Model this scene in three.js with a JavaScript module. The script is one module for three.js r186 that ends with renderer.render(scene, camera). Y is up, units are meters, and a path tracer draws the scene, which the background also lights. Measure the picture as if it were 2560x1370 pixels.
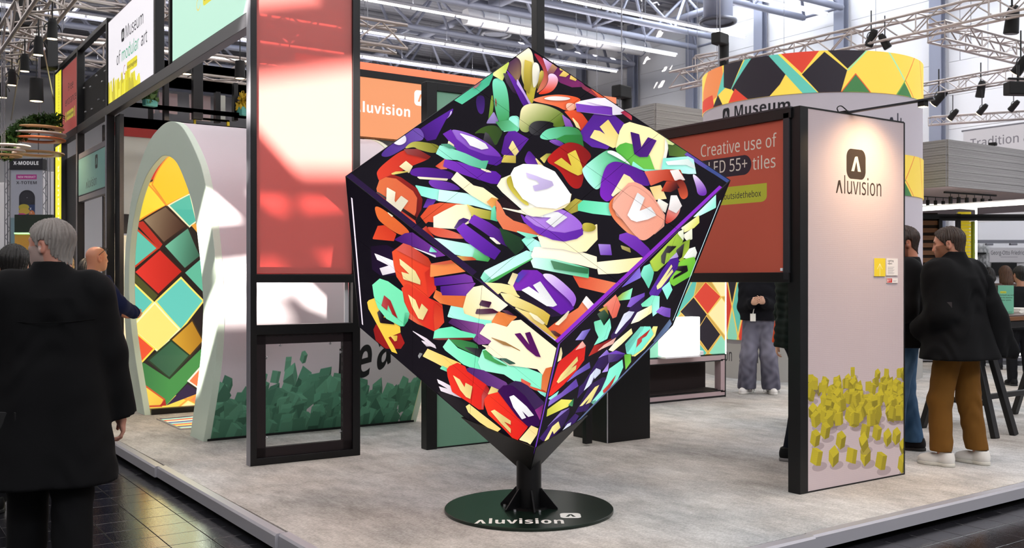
import * as THREE from 'three';
import { RoundedBoxGeometry } from 'three/addons/geometries/RoundedBoxGeometry.js';
import { mergeGeometries, mergeVertices } from 'three/addons/utils/BufferGeometryUtils.js';
import { RectAreaLightUniformsLib } from 'three/addons/lights/RectAreaLightUniformsLib.js';

// ---------------------------------------------------------------- camera, sky, sun, hall lights, exposure
// Plan axes: x runs along the front of the stand, a runs into the hall (world z = -a), heights h from the carpet.
const V = (x, h, a) => new THREE.Vector3(x, h, -a);
const scene = new THREE.Scene();
const renderer = new THREE.WebGLRenderer({ antialias: true });
renderer.toneMapping = THREE.LinearToneMapping;
renderer.toneMappingExposure = 1.0;
renderer.shadowMap.enabled = true;
RectAreaLightUniformsLib.init();

const camera = new THREE.PerspectiveCamera(2 * Math.atan(685 / 2420) * 180 / Math.PI, 2560 / 1370, 0.1, 200);
camera.position.copy(V(0, 1.42, 0));
camera.lookAt(V(0.5678, 1.42, 0.8231));
camera.setViewOffset(2560, 1370, 0, -15, 2560, 1370);
camera.focus = 6.2;
camera.userData.fStop = 5.6;
scene.add(camera);

scene.background = new THREE.Color(0.62, 0.8, 1.0);
scene.backgroundIntensity = 6;

const SUN = new THREE.Vector3(0.605, -0.616, -0.504).normalize();   // the way sunlight travels
const sun = new THREE.DirectionalLight(new THREE.Color(1, 0.93, 0.84), 48.0);
sun.position.copy(SUN).multiplyScalar(-60);
sun.target.position.set(0, 0, 0);
sun.castShadow = true;
sun.shadow.radius = 1;
sun.shadow.mapSize.set(4096, 4096);
Object.assign(sun.shadow.camera, { left: -45, right: 45, top: 45, bottom: -45, near: 1, far: 140 });
scene.add(sun, sun.target);

const LAMP_H = 9.4, LAMP_END = 24.4, LAMP_LEN = 40, LAMP_ROWS = [];
for (let a = -13.35; a < 40; a += 3.2) LAMP_ROWS.push(a);
for (const a of LAMP_ROWS) {                                       // one strip light per row of tubes under the roof
  const l = new THREE.RectAreaLight(new THREE.Color(1, 0.94, 0.9), 26, LAMP_LEN, 0.12);
  l.position.copy(V(LAMP_END - LAMP_LEN / 2, LAMP_H - 0.06, a));
  l.lookAt(V(LAMP_END - LAMP_LEN / 2, -5, a));
  const up = new THREE.RectAreaLight(new THREE.Color(1, 0.96, 0.95), 30, LAMP_LEN, 0.12);   // bare tubes shine upwards too
  up.position.copy(V(LAMP_END - LAMP_LEN / 2, LAMP_H + 0.14, a));
  up.lookAt(V(LAMP_END - LAMP_LEN / 2, 20, a));
  scene.add(l, up);
}

const UNSEEN_ROOFLIGHTS = [[24.4, 12.5, 2.4, 26, 9], [4, -9, 20, 3, 7.5]];   // out-of-view rooflights, one to light the end wall, one added front fill: x, a, size along x and a, strength
for (const [x, a, w, d, k] of UNSEEN_ROOFLIGHTS) {
  const l = new THREE.RectAreaLight(new THREE.Color(0.86, 0.93, 1), k, w, d);
  l.position.copy(V(x, 12.1, a)); l.rotation.x = -Math.PI / 2; scene.add(l);
}

// ---------------------------------------------------------------- helpers
let seed = 20231;
const rnd = () => { seed = (seed * 1664525 + 1013904223) >>> 0; return seed / 4294967296; };
const rr = (a, b) => a + (b - a) * rnd();
const used = new Map();
function numbered(n) { const k = used.get(n) || 0; used.set(n, k + 1); return k ? n + '_' + String(k).padStart(3, '0') : n; }
function shade(o) { o.castShadow = true; o.receiveShadow = true; return o; }
function tag(o, label, category, group, kind) {
  if (label) o.userData.label = label;
  if (category) o.userData.category = category;
  if (group) o.userData.group = group;
  if (kind) o.userData.kind = kind;
  return o;
}
function thing(name, label, category, x = 0, h = 0, a = 0, turn = 0, group) {
  const o = new THREE.Group(); o.name = numbered(name); scene.add(o);
  o.position.copy(V(x, h, a)); o.rotation.y = turn;
  return tag(o, label, category, group);
}
function structure(name, x = 0, h = 0, a = 0, turn = 0) {
  const o = new THREE.Group(); o.name = numbered(name); scene.add(o);
  o.position.copy(V(x, h, a)); o.rotation.y = turn; o.userData.kind = 'structure';
  return o;
}
function mesh(name, geo, mat, parent, x = 0, y = 0, z = 0) {
  const m = shade(new THREE.Mesh(geo, mat));
  m.name = parent === scene ? numbered(name) : name;
  m.position.set(x, y, z); parent.add(m);
  return m;
}
const G = {};
const box = (w, h, d) => new THREE.BoxGeometry(w, h, d);
const rbox = (w, h, d, r = 0.004, s = 1) => new RoundedBoxGeometry(w, h, d, s, Math.min(r, w / 2.01, h / 2.01, d / 2.01));
const moved = (g, x, y, z) => { g.translate(x, y, z); return g; };
function tubeBetween(p, q, r, seg = 8) {
  const g = new THREE.CylinderGeometry(r, r, p.distanceTo(q), seg);
  g.applyQuaternion(new THREE.Quaternion().setFromUnitVectors(new THREE.Vector3(0, 1, 0), q.clone().sub(p).normalize()));
  const m = p.clone().add(q).multiplyScalar(0.5);
  return g.translate(m.x, m.y, m.z);
}
function curveTube(pts, r, seg = 24, rad = 6) { return new THREE.TubeGeometry(new THREE.CatmullRomCurve3(pts), seg, r, rad); }
const join = (l) => mergeGeometries(l.map((g) => { const c = g.index ? g.toNonIndexed() : g; for (const k of Object.keys(c.attributes)) if (!['position', 'normal', 'uv'].includes(k)) c.deleteAttribute(k); return c; }));
const unitRod = new THREE.CylinderGeometry(1, 1, 1, 6);
function rod(name, p, q, r, mat, parent) {                         // a rod that shares one geometry with all rods
  const m = mesh(name, unitRod, mat, parent);
  m.position.copy(p).add(q).multiplyScalar(0.5);
  m.quaternion.setFromUnitVectors(new THREE.Vector3(0, 1, 0), q.clone().sub(p).normalize());
  m.scale.set(r, p.distanceTo(q), r);
  return m;
}
const W = 2560, H = 1370;
function at(px, py, d) {                                           // where the line of sight through a photo point is d metres deep
  const r = d * (px - 1280) / 2420;
  return V(r * 0.8231 + d * 0.5678, 1.42 - (py - 700) * d / 2420, -r * 0.5678 + d * 0.8231);
}

// ---------------------------------------------------------------- noise and textures
const PERM = new Uint8Array(512);
{ const p = [...Array(256).keys()]; for (let i = 255; i > 0; i--) { const j = Math.floor(rnd() * (i + 1)); [p[i], p[j]] = [p[j], p[i]]; } for (let i = 0; i < 512; i++) PERM[i] = p[i & 255]; }
function vnoise(x, y, per) {                                       // tiling value noise, period per
  const xi = Math.floor(x), yi = Math.floor(y), fx = x - xi, fy = y - yi, w = (t) => t * t * (3 - 2 * t);
  const h = (i, j) => PERM[(PERM[((i % per) + per) % per & 255] + (((j % per) + per) % per)) & 511] / 255;
  const a = h(xi, yi), b = h(xi + 1, yi), c = h(xi, yi + 1), d = h(xi + 1, yi + 1), u = w(fx), v = w(fy);
  return a + (b - a) * u + (c - a) * v + (a - b - c + d) * u * v;
}
function dataTex(n, m, fn, srgb, rx = 1, ry = 1) {
  const d = new Uint8Array(n * m * 4);
  for (let y = 0; y < m; y++) for (let x = 0; x < n; x++) {
    const c = fn(x / n, y / m), i = (y * n + x) * 4;
    d[i] = c[0]; d[i + 1] = c[1]; d[i + 2] = c[2]; d[i + 3] = 255;
  }
  const t = new THREE.DataTexture(d, n, m); t.magFilter = THREE.LinearFilter; t.minFilter = THREE.LinearMipmapLinearFilter; t.generateMipmaps = true;
  t.wrapS = t.wrapT = THREE.RepeatWrapping; t.repeat.set(rx, ry);
  if (srgb) t.colorSpace = THREE.SRGBColorSpace;
  t.needsUpdate = true; return t;
}
function canvasTex(w, h, draw) {
  const c = document.createElement('canvas'); c.width = w; c.height = h;
  const g = c.getContext('2d'); draw(g, w, h);
  const t = new THREE.CanvasTexture(c); t.colorSpace = THREE.SRGBColorSpace; t.anisotropy = 8; return t;
}
const std = (color, rough = 0.6, metal = 0, more = {}) => new THREE.MeshStandardMaterial({ color, roughness: rough, metalness: metal, ...more });
const glow = (color, k, base = 0xffffff) => new THREE.MeshStandardMaterial({ color: base, emissive: color, emissiveIntensity: k, roughness: 0.5 });
const lit = (tex, k, base = 0xb0b0b0, rough = 0.6) => new THREE.MeshStandardMaterial({ color: base, map: tex, emissive: 0xffffff, emissiveMap: tex, emissiveIntensity: k, roughness: rough });
function area(color, k, w, h, pos, towards) {                      // the light of a lit panel, just in front of it
  const l = new THREE.RectAreaLight(color, k, w, h); l.position.copy(pos); l.lookAt(towards); scene.add(l); return l;
}

// ---------------------------------------------------------------- lettering
function roundRect(g, x, y, w, h, r) { g.beginPath(); g.moveTo(x + r, y); g.arcTo(x + w, y, x + w, y + h, r); g.arcTo(x + w, y + h, x, y + h, r); g.arcTo(x, y + h, x, y, r); g.arcTo(x, y, x + w, y, r); g.closePath(); }
function peak(g, x, y, w, h, t) {                                  // the open A of the emblem, stroke t
  g.beginPath(); g.moveTo(x, y + h); g.lineTo(x + w * 0.34, y + t * 0.35); g.quadraticCurveTo(x + w * 0.4, y, x + w * 0.5, y); g.lineTo(x + w * 0.66, y); g.lineTo(x + w, y + h);
  g.lineTo(x + w - t * 1.15, y + h); g.lineTo(x + w * 0.53, y + h * 0.32); g.lineTo(x + t * 1.05, y + h); g.closePath(); g.fill();
}
function emblem(g, x, y, s, bg, fg, sy = 1) { g.fillStyle = bg; roundRect(g, x, y, s, s * sy, s * 0.24); g.fill(); g.fillStyle = fg; peak(g, x + s * 0.25, y + s * sy * 0.24, s * 0.5, s * sy * 0.5, s * 0.14); }
function word(g, text, x, y, size, color, align = 'left', weight = '', sx = 1) {
  g.save(); g.translate(x, y); g.scale(sx, 1); g.fillStyle = color; g.font = weight + ' ' + size + 'px sans-serif'; g.textAlign = align; g.textBaseline = 'alphabetic'; g.fillText(text, 0, 0); g.restore();
}
function wordmark(g, x, y, size, color, weight = 'bold', sx = 1) { // open A, then the rest of the name; returns its width
  g.save(); g.translate(x, y); g.scale(sx, 1); g.fillStyle = color; g.font = weight + ' ' + size + 'px sans-serif'; g.textBaseline = 'alphabetic';
  peak(g, 0, -size * 0.53, size * 0.56, size * 0.53, size * (weight ? 0.15 : 0.1));
  g.fillText('luvision', size * 0.62, 0); const w = size * 0.62 + g.measureText('luvision').width; g.restore(); return w * sx;
}

// ---------------------------------------------------------------- materials shared by many things
const fbm = (u, v, f, o, sx = 1, sy = 1) => { let s = 0, a = 0.5, t = 0; for (let i = 0; i < o; i++) { s += a * vnoise(u * f * sx, v * f * sy, f * Math.max(sx, sy)); t += a; a *= 0.5; f *= 2; } return s / t; };
const carpetMap = dataTex(1024, 1024, (u, v) => {
  const big = fbm(u, v, 5, 4), mid = fbm(v, u, 18, 3, 1, 2), tint = fbm(u + 0.37, v, 3, 3), pile = vnoise(u * 512, v * 512, 512), fine = vnoise(u * 256, v * 256, 256);
  const k = 172 + (big - 0.5) * 74 + (mid - 0.5) * 40 + (pile - 0.5) * 30 + (fine - 0.5) * 22, w = (tint - 0.5) * 18;
  return [k + w + 3, k, k - w - 4];
}, true);
const weaveBump = dataTex(256, 256, (u, v) => { const k = 128 + 60 * Math.sin(u * 256 * Math.PI / 2) * (0.4 + vnoise(u * 64, v * 8, 64)) + 60 * Math.sin(v * 256 * Math.PI / 2) * (0.4 + vnoise(u * 8, v * 64, 64)); return [k, k, k]; }, false, 3, 3);
const grainBump = dataTex(256, 256, (u, v) => { const k = 255 * (0.6 * vnoise(u * 128, v * 128, 128) + 0.4 * vnoise(u * 32, v * 32, 32)); return [k, k, k]; }, false);
const boardMap = dataTex(512, 512, (u, v) => {
  const n = fbm(u, v, 4, 5, 1, 12), l = fbm(u, v, 3, 2, 1, 6), k = 138 + (n - 0.5) * 100 + (l - 0.5) * 60 + (vnoise(u * 256, v * 256, 256) - 0.5) * 20; return [k + 2, k, k];
}, true);
const woodMap = dataTex(256, 256, (u, v) => { const n = fbm(u, v, 2, 4, 1, 16), k = 0.75 + (n - 0.5) * 0.7; return [150 * k, 96 * k, 52 * k]; }, true);
const M = {
  black: std(0x0b0b0d, 0.42, 0.2), blackMatt: std(0x0c0c0e, 0.75), blackSteel: std(0x111113, 0.38, 0.55), innerFrame: std(0x1d1216, 0.5, 0.2),
  graphite: std(0x3b3b40, 0.4, 0.4), alu: std(0xb4b2b8, 0.34, 0.35), aluDark: std(0x86868e, 0.4, 0.5), steelGrey: std(0x8d90a0, 0.55, 0.15), truss: std(0xb3aaa6, 0.36, 0.6),
  white: std(0xe9e7ea, 0.6), wallWhite: std(0xe6e4e6, 0.75), offWhite: std(0xcfd2c8, 0.6), pinkPanel: std(0xcbb7ba, 0.7), red: std(0x9c2a28, 0.6), mint: std(0x6fae93, 0.6),
  sage: std(0xb2c4b2, 0.5), screw: std(0xc8c8cc, 0.3, 0.8), yellow: std(0xd8c21c, 0.5), teal: std(0x4f9a92, 0.6), cable: std(0x09090a, 0.6),
  fabric: std(0xc6bcc2, 0.85, 0, { bumpMap: weaveBump, bumpScale: 0.0006 }), tileDark: [0x1d1d21, 0x232327, 0x19191d].map((c) => new THREE.MeshPhysicalMaterial({ color: c, roughness: 0.07, ior: 1.75, bumpMap: grainBump, bumpScale: 0.0003 })),
  board: std(0xffffff, 0.75, 0, { map: boardMap }), wood: std(0xffffff, 0.55, 0, { map: woodMap }), paper: std(0xefece4, 0.8), lampWarm: glow(new THREE.Color(1, 0.72, 0.4), 6), lampWhite: glow(new THREE.Color(1, 0.95, 0.86), 4),
  roofDeck: std(0x8f8f96, 0.55, 0.35), leaf: [0x2d4a1c, 0x3b5a24, 0x24401e].map((c) => std(c, 0.7, 0, { side: THREE.DoubleSide })), leafYellow: std(0xb89b1e, 0.7, 0, { side: THREE.DoubleSide }),
};
// What the three screens show: flat pictures of tumbling badges, drawn in each screen's own 0..1 frame.
function drawTop(L, S) {
  L('#5cc9a0>#3fae86',[-.002,.439,-.009,.363,-.003,.216,.012,.235,.035,.282,.038,.35,.035,.433]);
  S('#a86a70',[.008,.345,-.007,.315,0,.281,.014,.324]);
  S('#2a1250>#46207c',[.042,.359,.063,.336,.1,.372,.131,.415,.115,.425,.076,.398]);
  L('#8ea83a>#5a8a2a',[.086,.317,.121,.349,.166,.408,.165,.421,.126,.37]);
  L('#9a86c8',[.152,.379,.191,.399,.196,.413,.172,.438,.166,.426]);
  S('#7fe6c4>#3f9a5a',[.026,.253,.03,.229,.058,.218,.121,.26,.22,.363,.248,.4,.224,.413,.17,.385,.086,.311]);
  S('#a02018',[.097,.313,.119,.326,.141,.353,.128,.343]);
  L('#4a2a4a>#8a6a50',[.006,.135,.008,.065,.071,.124,.101,.185,.022,.158]);
  S('#fff6d8>#b8a830',[-.015,.083,-.011,.002,.027,.008,.079,.061,.098,.047,.147,.101,.186,.177,.228,.234,.209,.255,.165,.2,.095,.158,.032,.08]);
  L('#d8c050>#8a7a20',[.041,.069,.067,.061,.125,.125,.175,.202,.147,.194,.078,.116]);
  S('#fffbe6',[.065,.056,.092,.04,.147,.101,.171,.154,.168,.17]);
  S('#e8d060>#8a7020',[.118,.066,.14,.062,.157,.084,.176,.135,.188,.169,.157,.123]);
  L('#f3eea0>#c8d860',[-.004,.206,-.007,.122,.007,.134,.028,.172,.054,.223,.011,.227]);
  L('#2a1030',[.034,.191,.049,.175,.088,.199,.155,.237,.128,.24,.076,.219]);
  L('#6a2aa8>#43107c',[.032,.17,.065,.178,.136,.205,.25,.255,.244,.282,.192,.26]);
  L('#c9a6ec',[.095,.178,.14,.201,.213,.238,.248,.253,.245,.259,.17,.22,.11,.195]);
  S('#9a1530>#d8845a',[.027,.008,.091,.007,.144,.044,.198,.112,.2,.188,.18,.145,.154,.08,.115,.049,.074,.032]);
  L('#e4cdf0>#c080b0',[.085,.007,.134,.007,.145,.05]);
  L('#5a1a54>#7a2460',[.147,.007,.284,.004,.305,.009,.271,.049,.224,.063,.166,.054]);
  L('#c09060>#6a3050',[.134,.007,.157,.009,.175,.07,.151,.057]);
  S('#f0d8ff>#e03a1c',[.157,.064,.169,.043,.2,.049,.224,.083,.236,.136,.202,.189,.201,.135,.185,.092]);
  L('#f4cf62',[.19,.003,.214,.001,.215,.023,.196,.035]);
  L('#f4cf62',[.227,.001,.252,-.003,.257,.011,.236,.018]);
  L('#f4cf62',[.17,.003,.185,.002,.177,.008]);
  L('#6a2a50>#c03a30',[.28,.009,.305,.009,.403,.001,.38,.019,.309,.024]);
  L('#e8562a',[.331,0,.406,-.001,.388,.017]);
  L('#3a0f6c>#56209a',[.019,.669,.022,.582,.03,.48,.042,.498,.049,.54,.093,.639,.078,.666,.046,.658]);
  S('#e6daf6>#b090d8',[.035,.499,.031,.485,.048,.505,.051,.538,.045,.514]);
  S('#4a2a86>#6a4aa4',[.002,.844,-.003,.698,.002,.639,.047,.651,.068,.677,.046,.706,.048,.762,.038,.835]);
  S('#fdf6ff',[-.005,.762,-.005,.7,.03,.723,.028,.754,.009,.765]);
  S('#d0c860>#6a6a1c',[.048,.762,.041,.713,.062,.688,.131,.645,.153,.689,.084,.724,.066,.722]);
  S('#3f5a1c>#2a441a',[.174,.521,.173,.462,.199,.422,.243,.424,.259,.461,.28,.511,.214,.479,.187,.495]);
  L('#1a1420',[.202,.48,.214,.479,.277,.508,.235,.529]);
  S('#8ef4d4>#c8fff0',[.204,.351,.229,.321,.257,.347,.291,.388,.257,.409,.244,.435,.235,.384]);
  L('#3f8a50>#6fd8a8',[.193,.41,.221,.368,.275,.372,.279,.386,.238,.424]);
  S('#fff2c0>#55701c',[.202,.276,.223,.228,.266,.2,.313,.188,.352,.19,.394,.233,.361,.274,.345,.254,.294,.29,.298,.329,.317,.364,.285,.38,.245,.336]);
  S('#0c0a10',[.289,.326,.294,.29,.346,.25,.356,.267,.353,.288,.353,.344,.331,.361,.306,.352]);
  S('#f08a62>#e8562a',[.207,.212,.231,.16,.271,.108,.341,.068,.343,.11,.364,.14,.34,.171,.295,.176,.218,.223]);
  S('#fff6f0',[.23,.188,.25,.143,.31,.095,.307,.121,.268,.164]);
  S('#f8d8c8>#e8906a',[.309,.134,.343,.11,.361,.136,.343,.169]);
  L('#e8562a>#c83a20',[.34,.175,.366,.137,.395,.138,.438,.155,.445,.207,.389,.189]);
  L('#fbe6a0',[.384,.181,.413,.188,.437,.203,.423,.205]);
  L('#8a50b8',[.346,.197,.38,.198,.411,.215,.393,.234]);
  L('#4c1a86>#5a249c',[.428,.102,.477,.05,.54,.058,.555,.112,.577,.21,.53,.242,.475,.239,.452,.214]);
  L('#ffffff>#b98ade',[.34,.109,.345,.088,.38,.024,.417,-.008,.501,-.001,.501,.024,.473,.062,.371,.138]);
  L('#7f45bc>#6a30a8',[.343,.11,.398,.071,.454,.017,.48,.052,.371,.138]);
  L('#fbf4ff',[.36,.068,.403,.001,.424,-.005,.501,-.001,.499,.027,.48,.05,.453,.018,.401,.049]);
  L('#8a1f40>#c03a48',[.496,.017,.501,-.001,.536,.006,.547,.02]);
  S('#7ce8c0>#2f7a3c',[.361,.354,.351,.328,.351,.291,.388,.237,.422,.209,.454,.213,.506,.267,.462,.296,.41,.302,.392,.339]);
  L('#2f8a3c>#246a30',[.411,.313,.421,.272,.464,.226,.506,.267,.471,.297,.443,.303]);
  S('#9a66cc>#4a1f80',[.392,.339,.41,.311,.439,.307,.456,.313,.444,.332,.416,.338]);
  L('#f6e49a>#e8cf70',[.496,.209,.484,.169,.5,.159,.536,.158,.487,.138,.486,.089,.554,.12,.583,.126,.595,.171,.589,.188,.56,.193]);
  L('#d8c868>#8a8a30',[.433,.428,.434,.395,.444,.384,.448,.412,.455,.434]);
  S('#c21a16>#7a0f10',[.455,.429,.442,.371,.446,.301,.464,.278,.5,.263,.565,.278,.564,.326,.612,.393,.634,.438,.603,.459,.512,.416]);
  L('#d2b93c>#e0c84a',[.484,.406,.487,.372,.547,.377,.491,.337,.498,.305,.572,.353,.588,.377,.583,.391,.555,.397]);
  L('#fff2b4>#fdeeb0',[.6,.182,.555,.1,.544,.062,.552,.036,.58,.024,.652,-.009,.701,.002,.73,.026,.753,.069,.785,.132,.783,.16,.771,.176,.737,.193,.679,.206,.642,.209]);
  L('#4fae3e>#6ac048',[.602,.185,.6,.157,.609,.134,.633,.122,.671,.155,.694,.149,.709,.121,.768,.166,.737,.194,.684,.213,.64,.212]);
  L('#3a1066>#4a1a7a',[.589,.075,.616,.063,.668,.116,.653,.049,.681,.04,.707,.13,.688,.151,.667,.153]);
  L('#fffdf0',[.701,.002,.73,.026,.753,.069,.785,.132,.785,.148,.74,.058]);
  L('#3f5a26>#5a7a30',[.726,.018,.748,-.011,.798,-.009,.809,.028,.764,.063]);
  L('#e2f0a0',[.691,-.006,.741,-.007,.739,.01,.726,.018]);
  L('#6a4aa8>#2f4a80',[.804,.016,.805,-.01,.993,-.002,.977,.014,.87,.019]);
  L('#8ae8d4>#c8fff2',[.759,.093,.818,.018,.84,.015,.888,.066,.869,.086,.791,.146]);
  L('#effff8',[.776,.099,.826,.029,.859,.036,.871,.047,.837,.054,.788,.105]);
  L('#8af0d0',[.688,.191,.737,.193,.793,.143,.758,.189,.698,.21]);
  S('#b8fff0>#2f9a4e',[.585,.369,.571,.348,.575,.226,.592,.202,.627,.195,.698,.21,.684,.237,.646,.24,.646,.299,.691,.402,.633,.394]);
  S('#f6fffb',[.583,.226,.592,.202,.627,.195,.698,.21,.666,.214,.614,.22]);
  S('#7a22b8>#4a1680',[.691,.402,.629,.293,.63,.249,.651,.226,.732,.198,.775,.206,.811,.245,.751,.272,.738,.354,.746,.413,.719,.418]);
  L('#fff2c8>#fbe0a0',[.732,.376,.702,.265,.723,.261,.753,.269,.743,.297,.737,.377]);
  L('#e8705a>#a83018',[.749,.198,.8,.131,.837,.096,.877,.124,.855,.152,.822,.181,.804,.234,.778,.215]);
  L('#fff0ea',[.814,.124,.831,.1,.876,.122,.853,.149]);
  S('#6a1c14>#d85a38',[.853,.154,.87,.119,.934,.17,.934,.204,.916,.205,.887,.178]);
  L('#8a6a2a>#d8b050',[.848,.224,.841,.185,.857,.165,.862,.192]);
  L('#e8c880>#f8e0a0',[.81,.246,.83,.211,.882,.246,.858,.278]);
  L('#c04028>#2a0a10',[.836,.178,.858,.155,.884,.169,.874,.208,.85,.227]);
  L('#fff8e8',[.866,.268,.902,.264,.918,.301,.879,.3]);
  S('#c02a1c>#fff0ea',[.951,.348,.926,.301,.89,.218,.902,.208,.943,.234,.962,.276,.963,.324]);
  L('#fff8f4',[.889,.222,.902,.208,.943,.234,.948,.274,.921,.279]);
  S('#fff8ff>#6a2ca8',[.877,.076,.899,.073,.945,.088,.974,.111,.978,.133,.955,.148,.928,.118]);
  L('#9a8e34>#b8a840',[.649,.548,.651,.486,.675,.476,.692,.518,.681,.549]);
  L('#5cd8a4>#86f0c8',[.675,.5,.675,.472,.749,.414,.787,.454,.736,.493,.691,.519]);
  S('#ea7440>#e8906a',[.755,.429,.741,.394,.745,.327,.76,.306,.774,.348,.858,.429,.938,.467,.916,.478,.853,.472,.797,.459]);
  L('#f2b09a>#f0a088',[.762,.408,.749,.382,.741,.288,.755,.267,.778,.261,.82,.264,.925,.314,.953,.356,.951,.408,.901,.437,.804,.437]);
  S('#f2b09a>#eb9a80',[.767,.422,.757,.394,.748,.301,.761,.282,.823,.276,.922,.314,.935,.328,.952,.367,.95,.444,.94,.465,.916,.468,.79,.427]);
  L('#ffffff',[.832,.408,.794,.302,.823,.303,.849,.369,.867,.322,.902,.337,.892,.372,.871,.409,.853,.415]);
  L('#7a3ab8>#5a1c98',[.867,.501,.878,.478,.915,.467,.976,.477,.996,.488,.993,.518,.953,.515,.878,.517]);
  L('#a88ad8>#6a3cac',[.841,.588,.869,.562,.899,.592,.873,.617]);
  L('#a8984a',[.901,.536,.927,.525,.939,.535,.911,.543]);
  L('#fff8dc>#f8e2a0',[.885,.655,.984,.526,.996,.53,1,.579,.966,.636,.92,.686]);
  L('#d84a2c>#e8845a',[.864,.755,.905,.722,.987,.676,1,.682,1.01,.719,.908,.775]);
  S('#9a6cd0>#6a2ca8',[.1,.564,.114,.548,.166,.524,.253,.511,.321,.522,.327,.535,.282,.566,.217,.588,.149,.585]);
  L('#6a28aa>#4a1688',[.101,.564,.149,.585,.216,.587,.281,.565,.33,.529,.343,.553,.34,.572,.266,.615,.199,.622,.097,.599]);
  L('#ffffff',[.141,.552,.16,.544,.189,.531,.24,.524,.261,.532,.249,.552,.206,.567,.176,.557]);
  L('#4a1580>#5c2298',[.314,.512,.268,.441,.261,.412,.275,.394,.335,.388,.344,.426,.358,.483,.333,.515]);
  L('#f6e290',[.303,.439,.351,.462,.356,.486,.317,.473]);
  L('#d8c25a>#b09a40',[.33,.514,.359,.488,.38,.512,.344,.545]);
  S('#6a2ca8>#4a1a80',[.399,.487,.376,.44,.378,.428,.404,.435,.457,.45,.43,.483]);
  L('#f0d88a',[.422,.442,.462,.45,.453,.459]);
  L('#f8e8c0',[.137,.612,.161,.613,.166,.617,.146,.624]);
  S('#e0402a>#c83020',[.054,.904,.046,.81,.051,.757,.08,.727,.142,.716,.147,.734,.129,.791,.122,.838,.109,.874,.103,.908,.102,.932,.083,.924]);
  L('#8a1c18',[.052,.758,.084,.724,.142,.716,.144,.731,.106,.747,.074,.764]);
  L('#fdebb4',[.098,.796,.13,.797,.143,.826,.1,.828]);
  L('#e8d060',[.105,.873,.109,.858,.136,.827,.124,.848,.109,.874]);
  L('#9ef4da>#52b088',[.148,.687,.13,.651,.147,.64,.223,.613,.29,.597,.305,.58,.325,.617,.274,.641,.222,.655,.191,.682]);
  L('#3f9a78',[.129,.642,.147,.622,.177,.62,.162,.634]);
  L('#d8482a>#f0906a',[.191,.733,.19,.686,.225,.714,.212,.73]);
  L('#7a34b8>#56189a',[.192,.687,.242,.658,.319,.629,.36,.598,.386,.6,.404,.634,.386,.65,.287,.69,.21,.713]);
  L('#fff0d0',[.316,.625,.337,.613,.348,.612,.336,.621]);
  S('#5a2098>#3a0f6a',[.152,.835,.136,.803,.165,.766,.212,.73,.263,.709,.274,.74,.244,.764,.201,.803]);
  L('#fff2cc',[.182,.818,.262,.749,.264,.755,.191,.818]);
  S('#7a3ab4>#4a1f86',[.222,.808,.222,.791,.285,.748,.331,.746,.323,.763,.281,.803,.248,.817]);
  L('#86ecd2>#a8f8e4',[.206,.852,.28,.806,.311,.843,.252,.87]);
  L('#d4fff4>#b8fff0',[.28,.806,.358,.75,.396,.739,.471,.722,.472,.74,.41,.771,.311,.844]);
  L('#fff6d0>#fdeab4',[.274,.737,.265,.701,.349,.705,.381,.688,.456,.688,.471,.722,.448,.732,.367,.741]);
  L('#f0a040',[.437,.724,.435,.699,.457,.687,.473,.715,.466,.73]);
  L('#4a2080>#6a3aa8',[.279,.867,.301,.85,.312,.884,.296,.903]);
  L('#94201a>#6a1212',[.104,.902,.112,.876,.14,.865,.217,.861,.266,.883,.295,.918,.315,.966,.302,.969,.287,.937,.247,.892,.216,.88,.133,.882]);
  L('#e07040>#d9603a',[.119,.961,.099,.929,.104,.902,.133,.882,.216,.88,.248,.892,.29,.939,.304,.967,.134,.971]);
  L('#c02a1c>#e04a30',[.137,.986,.133,.974,.31,.966,.33,.978,.319,.983]);
  L('#1a0808',[.132,.973,.137,.971,.309,.956,.314,.965]);
  L('#fff6d8',[.143,.933,.175,.928,.2,.957,.214,.964,.205,.925,.235,.924,.253,.983,.203,.985,.188,.979]);
  L('#d84a28>#e8603a',[.319,.94,.306,.885,.323,.849,.372,.805,.402,.786,.351,.904,.365,.926,.349,.938,.35,.948]);
  L('#fff8d8>#fdf0c0',[.351,.909,.358,.865,.369,.814,.397,.785,.428,.792,.454,.842,.441,.891,.384,.942]);
  L('#e8d070>#9a9a30',[.397,.785,.423,.779,.48,.745,.498,.775,.443,.809]);
  L('#62dcaa',[.471,.737,.468,.721,.519,.764,.5,.773]);
  S('#d84a30>#e0705a',[.362,.96,.377,.947,.424,.914,.484,.895,.497,.901,.451,.943,.407,.971]);
  L('#c83018',[.362,.981,.362,.96,.38,.967,.417,.977,.411,.983]);
  L('#dcfff6>#a8f0d8',[.413,.981,.433,.966,.514,.915,.545,.899,.573,.942,.485,.991,.447,.988]);
  L('#8ae0b0>#3f9a4a',[.545,.899,.554,.897,.612,.905,.615,.917,.573,.947]);
  L('#d8e070>#c04a28',[.524,.992,.523,.98,.567,.944,.581,.942,.554,.972]);
  L('#3f1470',[.436,.892,.424,.856,.428,.84,.445,.833,.444,.857,.449,.887]);
  L('#7a34c0>#4a1488',[.445,.891,.444,.857,.543,.855,.616,.855,.625,.894,.589,.902,.504,.905]);
  L('#7a34bc>#3a1064',[.453,.837,.445,.803,.504,.791,.601,.786,.618,.822,.579,.83,.504,.833]);
  L('#fff6e8',[.553,.836,.563,.83,.594,.832,.586,.838]);
  L('#1f4424>#16301c',[.549,.781,.577,.773,.637,.761,.663,.787,.664,.827,.61,.818]);
  L('#1a0c12>#2a1418',[.457,.691,.463,.658,.555,.673,.574,.681,.584,.711,.546,.729,.495,.716]);
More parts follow.
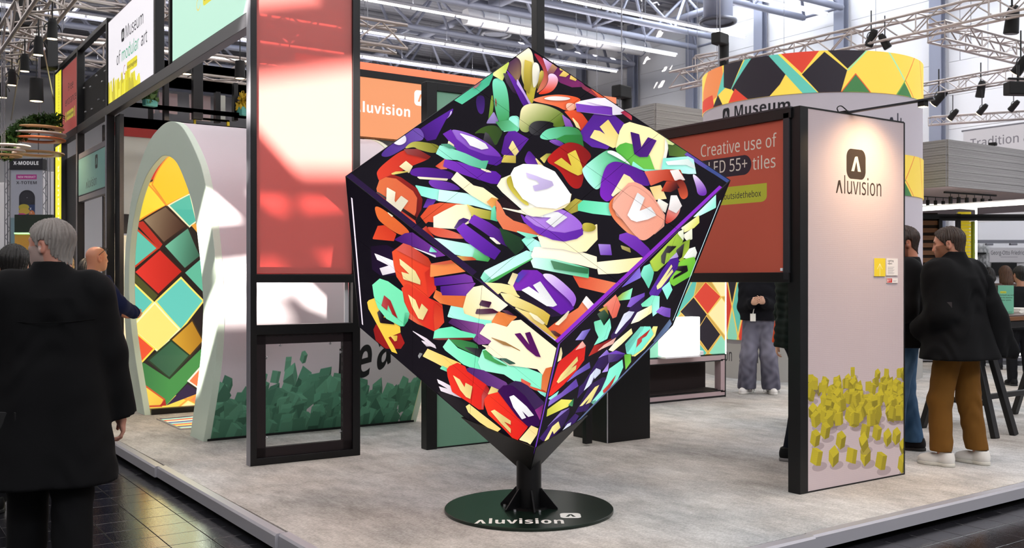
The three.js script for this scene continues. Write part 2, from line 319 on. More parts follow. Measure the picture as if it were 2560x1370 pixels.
  L('#e8845a>#d8603a',[.457,.697,.474,.701,.522,.724,.56,.723,.616,.698,.684,.684,.667,.712,.603,.749,.558,.773,.512,.756]);
  L('#8af0d0>#c4fff0',[.639,.764,.641,.736,.69,.729,.706,.739,.691,.779]);
  L('#8af0cc',[.602,.748,.665,.711,.646,.741]);
  L('#d4fff4>#b4f8e4',[.641,.965,.637,.954,.68,.789,.698,.782,.715,.802,.679,.967]);
  L('#8ae8c8',[.647,.984,.639,.962,.678,.966,.677,.985,.669,.989]);
  L('#3f9a4a>#5ac06a',[.677,.985,.678,.966,.715,.802,.706,.845,.688,.952]);
  L('#fffbe8>#fff4d0',[.705,.791,.69,.758,.737,.71,.808,.664,.868,.638,.899,.675,.837,.708,.769,.752,.715,.796]);
  L('#dcfff6>#5ac890',[.72,.81,.719,.792,.773,.749,.836,.716,.88,.696,.903,.725,.855,.756,.791,.796,.743,.824]);
  L('#2f7a4a',[.769,.761,.847,.719,.88,.697,.89,.712,.846,.745,.798,.778]);
  L('#fff8d8>#fbe9b0',[.664,.71,.732,.674,.759,.605,.779,.525,.821,.575,.826,.643,.805,.67,.763,.691,.706,.737]);
  S('#d8c450>#8a8020',[.735,.554,.765,.528,.787,.534,.79,.559,.762,.586]);
  S('#b88ce2>#9a62d2',[.562,.682,.602,.635,.629,.57,.654,.554,.706,.551,.745,.56,.756,.583,.724,.636,.686,.664,.627,.686]);
  L('#7a38bc>#5a209c',[.562,.682,.627,.686,.686,.664,.724,.636,.756,.578,.77,.594,.767,.623,.745,.662,.711,.685,.659,.701,.59,.697]);
  L('#ffffff',[.6,.637,.613,.611,.646,.581,.681,.576,.677,.641,.645,.641,.647,.61,.61,.643]);
  L('#fff6d0>#fffdf0',[.411,.643,.399,.607,.411,.566,.566,.576,.62,.635,.599,.651,.546,.661,.443,.651]);
  S('#b8a830>#d8c850',[.408,.598,.413,.564,.444,.59,.506,.615,.554,.626,.545,.641,.459,.629]);
  L('#fff8e0>#fbe8b0',[.496,.705,.541,.676,.59,.598,.628,.56,.643,.522,.624,.481,.645,.515,.647,.546,.608,.641,.594,.657,.55,.677]);
  L('#fffdf8>#ffffff',[.408,.565,.397,.534,.407,.497,.454,.454,.512,.442,.572,.464,.624,.484,.642,.515,.629,.57,.575,.613,.516,.621,.456,.601]);
  L('#d6c4f2',[.444,.521,.482,.506,.506,.499,.536,.486,.55,.495,.545,.521,.522,.562,.503,.55,.516,.525,.494,.519,.463,.532]);
  L('#7a28b0>#5a1698',[.74,.929,.725,.887,.725,.862,.76,.828,.795,.828,.921,.841,.947,.858,.945,.877,.932,.91,.895,.923,.794,.935,.766,.942]);
  L('#3a4aa8>#6b20a8',[.735,.91,.725,.884,.727,.864,.741,.85,.743,.883,.745,.909]);
  S('#efe2fb>#9a60d0',[.783,.83,.788,.814,.815,.798,.898,.805,.926,.816,.938,.832,.947,.858,.923,.843,.849,.838]);
  L('#140a18>#221030',[.766,.942,.785,.924,.879,.914,.936,.909,.911,.941,.851,.945,.788,.952]);
  L('#ffffff',[.779,.923,.786,.899,.842,.895,.793,.881,.799,.856,.898,.888,.894,.9,.878,.912]);
  L('#d8542c>#e8845a',[.941,.979,.944,.946,.961,.845,.95,.791,.992,.8,1,.831,1,.984,1,.994,.96,.984]);
  L('#fff4f0',[.955,.815,.95,.791,.992,.8,.999,.827,.977,.821]);
  L('#fdeec8',[.947,.947,.945,.879,.954,.906,.954,.943]);
  L('#4a1008',[.955,.978,.963,.972,.987,.97,.989,.975,.97,.983]);
  L('#fbe8b0',[.726,.935,.71,.894,.724,.888,.742,.933]);
  L('#fdecb4>#f6e090',[.667,.993,.711,.955,.744,.935,.776,.95,.788,.951,.731,.977,.73,.992]);
  L('#fbeeb0>#c8a838',[.737,.984,.763,.966,.836,.946,.881,.937,.909,.936,.926,.971,.903,.969,.852,.971,.797,.992,.766,.994]);
  L('#f8e49a>#d0a840',[.811,.993,.834,.986,.86,.974,.899,.973,.947,.983,1,.992,.974,1,.86,.994]);
  L('#fff2c8',[.858,.975,.882,.969,.916,.972,.915,.977,.883,.981]);
  L('#2a1040>#3a1a58',[.635,1,.667,.993,.775,1,.868,1,.858,1.01,.645,1.01]);
  L('#8a60c8>#d8c8f4',[.859,1.01,.87,1,.934,.999,1,.996,1.02,1.01,1.01,1.02,.93,1.01]);
}
function drawLeft(L, S) {
  S('#e87034>#d8602e',[.142,.016,.326,.018,.314,.053,.289,.081,.252,.1,.194,.108,.152,.102]);
  L('#fff0c8',[.216,.017,.238,.014,.232,.022]);
  L('#e04a2a>#d03a22',[.127,.248,.159,.145,.194,.11,.252,.105,.238,.157]);
  L('#3f1566>#7a3a98',[.247,.144,.301,.06,.338,.021,.42,.013,.497,-.002,.452,.05,.358,.085,.301,.119]);
  L('#fdf4ff',[.302,.124,.448,.049,.448,.056,.358,.095]);
  L('#16091f>#1f0c30',[.112,.313,.202,.219,.249,.205,.241,.366,.158,.453,.113,.458]);
  L('#fbf0f6',[.132,.338,.24,.284,.247,.341,.17,.437,.157,.41,.214,.335,.144,.362]);
  L('#8af0d8',[.42,.05,.428,.019,.452,.022]);
  L('#e8522e>#e03420',[.231,.235,.292,.126,.328,.107,.413,.096,.436,.123,.443,.202,.455,.242,.421,.329,.407,.349,.288,.399,.251,.371,.238,.313]);
  L('#d23a20',[.292,.126,.328,.107,.413,.096,.436,.123,.405,.146,.255,.196]);
  L('#c42a1c>#d83424',[.401,.199,.431,.137,.445,.2,.455,.242,.421,.329,.413,.266]);
  L('#fbe8a0',[.27,.242,.29,.24,.348,.239,.373,.272,.373,.296,.288,.347,.279,.316,.325,.286,.273,.273]);
  L('#e04028>#d8281e',[.277,.422,.311,.362,.403,.347,.487,.313,.5,.415,.457,.531,.395,.56,.314,.551,.286,.504]);
  L('#c8301e>#d84428',[.452,.343,.487,.313,.5,.415,.457,.531,.45,.443]);
  L('#fbe59a',[.314,.43,.348,.427,.371,.478,.385,.417,.414,.422,.388,.52,.366,.534,.334,.491]);
  L('#e85a30',[.309,.594,.314,.549,.395,.56,.362,.579]);
  L('#8a1414>#a01a16',[.095,.921,.114,.858,.192,.875,.262,.764,.284,.811,.26,.885,.167,.991,.107,1.01]);
  L('#f2cc4c>#f0c440',[.067,.74,.078,.713,.113,.662,.132,.709,.212,.724,.259,.714,.261,.754,.184,.88,.217,.916,.237,.952,.205,.974,.072,.782]);
  L('#1a0c14',[.127,.754,.154,.691,.168,.718,.157,.758,.213,.707,.225,.732,.141,.812]);
  L('#f2cc4c',[.203,.852,.241,.807,.237,.846,.224,.865]);
  L('#7cecb6>#72e0aa',[.107,.573,.154,.482,.201,.454,.278,.444,.286,.504,.315,.556,.305,.619,.283,.682,.263,.704,.181,.738,.132,.711,.112,.646]);
  L('#4ac08a',[.295,.577,.315,.556,.305,.619,.283,.682]);
  L('#b01a1a',[.156,.67,.175,.579,.208,.578,.245,.663,.219,.665,.193,.615,.184,.669]);
  L('#f6e8f0',[.337,.665,.401,.644,.459,.636,.411,.69,.387,.683,.425,.646]);
  L('#ee8e4c>#e8743c',[.428,.124,.559,-.024,.643,-.105,.648,-.071,.569,.025,.427,.194]);
  L('#d04a20',[.43,.116,.562,-.041,.642,-.103,.563,-.027,.488,.058]);
  L('#4a1a80>#7a3ca0',[.447,.187,.59,.02,.617,.007,.627,.026,.45,.226]);
  L('#4a1a80>#7a3ca0',[.479,.207,.635,.027,.614,.091,.594,.145,.482,.26]);
  L('#ea8448>#dc6c34',[.445,.31,.456,.253,.481,.243,.486,.257,.599,.144,.589,.225,.478,.311]);
  L('#f8e0a0>#fff6dc',[.589,.25,.604,.129,.632,.056,.687,-.016,.776,-.029,.78,.005,.744,.089,.726,.161,.664,.215,.603,.262]);
  L('#3f1034',[.665,.128,.672,.093,.711,.063,.703,.1]);
  L('#3f1034',[.651,.197,.656,.167,.713,.102,.745,.088,.7,.142]);
  L('#b4ffe8>#90f4d4',[.52,.357,.534,.275,.588,.231,.596,.258,.664,.219,.757,.137,.744,.176,.666,.247]);
  L('#3f1a50>#8a4a90',[.526,.393,.542,.349,.69,.226,.687,.301,.745,.288,.675,.373,.587,.37]);
  L('#82f4c4>#6ae4b0',[.45,.591,.456,.531,.479,.489,.544,.403,.588,.382,.658,.329,.648,.364]);
  L('#7a1a12',[.453,.589,.648,.364,.632,.393,.476,.568]);
  L('#f08a4a>#e07c3c',[.725,.172,.747,.083,.823,.031,.79,.117,.79,.137,.728,.174]);
  L('#4a1434',[.762,.058,.787,.035,.813,.033,.784,.053]);
  L('#4a1434',[.658,.165,.722,.093,.744,.087,.715,.123,.659,.187]);
  L('#3f8a4a>#2a6a38',[.535,.504,.593,.442,.65,.395,.668,.388,.694,.446,.619,.484,.577,.504]);
  L('#0a0e10',[.615,.468,.657,.426,.708,.374,.697,.421,.687,.455]);
  L('#96f6ce>#74e8b4',[.503,.595,.53,.505,.578,.517,.686,.46,.702,.531,.684,.554,.611,.597,.514,.604]);
  L('#a4f8d4>#8af0c8',[.683,.498,.699,.389,.712,.369,.735,.382,.821,.349,.882,.288,.968,.239,.974,.336,.863,.42,.806,.433,.702,.531]);
  L('#4aa858>#3a8a4a',[.7,.397,.716,.37,.753,.388,.813,.365,.772,.4,.712,.43]);
  L('#fff2d2>#fdeec6',[.678,.299,.703,.209,.735,.169,.793,.131,.81,.074,.844,.03,1,.032,1,.15,.978,.189,.968,.239,.942,.231,.89,.281,.821,.349,.781,.351,.752,.371,.711,.37,.735,.287,.722,.288]);
  L('#a87838',[.733,.267,.795,.227,.858,.207,.82,.223,.784,.251]);
  L('#2f5a48',[.781,.352,.809,.323,.847,.308,.823,.34]);
  L('#fff2d2',[.694,.361,.722,.334,.714,.354]);
  L('#5a145c>#4a1050',[.83,.134,.85,.106,.9,.135,.871,.083,.887,.058,.944,.147,.927,.162,.888,.162]);
  L('#dc7a44>#d0602e',[.977,.333,.97,.25,.978,.189,.998,.155,1,.195,.998,.328]);
  L('#e04a24',[.887,.371,.926,.355,.923,.378,.993,.328,.995,.338,.944,.374,.89,.393]);
  L('#fadf8c>#f6d06c',[.394,.792,.42,.705,.597,.609,.547,.708,.528,.731,.459,.761]);
  L('#72e8b4',[.493,.773,.504,.739,.534,.726,.529,.752]);
  L('#4a2064>#6a3a80',[.622,.627,.648,.58,.714,.522,.821,.478,.835,.488,.791,.564,.734,.605]);
  L('#8af0d8',[.964,.362,.999,.335,.998,.36,.977,.365]);
  L('#f6e8f0',[.336,.665,.412,.635,.457,.633,.463,.648,.397,.686,.386,.681,.413,.659]);
  L('#8a8a8a',[.366,.824,.375,.79,.387,.779,.37,.833]);
  L('#f6e8f0',[.478,.882,.513,.862,.563,.84,.611,.866,.575,.895,.5,.95,.49,.929,.55,.879,.485,.903]);
  L('#e8301e>#d81e1a',[.529,.74,.542,.698,.583,.623,.621,.605,.631,.628,.73,.609,.746,.62,.748,.661,.73,.722,.731,.807,.708,.838,.654,.85,.564,.877,.536,.789]);
  L('#b81a18',[.729,.723,.748,.661,.746,.62,.735,.611,.719,.712,.726,.811]);
  L('#fbe08a',[.565,.744,.598,.734,.629,.765,.632,.721,.664,.707,.659,.812,.638,.824,.607,.809]);
  L('#f6dc84',[.748,.663,.759,.59,.793,.571,.795,.595]);
  L('#f0381e>#d81e1a',[.733,.726,.749,.668,.794,.59,.843,.616,.898,.649,.95,.657,.947,.677,.917,.818,.899,.838,.835,.821,.761,.815,.738,.765]);
  L('#fbe08a',[.773,.772,.788,.74,.869,.722,.871,.747,.834,.768,.875,.781,.878,.81,.828,.798]);
  L('#2e1a40>#3a2450',[.819,.514,.862,.419,.887,.395,.919,.383,.997,.404,.993,.438,.97,.503,.886,.474]);
  L('#36064a>#2a0440',[.792,.584,.814,.513,.854,.463,.912,.463,.98,.512,1,.541,.995,.589,.953,.654,.898,.649,.843,.616]);
  L('#ffffff',[.849,.556,.866,.522,.929,.526,.965,.544,.944,.584,.907,.576,.934,.605,.919,.637,.874,.605]);
  L('#8a2f7a>#6a2068',[.97,.502,.999,.421,1.01,.459,1,.541]);
  L('#241e22>#120e12',[.485,.983,.566,.906,.641,.889,.715,.931,.8,.924,.667,1.07,.561,1.04]);
  L('#fde08c>#f4d078',[.644,.904,.66,.863,.754,.854,.828,.846,.808,.91,.72,.934,.659,.932]);
  L('#fbeab0>#f0d48c',[.928,.803,.968,.63,.999,.612,.998,.646,.977,.771,.963,.774]);
}
function drawRight(L, S) {
  L('#e6fffb>#8ae8d0',[.772,.016,.909,.01,.96,.124,.829,.058]);
  L('#fdfbd0>#d8d860',[.695,.014,.814,.046,.847,.119,.817,.12,.738,.077]);
  L('#fbfbe0',[.733,.091,.797,.112,.837,.209,.787,.169]);
  L('#b4d048>#8ab038',[.516,.044,.679,.024,.714,.043,.751,.135,.743,.206,.612,.195,.572,.157]);
  L('#f2f8d8',[.679,.024,.714,.043,.751,.135,.683,.036]);
  L('#120a12',[.621,.148,.598,.087,.622,.056,.704,.135,.668,.135,.63,.098,.652,.191]);
  L('#7a9a2c>#a0b83c',[.753,.157,.815,.193,.852,.311,.818,.337,.772,.278,.752,.215]);
  L('#120a12',[.722,.171,.772,.18,.8,.29,.775,.281]);
  L('#fbfff4',[.822,.311,.848,.283,.9,.32,.948,.402,.951,.435,.871,.366]);
  L('#86cc3c>#5ab034',[.779,.315,.83,.334,.938,.422,.971,.484,.989,.599,.834,.517,.763,.421,.767,.363]);
  L('#120a12',[.779,.334,.89,.435,.923,.502,.796,.431,.798,.416,.872,.452,.786,.359]);
  L('#5a2ca0>#3f1680',[.605,.33,.653,.235,.696,.198,.729,.196,.785,.305,.797,.363,.736,.401,.696,.455,.656,.426]);
  L('#b8a4e0',[.689,.196,.729,.196,.761,.251,.707,.208]);
  L('#fdf2a4',[.655,.335,.721,.266,.738,.295,.702,.343,.747,.321,.765,.354,.704,.392,.673,.377]);
  L('#86e8cc>#62c8a8',[.469,.075,.476,.038,.518,.064,.58,.178,.588,.23,.583,.277,.519,.161]);
  L('#a0f8e4>#86e8d0',[.716,.413,.763,.419,.83,.545,.815,.595]);
  L('#a4a020>#8af0c0',[.326,.085,.366,.091,.437,.133,.446,.208,.364,.129]);
  L('#6a50c0>#8a78d8',[.351,.034,.442,.012,.477,.104,.414,.069]);
  L('#f08a74>#d85a48',[.25,.043,.317,.049,.378,.177,.376,.25,.351,.231,.305,.13]);
  L('#c8a040>#8a6a20',[.227,.046,.271,.071,.309,.169,.266,.101]);
  L('#8a62cc>#6a44b0',[.443,.253,.452,.21,.558,.287,.571,.333,.474,.289]);
  L('#2f184e>#26123f',[.381,.382,.477,.296,.569,.322,.581,.414,.486,.458,.409,.455]);
  L('#e8ecff',[.409,.397,.436,.298,.469,.317,.521,.376,.505,.397,.477,.399,.423,.417]);
  L('#70dcb0>#b4fff0',[.565,.366,.636,.384,.717,.476,.77,.64,.727,.627,.672,.494,.584,.402]);
  L('#fffde8>#f0e8a0',[.533,.451,.552,.414,.668,.487,.695,.568,.598,.522,.531,.466]);
  L('#9a68d4>#6a44a8',[.743,.611,.775,.611,.893,.751,.926,.851,.857,.767]);
  L('#123f22',[.224,.066,.262,.084,.311,.173,.291,.205]);
  L('#72d4a8>#8af0d0',[.215,.107,.256,.141,.296,.225,.325,.208,.359,.309,.354,.375,.265,.315,.283,.281,.242,.188]);
  L('#3a4a68>#6a80a4',[.834,.944,.935,.881,.98,.969,.906,1.05]);
  L('#a89ae8>#5a4aa0',[.115,.107,.144,.088,.198,.135,.172,.17]);
  L('#e8281a>#c81c18',[.019,.375,.028,.223,.032,.168,.044,.159,.105,.176,.163,.176,.196,.244,.215,.365,.18,.392,.107,.407,.04,.396]);
  L('#f8b0a0',[.133,.193,.163,.176,.196,.244,.187,.241,.15,.207]);
  L('#fbe28a',[.054,.316,.07,.291,.155,.271,.167,.314,.125,.321,.165,.341,.168,.373,.097,.357,.067,.343]);
  L('#fdeeb4',[.027,.145,.025,.055,.042,.114,.043,.153]);
  L('#9af4e4',[.023,.4,.081,.425,.072,.462,.042,.434]);
  L('#8a78d0>#5a48a0',[.129,.414,.176,.401,.262,.438,.282,.501,.191,.444]);
  L('#8a6cc8>#5a3c9c',[.033,.472,.032,.431,.104,.468,.192,.477,.224,.57,.112,.512]);
  L('#c03024>#8a1c1a',[.246,.369,.266,.323,.318,.37,.394,.425,.326,.424]);
  L('#fbc0b0',[.31,.406,.344,.411,.429,.456,.421,.488]);
  L('#fffbe0>#e8e090',[.4,.508,.434,.494,.545,.521,.573,.588,.501,.585,.443,.57]);
  L('#f4ec90>#e8e080',[.769,.756,.819,.812,.83,.9,.763,.931,.688,.902,.647,.847,.735,.899]);
  L('#8af4dc>#78e4c8',[.54,.629,.63,.603,.735,.719,.803,.857,.735,.899,.664,.86,.588,.758]);
  L('#5ab0a0>#74d0b8',[.54,.629,.63,.603,.664,.641,.593,.756]);
  L('#c42a20',[.667,.801,.651,.72,.745,.752,.729,.782,.686,.756,.699,.796]);
  L('#301858>#26123f',[.266,.6,.298,.553,.337,.493,.38,.491,.415,.565,.428,.66,.378,.642,.33,.694,.291,.687,.25,.699,.24,.596]);
  L('#a084d8>#6a4ab0',[.334,.49,.38,.489,.413,.556,.362,.509]);
  L('#e0e8fc',[.289,.685,.306,.588,.336,.576,.379,.642,.387,.673,.353,.673,.339,.638,.332,.696]);
  L('#7a48c4>#5a34a0',[.411,.552,.465,.595,.567,.739,.434,.6]);
  L('#3a1c6a',[.412,.561,.57,.749,.518,.732,.435,.648]);
  L('#b08cec',[.405,.687,.437,.657,.451,.736]);
  L('#5aa830>#7ac848',[.569,.749,.63,.819,.662,.921,.635,.948]);
  L('#9af8e0>#78e4c4',[.385,.914,.463,.805,.462,.733,.56,.779,.597,.889,.582,.973,.514,1.03,.43,1]);
  L('#5aa890',[.43,1,.385,.914,.425,.955]);
  L('#c42a20',[.468,.921,.503,.919,.546,.893,.541,.952,.52,.986,.486,.966]);
  L('#301858>#26123f',[.269,.846,.33,.694,.423,.756,.459,.807,.444,.892,.381,.916,.371,.971]);
  L('#f8e68c',[.291,.82,.378,.779,.41,.803,.379,.906,.342,.874,.365,.843,.315,.846]);
  L('#c0c040>#e8e060',[.039,.561,.034,.5,.117,.537,.213,.67,.188,.684]);
  L('#2f8a4a',[.19,.672,.216,.662,.224,.73]);
  L('#3a1c66>#26123f',[.024,.721,.092,.68,.2,.718,.212,.772,.194,.853,.138,.876,.06,.799]);
  L('#8a70c8',[.066,.68,.092,.68,.2,.718,.142,.665]);
  L('#f8e68c',[.068,.808,.102,.736,.139,.748,.168,.841,.132,.841,.112,.779,.093,.838]);
  L('#301858>#3a2260',[.207,.862,.267,.857,.306,.933,.282,.986,.214,.956]);
  L('#e4eafc',[.183,.913,.224,.89,.252,.915,.253,.955,.233,.966]);
}

// ---------------------------------------------------------------- the hall: floor, roof, walls
{
  // floor slab of the hall, with single tiles where they can be told apart
  const f = structure('floor', 0, 0, 0);
  const slabMap = dataTex(512, 512, (u, v) => { const e = (u * 8 % 1) < 0.012 || (v * 8 % 1) < 0.012, k = e ? 16 : 33 + 8 * vnoise(u * 8 | 0, v * 8 | 0, 8) + 4 * vnoise(u * 128, v * 128, 128); return [k, k, k + 3]; }, true, 38, 40);
  mesh('slab', box(76, 0.3, 80), std(0xffffff, 0.22, 0, { map: slabMap }), f).position.copy(V(2, -0.272 - 0.018, 18));
  const tile = rbox(0.2465, 0.02, 0.2465, 0.002, 1);
  const lay = (x0, x1, a0, a1) => { for (let x = x0; x < x1 - 0.01; x += 0.25) for (let a = a0; a < a1 - 0.01; a += 0.25) mesh('tile', tile, M.tileDark[(rnd() * 3) | 0], f).position.copy(V(x + 0.125, -0.1305 - rnd() * 0.0006, a + 0.125)); };
  lay(0.3, 2.05, 4.5, 11.0); lay(4.3, 6.8, 2.75, 3.5);

  // carpeted platform of the stand
  const p = structure('stand_platform');
  const sh = new THREE.Shape(); [[2.09, 3.50], [16.0, 3.695], [16.0, 17], [1.865, 17], [1.985, 10]].forEach(([x, a], i) => i ? sh.lineTo(x, a) : sh.moveTo(x, a));
  const g = new THREE.ExtrudeGeometry(sh, { depth: 0.07, bevelEnabled: false }); g.rotateX(-Math.PI / 2); g.translate(0, -0.07, 0);
  const uv = g.attributes.uv, ps = g.attributes.position; for (let i = 0; i < uv.count; i++) uv.setXY(i, ps.getX(i) / 3.2, ps.getZ(i) / 3.2);
  mesh('carpet', g, std(0xffffff, 0.95, 0, { map: carpetMap, bumpMap: grainBump, bumpScale: 0.002 }), p);
  const sh2 = new THREE.Shape(); [[2.14, 3.56], [15.9, 3.75], [15.9, 16.9], [1.92, 16.9], [2.04, 10]].forEach(([x, a], i) => i ? sh2.lineTo(x, a) : sh2.moveTo(x, a));
  const g2 = new THREE.ExtrudeGeometry(sh2, { depth: 0.05, bevelEnabled: false }); g2.rotateX(-Math.PI / 2); g2.translate(0, -0.1195, 0);
  mesh('recess', g2, M.blackMatt, p);
  const prof = new THREE.Shape(); [[0, 0.003], [-0.052, 0.001], [-0.062, -0.012], [-0.062, -0.082], [0, -0.082]].forEach(([x, y], i) => i ? prof.lineTo(x, y) : prof.moveTo(x, y));
  const nosing = (x0, a0, x1, a1, outwards) => {                    // edge profile in lengths of 2.4 m
    const L = Math.hypot(x1 - x0, a1 - a0), dx = (x1 - x0) / L, da = (a1 - a0) / L;
    for (let s = 0; s < L; s += 2.4) {
      const len = Math.min(2.397, L - s), e = new THREE.ExtrudeGeometry(prof, { depth: len, bevelEnabled: false });
      const m = mesh('nosing', e, M.alu, p); m.position.copy(V(x0 + dx * s, 0, a0 + da * s));
      const fwd = V(dx, 0, da), out = V(outwards[0], 0, outwards[1]).negate(), up = new THREE.Vector3(0, 1, 0);
      m.matrixAutoUpdate = true; m.quaternion.setFromRotationMatrix(new THREE.Matrix4().makeBasis(out, up, fwd));
    }
  };
  nosing(1.865, 17, 1.985, 10, [-1, 0.0]); nosing(1.985, 10, 2.09, 3.438, [-1, 0.0]);
  nosing(2.03, 3.50, 16, 3.695, [0, -1]);
}
{
  // roof deck: ribbed steel sheet with openings placed to throw the sun patches, mostly out of view
  const roof = structure('ceiling');
  const X0 = -30, X1 = 27.3, A0 = -22, A1 = 50, Y = 12.2;
  const holes = [[-9.2, -5.4, -1.15, 0.25], [23.9, 24.8, 26.0, 26.7], [23.4, 24.3, 15.1, 15.9]];
  for (let i = 0; i < 9; i++) holes.push([18.7 + i * 0.9, 19.1 + i * 0.9, 27.7, 28.25]);
  for (let i = 0; i < 4; i++) holes.push([-16 + i * 9, -13 + i * 9, 33, 34.2]);
  const as = [...new Set([A0, A1, ...holes.flatMap((h) => [h[2], h[3]])])].sort((p, q) => p - q);
  const sheet = (x0, x1, a0, a1) => {
    const pos = [], idx = [], pitch = 0.4; let n = 0;
    const put = (a, y) => { for (const x of [x0, x1]) pos.push(x, y, -a); if (n++) { const k = n * 2 - 4; idx.push(k, k + 1, k + 2, k + 1, k + 3, k + 2); } };
    put(a0, Y);
    for (let k = Math.ceil(a0 / pitch); k * pitch < a1; k++) { const a = k * pitch; for (const [d, y] of [[0, 0], [0.06, 0.1], [0.2, 0.1], [0.26, 0]]) if (a + d > a0 && a + d < a1) put(a + d, Y + y); }
    put(a1, Y);
    const g = new THREE.BufferGeometry(); g.setAttribute('position', new THREE.Float32BufferAttribute(pos, 3)); g.setIndex(idx);
    const flat = g.toNonIndexed(); flat.computeVertexNormals(); flat.setAttribute('uv', new THREE.Float32BufferAttribute(new Float32Array(flat.attributes.position.count * 2), 2));
    mesh('deck_sheet', flat, M.roofDeck, roof);
    mesh('roof_insulation', moved(box(x1 - x0, 0.15, a1 - a0), (x0 + x1) / 2, Y + 0.2, -(a0 + a1) / 2), M.steelGrey, roof);
  };
  for (let i = 0; i + 1 < as.length; i++) {
    const mid = (as[i] + as[i + 1]) / 2, cut = holes.filter((h) => h[2] < mid && h[3] > mid).sort((p, q) => p[0] - q[0]);
    let x = X0; for (const h of cut) { sheet(x, h[0], as[i], as[i + 1]); x = h[1]; } sheet(x, X1, as[i], as[i + 1]);
  }
  for (const [x, a, w, d, k] of UNSEEN_ROOFLIGHTS) mesh('unseen_rooflight_panel', box(w, 0.02, d), glow(new THREE.Color(0.86, 0.93, 1), Math.min(k, 2.5)), roof).position.copy(V(x, 12.16, a));  // glowing panels out of view, placed for the light they give
  // unseen bars across the skylight over the aisle and the two by the end wall, shaping the sun patches
  const bar = (x0, a0, x1, a1, r) => mesh('unseen_skylight_bar', tubeBetween(V(x0, Y + 0.15, a0), V(x1, Y + 0.15, a1), r, 8), M.steelGrey, roof);
  bar(-9.3, -0.62, -5.3, -0.1, 0.17); bar(-9.3, -0.2, -7.2, -1.2, 0.06); bar(-7.9, -1.2, -6.4, 0.3, 0.05);
  bar(23.8, 26.5, 24.9, 26.2, 0.09); bar(24.35, 25.9, 24.3, 26.8, 0.05); bar(23.3, 15.6, 24.4, 15.4, 0.09); bar(23.9, 15.0, 23.8, 16.0, 0.05);

  // walls
  const wr = structure('wall_right');
  mesh('wall_core', box(0.3, 12.6, 29.7), M.wallWhite, wr).position.copy(V(27.3, 6.1, 36));
  mesh('wall_core', box(0.3, 12.6, 38.9), M.wallWhite, wr).position.copy(V(27.3, 6.1, -2.2));
  mesh('wall_core', box(0.3, 4.7, 3.95), M.wallWhite, wr).position.copy(V(27.3, 2.2, 19.2));
  mesh('wall_core', box(0.3, 5.2, 3.95), M.wallWhite, wr).position.copy(V(27.3, 9.75, 19.2));
  const bays = []; for (let a = 16.6 - 3.4 * 6; a < 46; a += 3.4) bays.push(a);
  for (const a of bays) for (let h = 0; h < 12; h++) {
    if (a > 16 && a < 17.5 && h > 3 && h < 7) continue;             // the window band
    mesh('wall_panel', G.wp || (G.wp = rbox(0.05, 0.99, 2.93, 0.006, 1)), M.wallWhite, wr).position.copy(V(27.13, h + 0.4, a + 1.7));
  }
  for (const a of bays) {                                            // steel columns between the bays
    const c = thing('wall_column', 'grey steel column against the white hall wall, one of an even row', 'column', 26.98, -0.12, a, 0, 'grey columns along the hall wall');
    mesh('flange', moved(box(0.025, 12.1, 0.38), -0.2, 6.05, 0), M.steelGrey, c); mesh('flange', moved(box(0.025, 12.1, 0.38), 0.04, 6.05, 0), M.steelGrey, c); mesh('web', moved(box(0.22, 12.1, 0.03), -0.08, 6.05, 0), M.steelGrey, c);
  }
  const win = structure('window_1', 27.25, 0, 19.0);
  const pane = new THREE.MeshPhysicalMaterial({ color: 0xf6fbff, transmission: 1, thickness: 0, roughness: 0.25, ior: 1.45 });
  for (let i = 0; i < 4; i++) for (let j = 0; j < 3; j++) mesh('pane', box(0.02, 0.83, 0.78), pane, win, 0, 4.66 + j * 0.86 + 0.42, 1.2 - i * 0.8);
  for (let i = 0; i < 5; i++) mesh('mullion', box(0.06, 2.6, 0.025), M.white, win, 0, 5.9, 1.6 - i * 0.8);
  for (let j = 0; j < 4; j++) mesh('transom', box(0.06, 0.025, 3.25), M.white, win, 0, 4.62 + j * 0.86, 0);
  const wall = (n, x, a, w, d) => mesh('wall', box(w, 12.6, d), M.wallWhite, structure(n)).position.copy(V(x, 6.1, a));
  wall('wall_back', -1.5, 50.2, 58, 0.4); wall('wall_left', -30.2, 14, 0.4, 73); wall('wall_front', -1.5, -22.2, 58, 0.4);

  // tubular roof trusses in a parallel row: two lower chords, one upper chord, webs
  const NTH = ['nearest', 'second nearest', 'third nearest', 'fourth nearest', 'fifth nearest', 'sixth nearest', 'seventh nearest', 'eighth nearest', 'ninth nearest', 'tenth nearest', 'eleventh nearest', 'farthest'];
  for (const [i, a] of [15.65, 20.5, 25.55, 30.55, 35.55, 40.55, 45].entries()) {
    const t = thing('roof_truss', `grey tubular truss under the ribbed roof, the ${i === 6 ? 'farthest' : NTH[i]} of the parallel row`, 'roof truss', 0, 10.25, a, 0, 'tubular trusses under the hall roof');
    const xs = -22, xe = 26.6, up = 1.55;
    for (const z of [-0.75, 0.75]) rod('lower_chord', new THREE.Vector3(xs, 0, z), new THREE.Vector3(xe, 0, z), 0.11, M.steelGrey, t);
    rod('upper_chord', new THREE.Vector3(xs, up, 0), new THREE.Vector3(xe, up, 0), 0.13, M.steelGrey, t);
    for (let i = 0; i < 19; i++) {
      const x = xe - i * 2.55;
      for (const z of [-0.75, 0.75]) { rod('web_tube', new THREE.Vector3(x, 0, z), new THREE.Vector3(x - 1.27, up, 0), 0.055, M.steelGrey, t); rod('web_tube', new THREE.Vector3(x - 1.27, up, 0), new THREE.Vector3(x - 2.55, 0, z), 0.055, M.steelGrey, t); }
      if (i % 2 === 0) rod('cross_tube', new THREE.Vector3(x, 0, -0.75), new THREE.Vector3(x, 0, 0.75), 0.045, M.steelGrey, t);
    }
  }
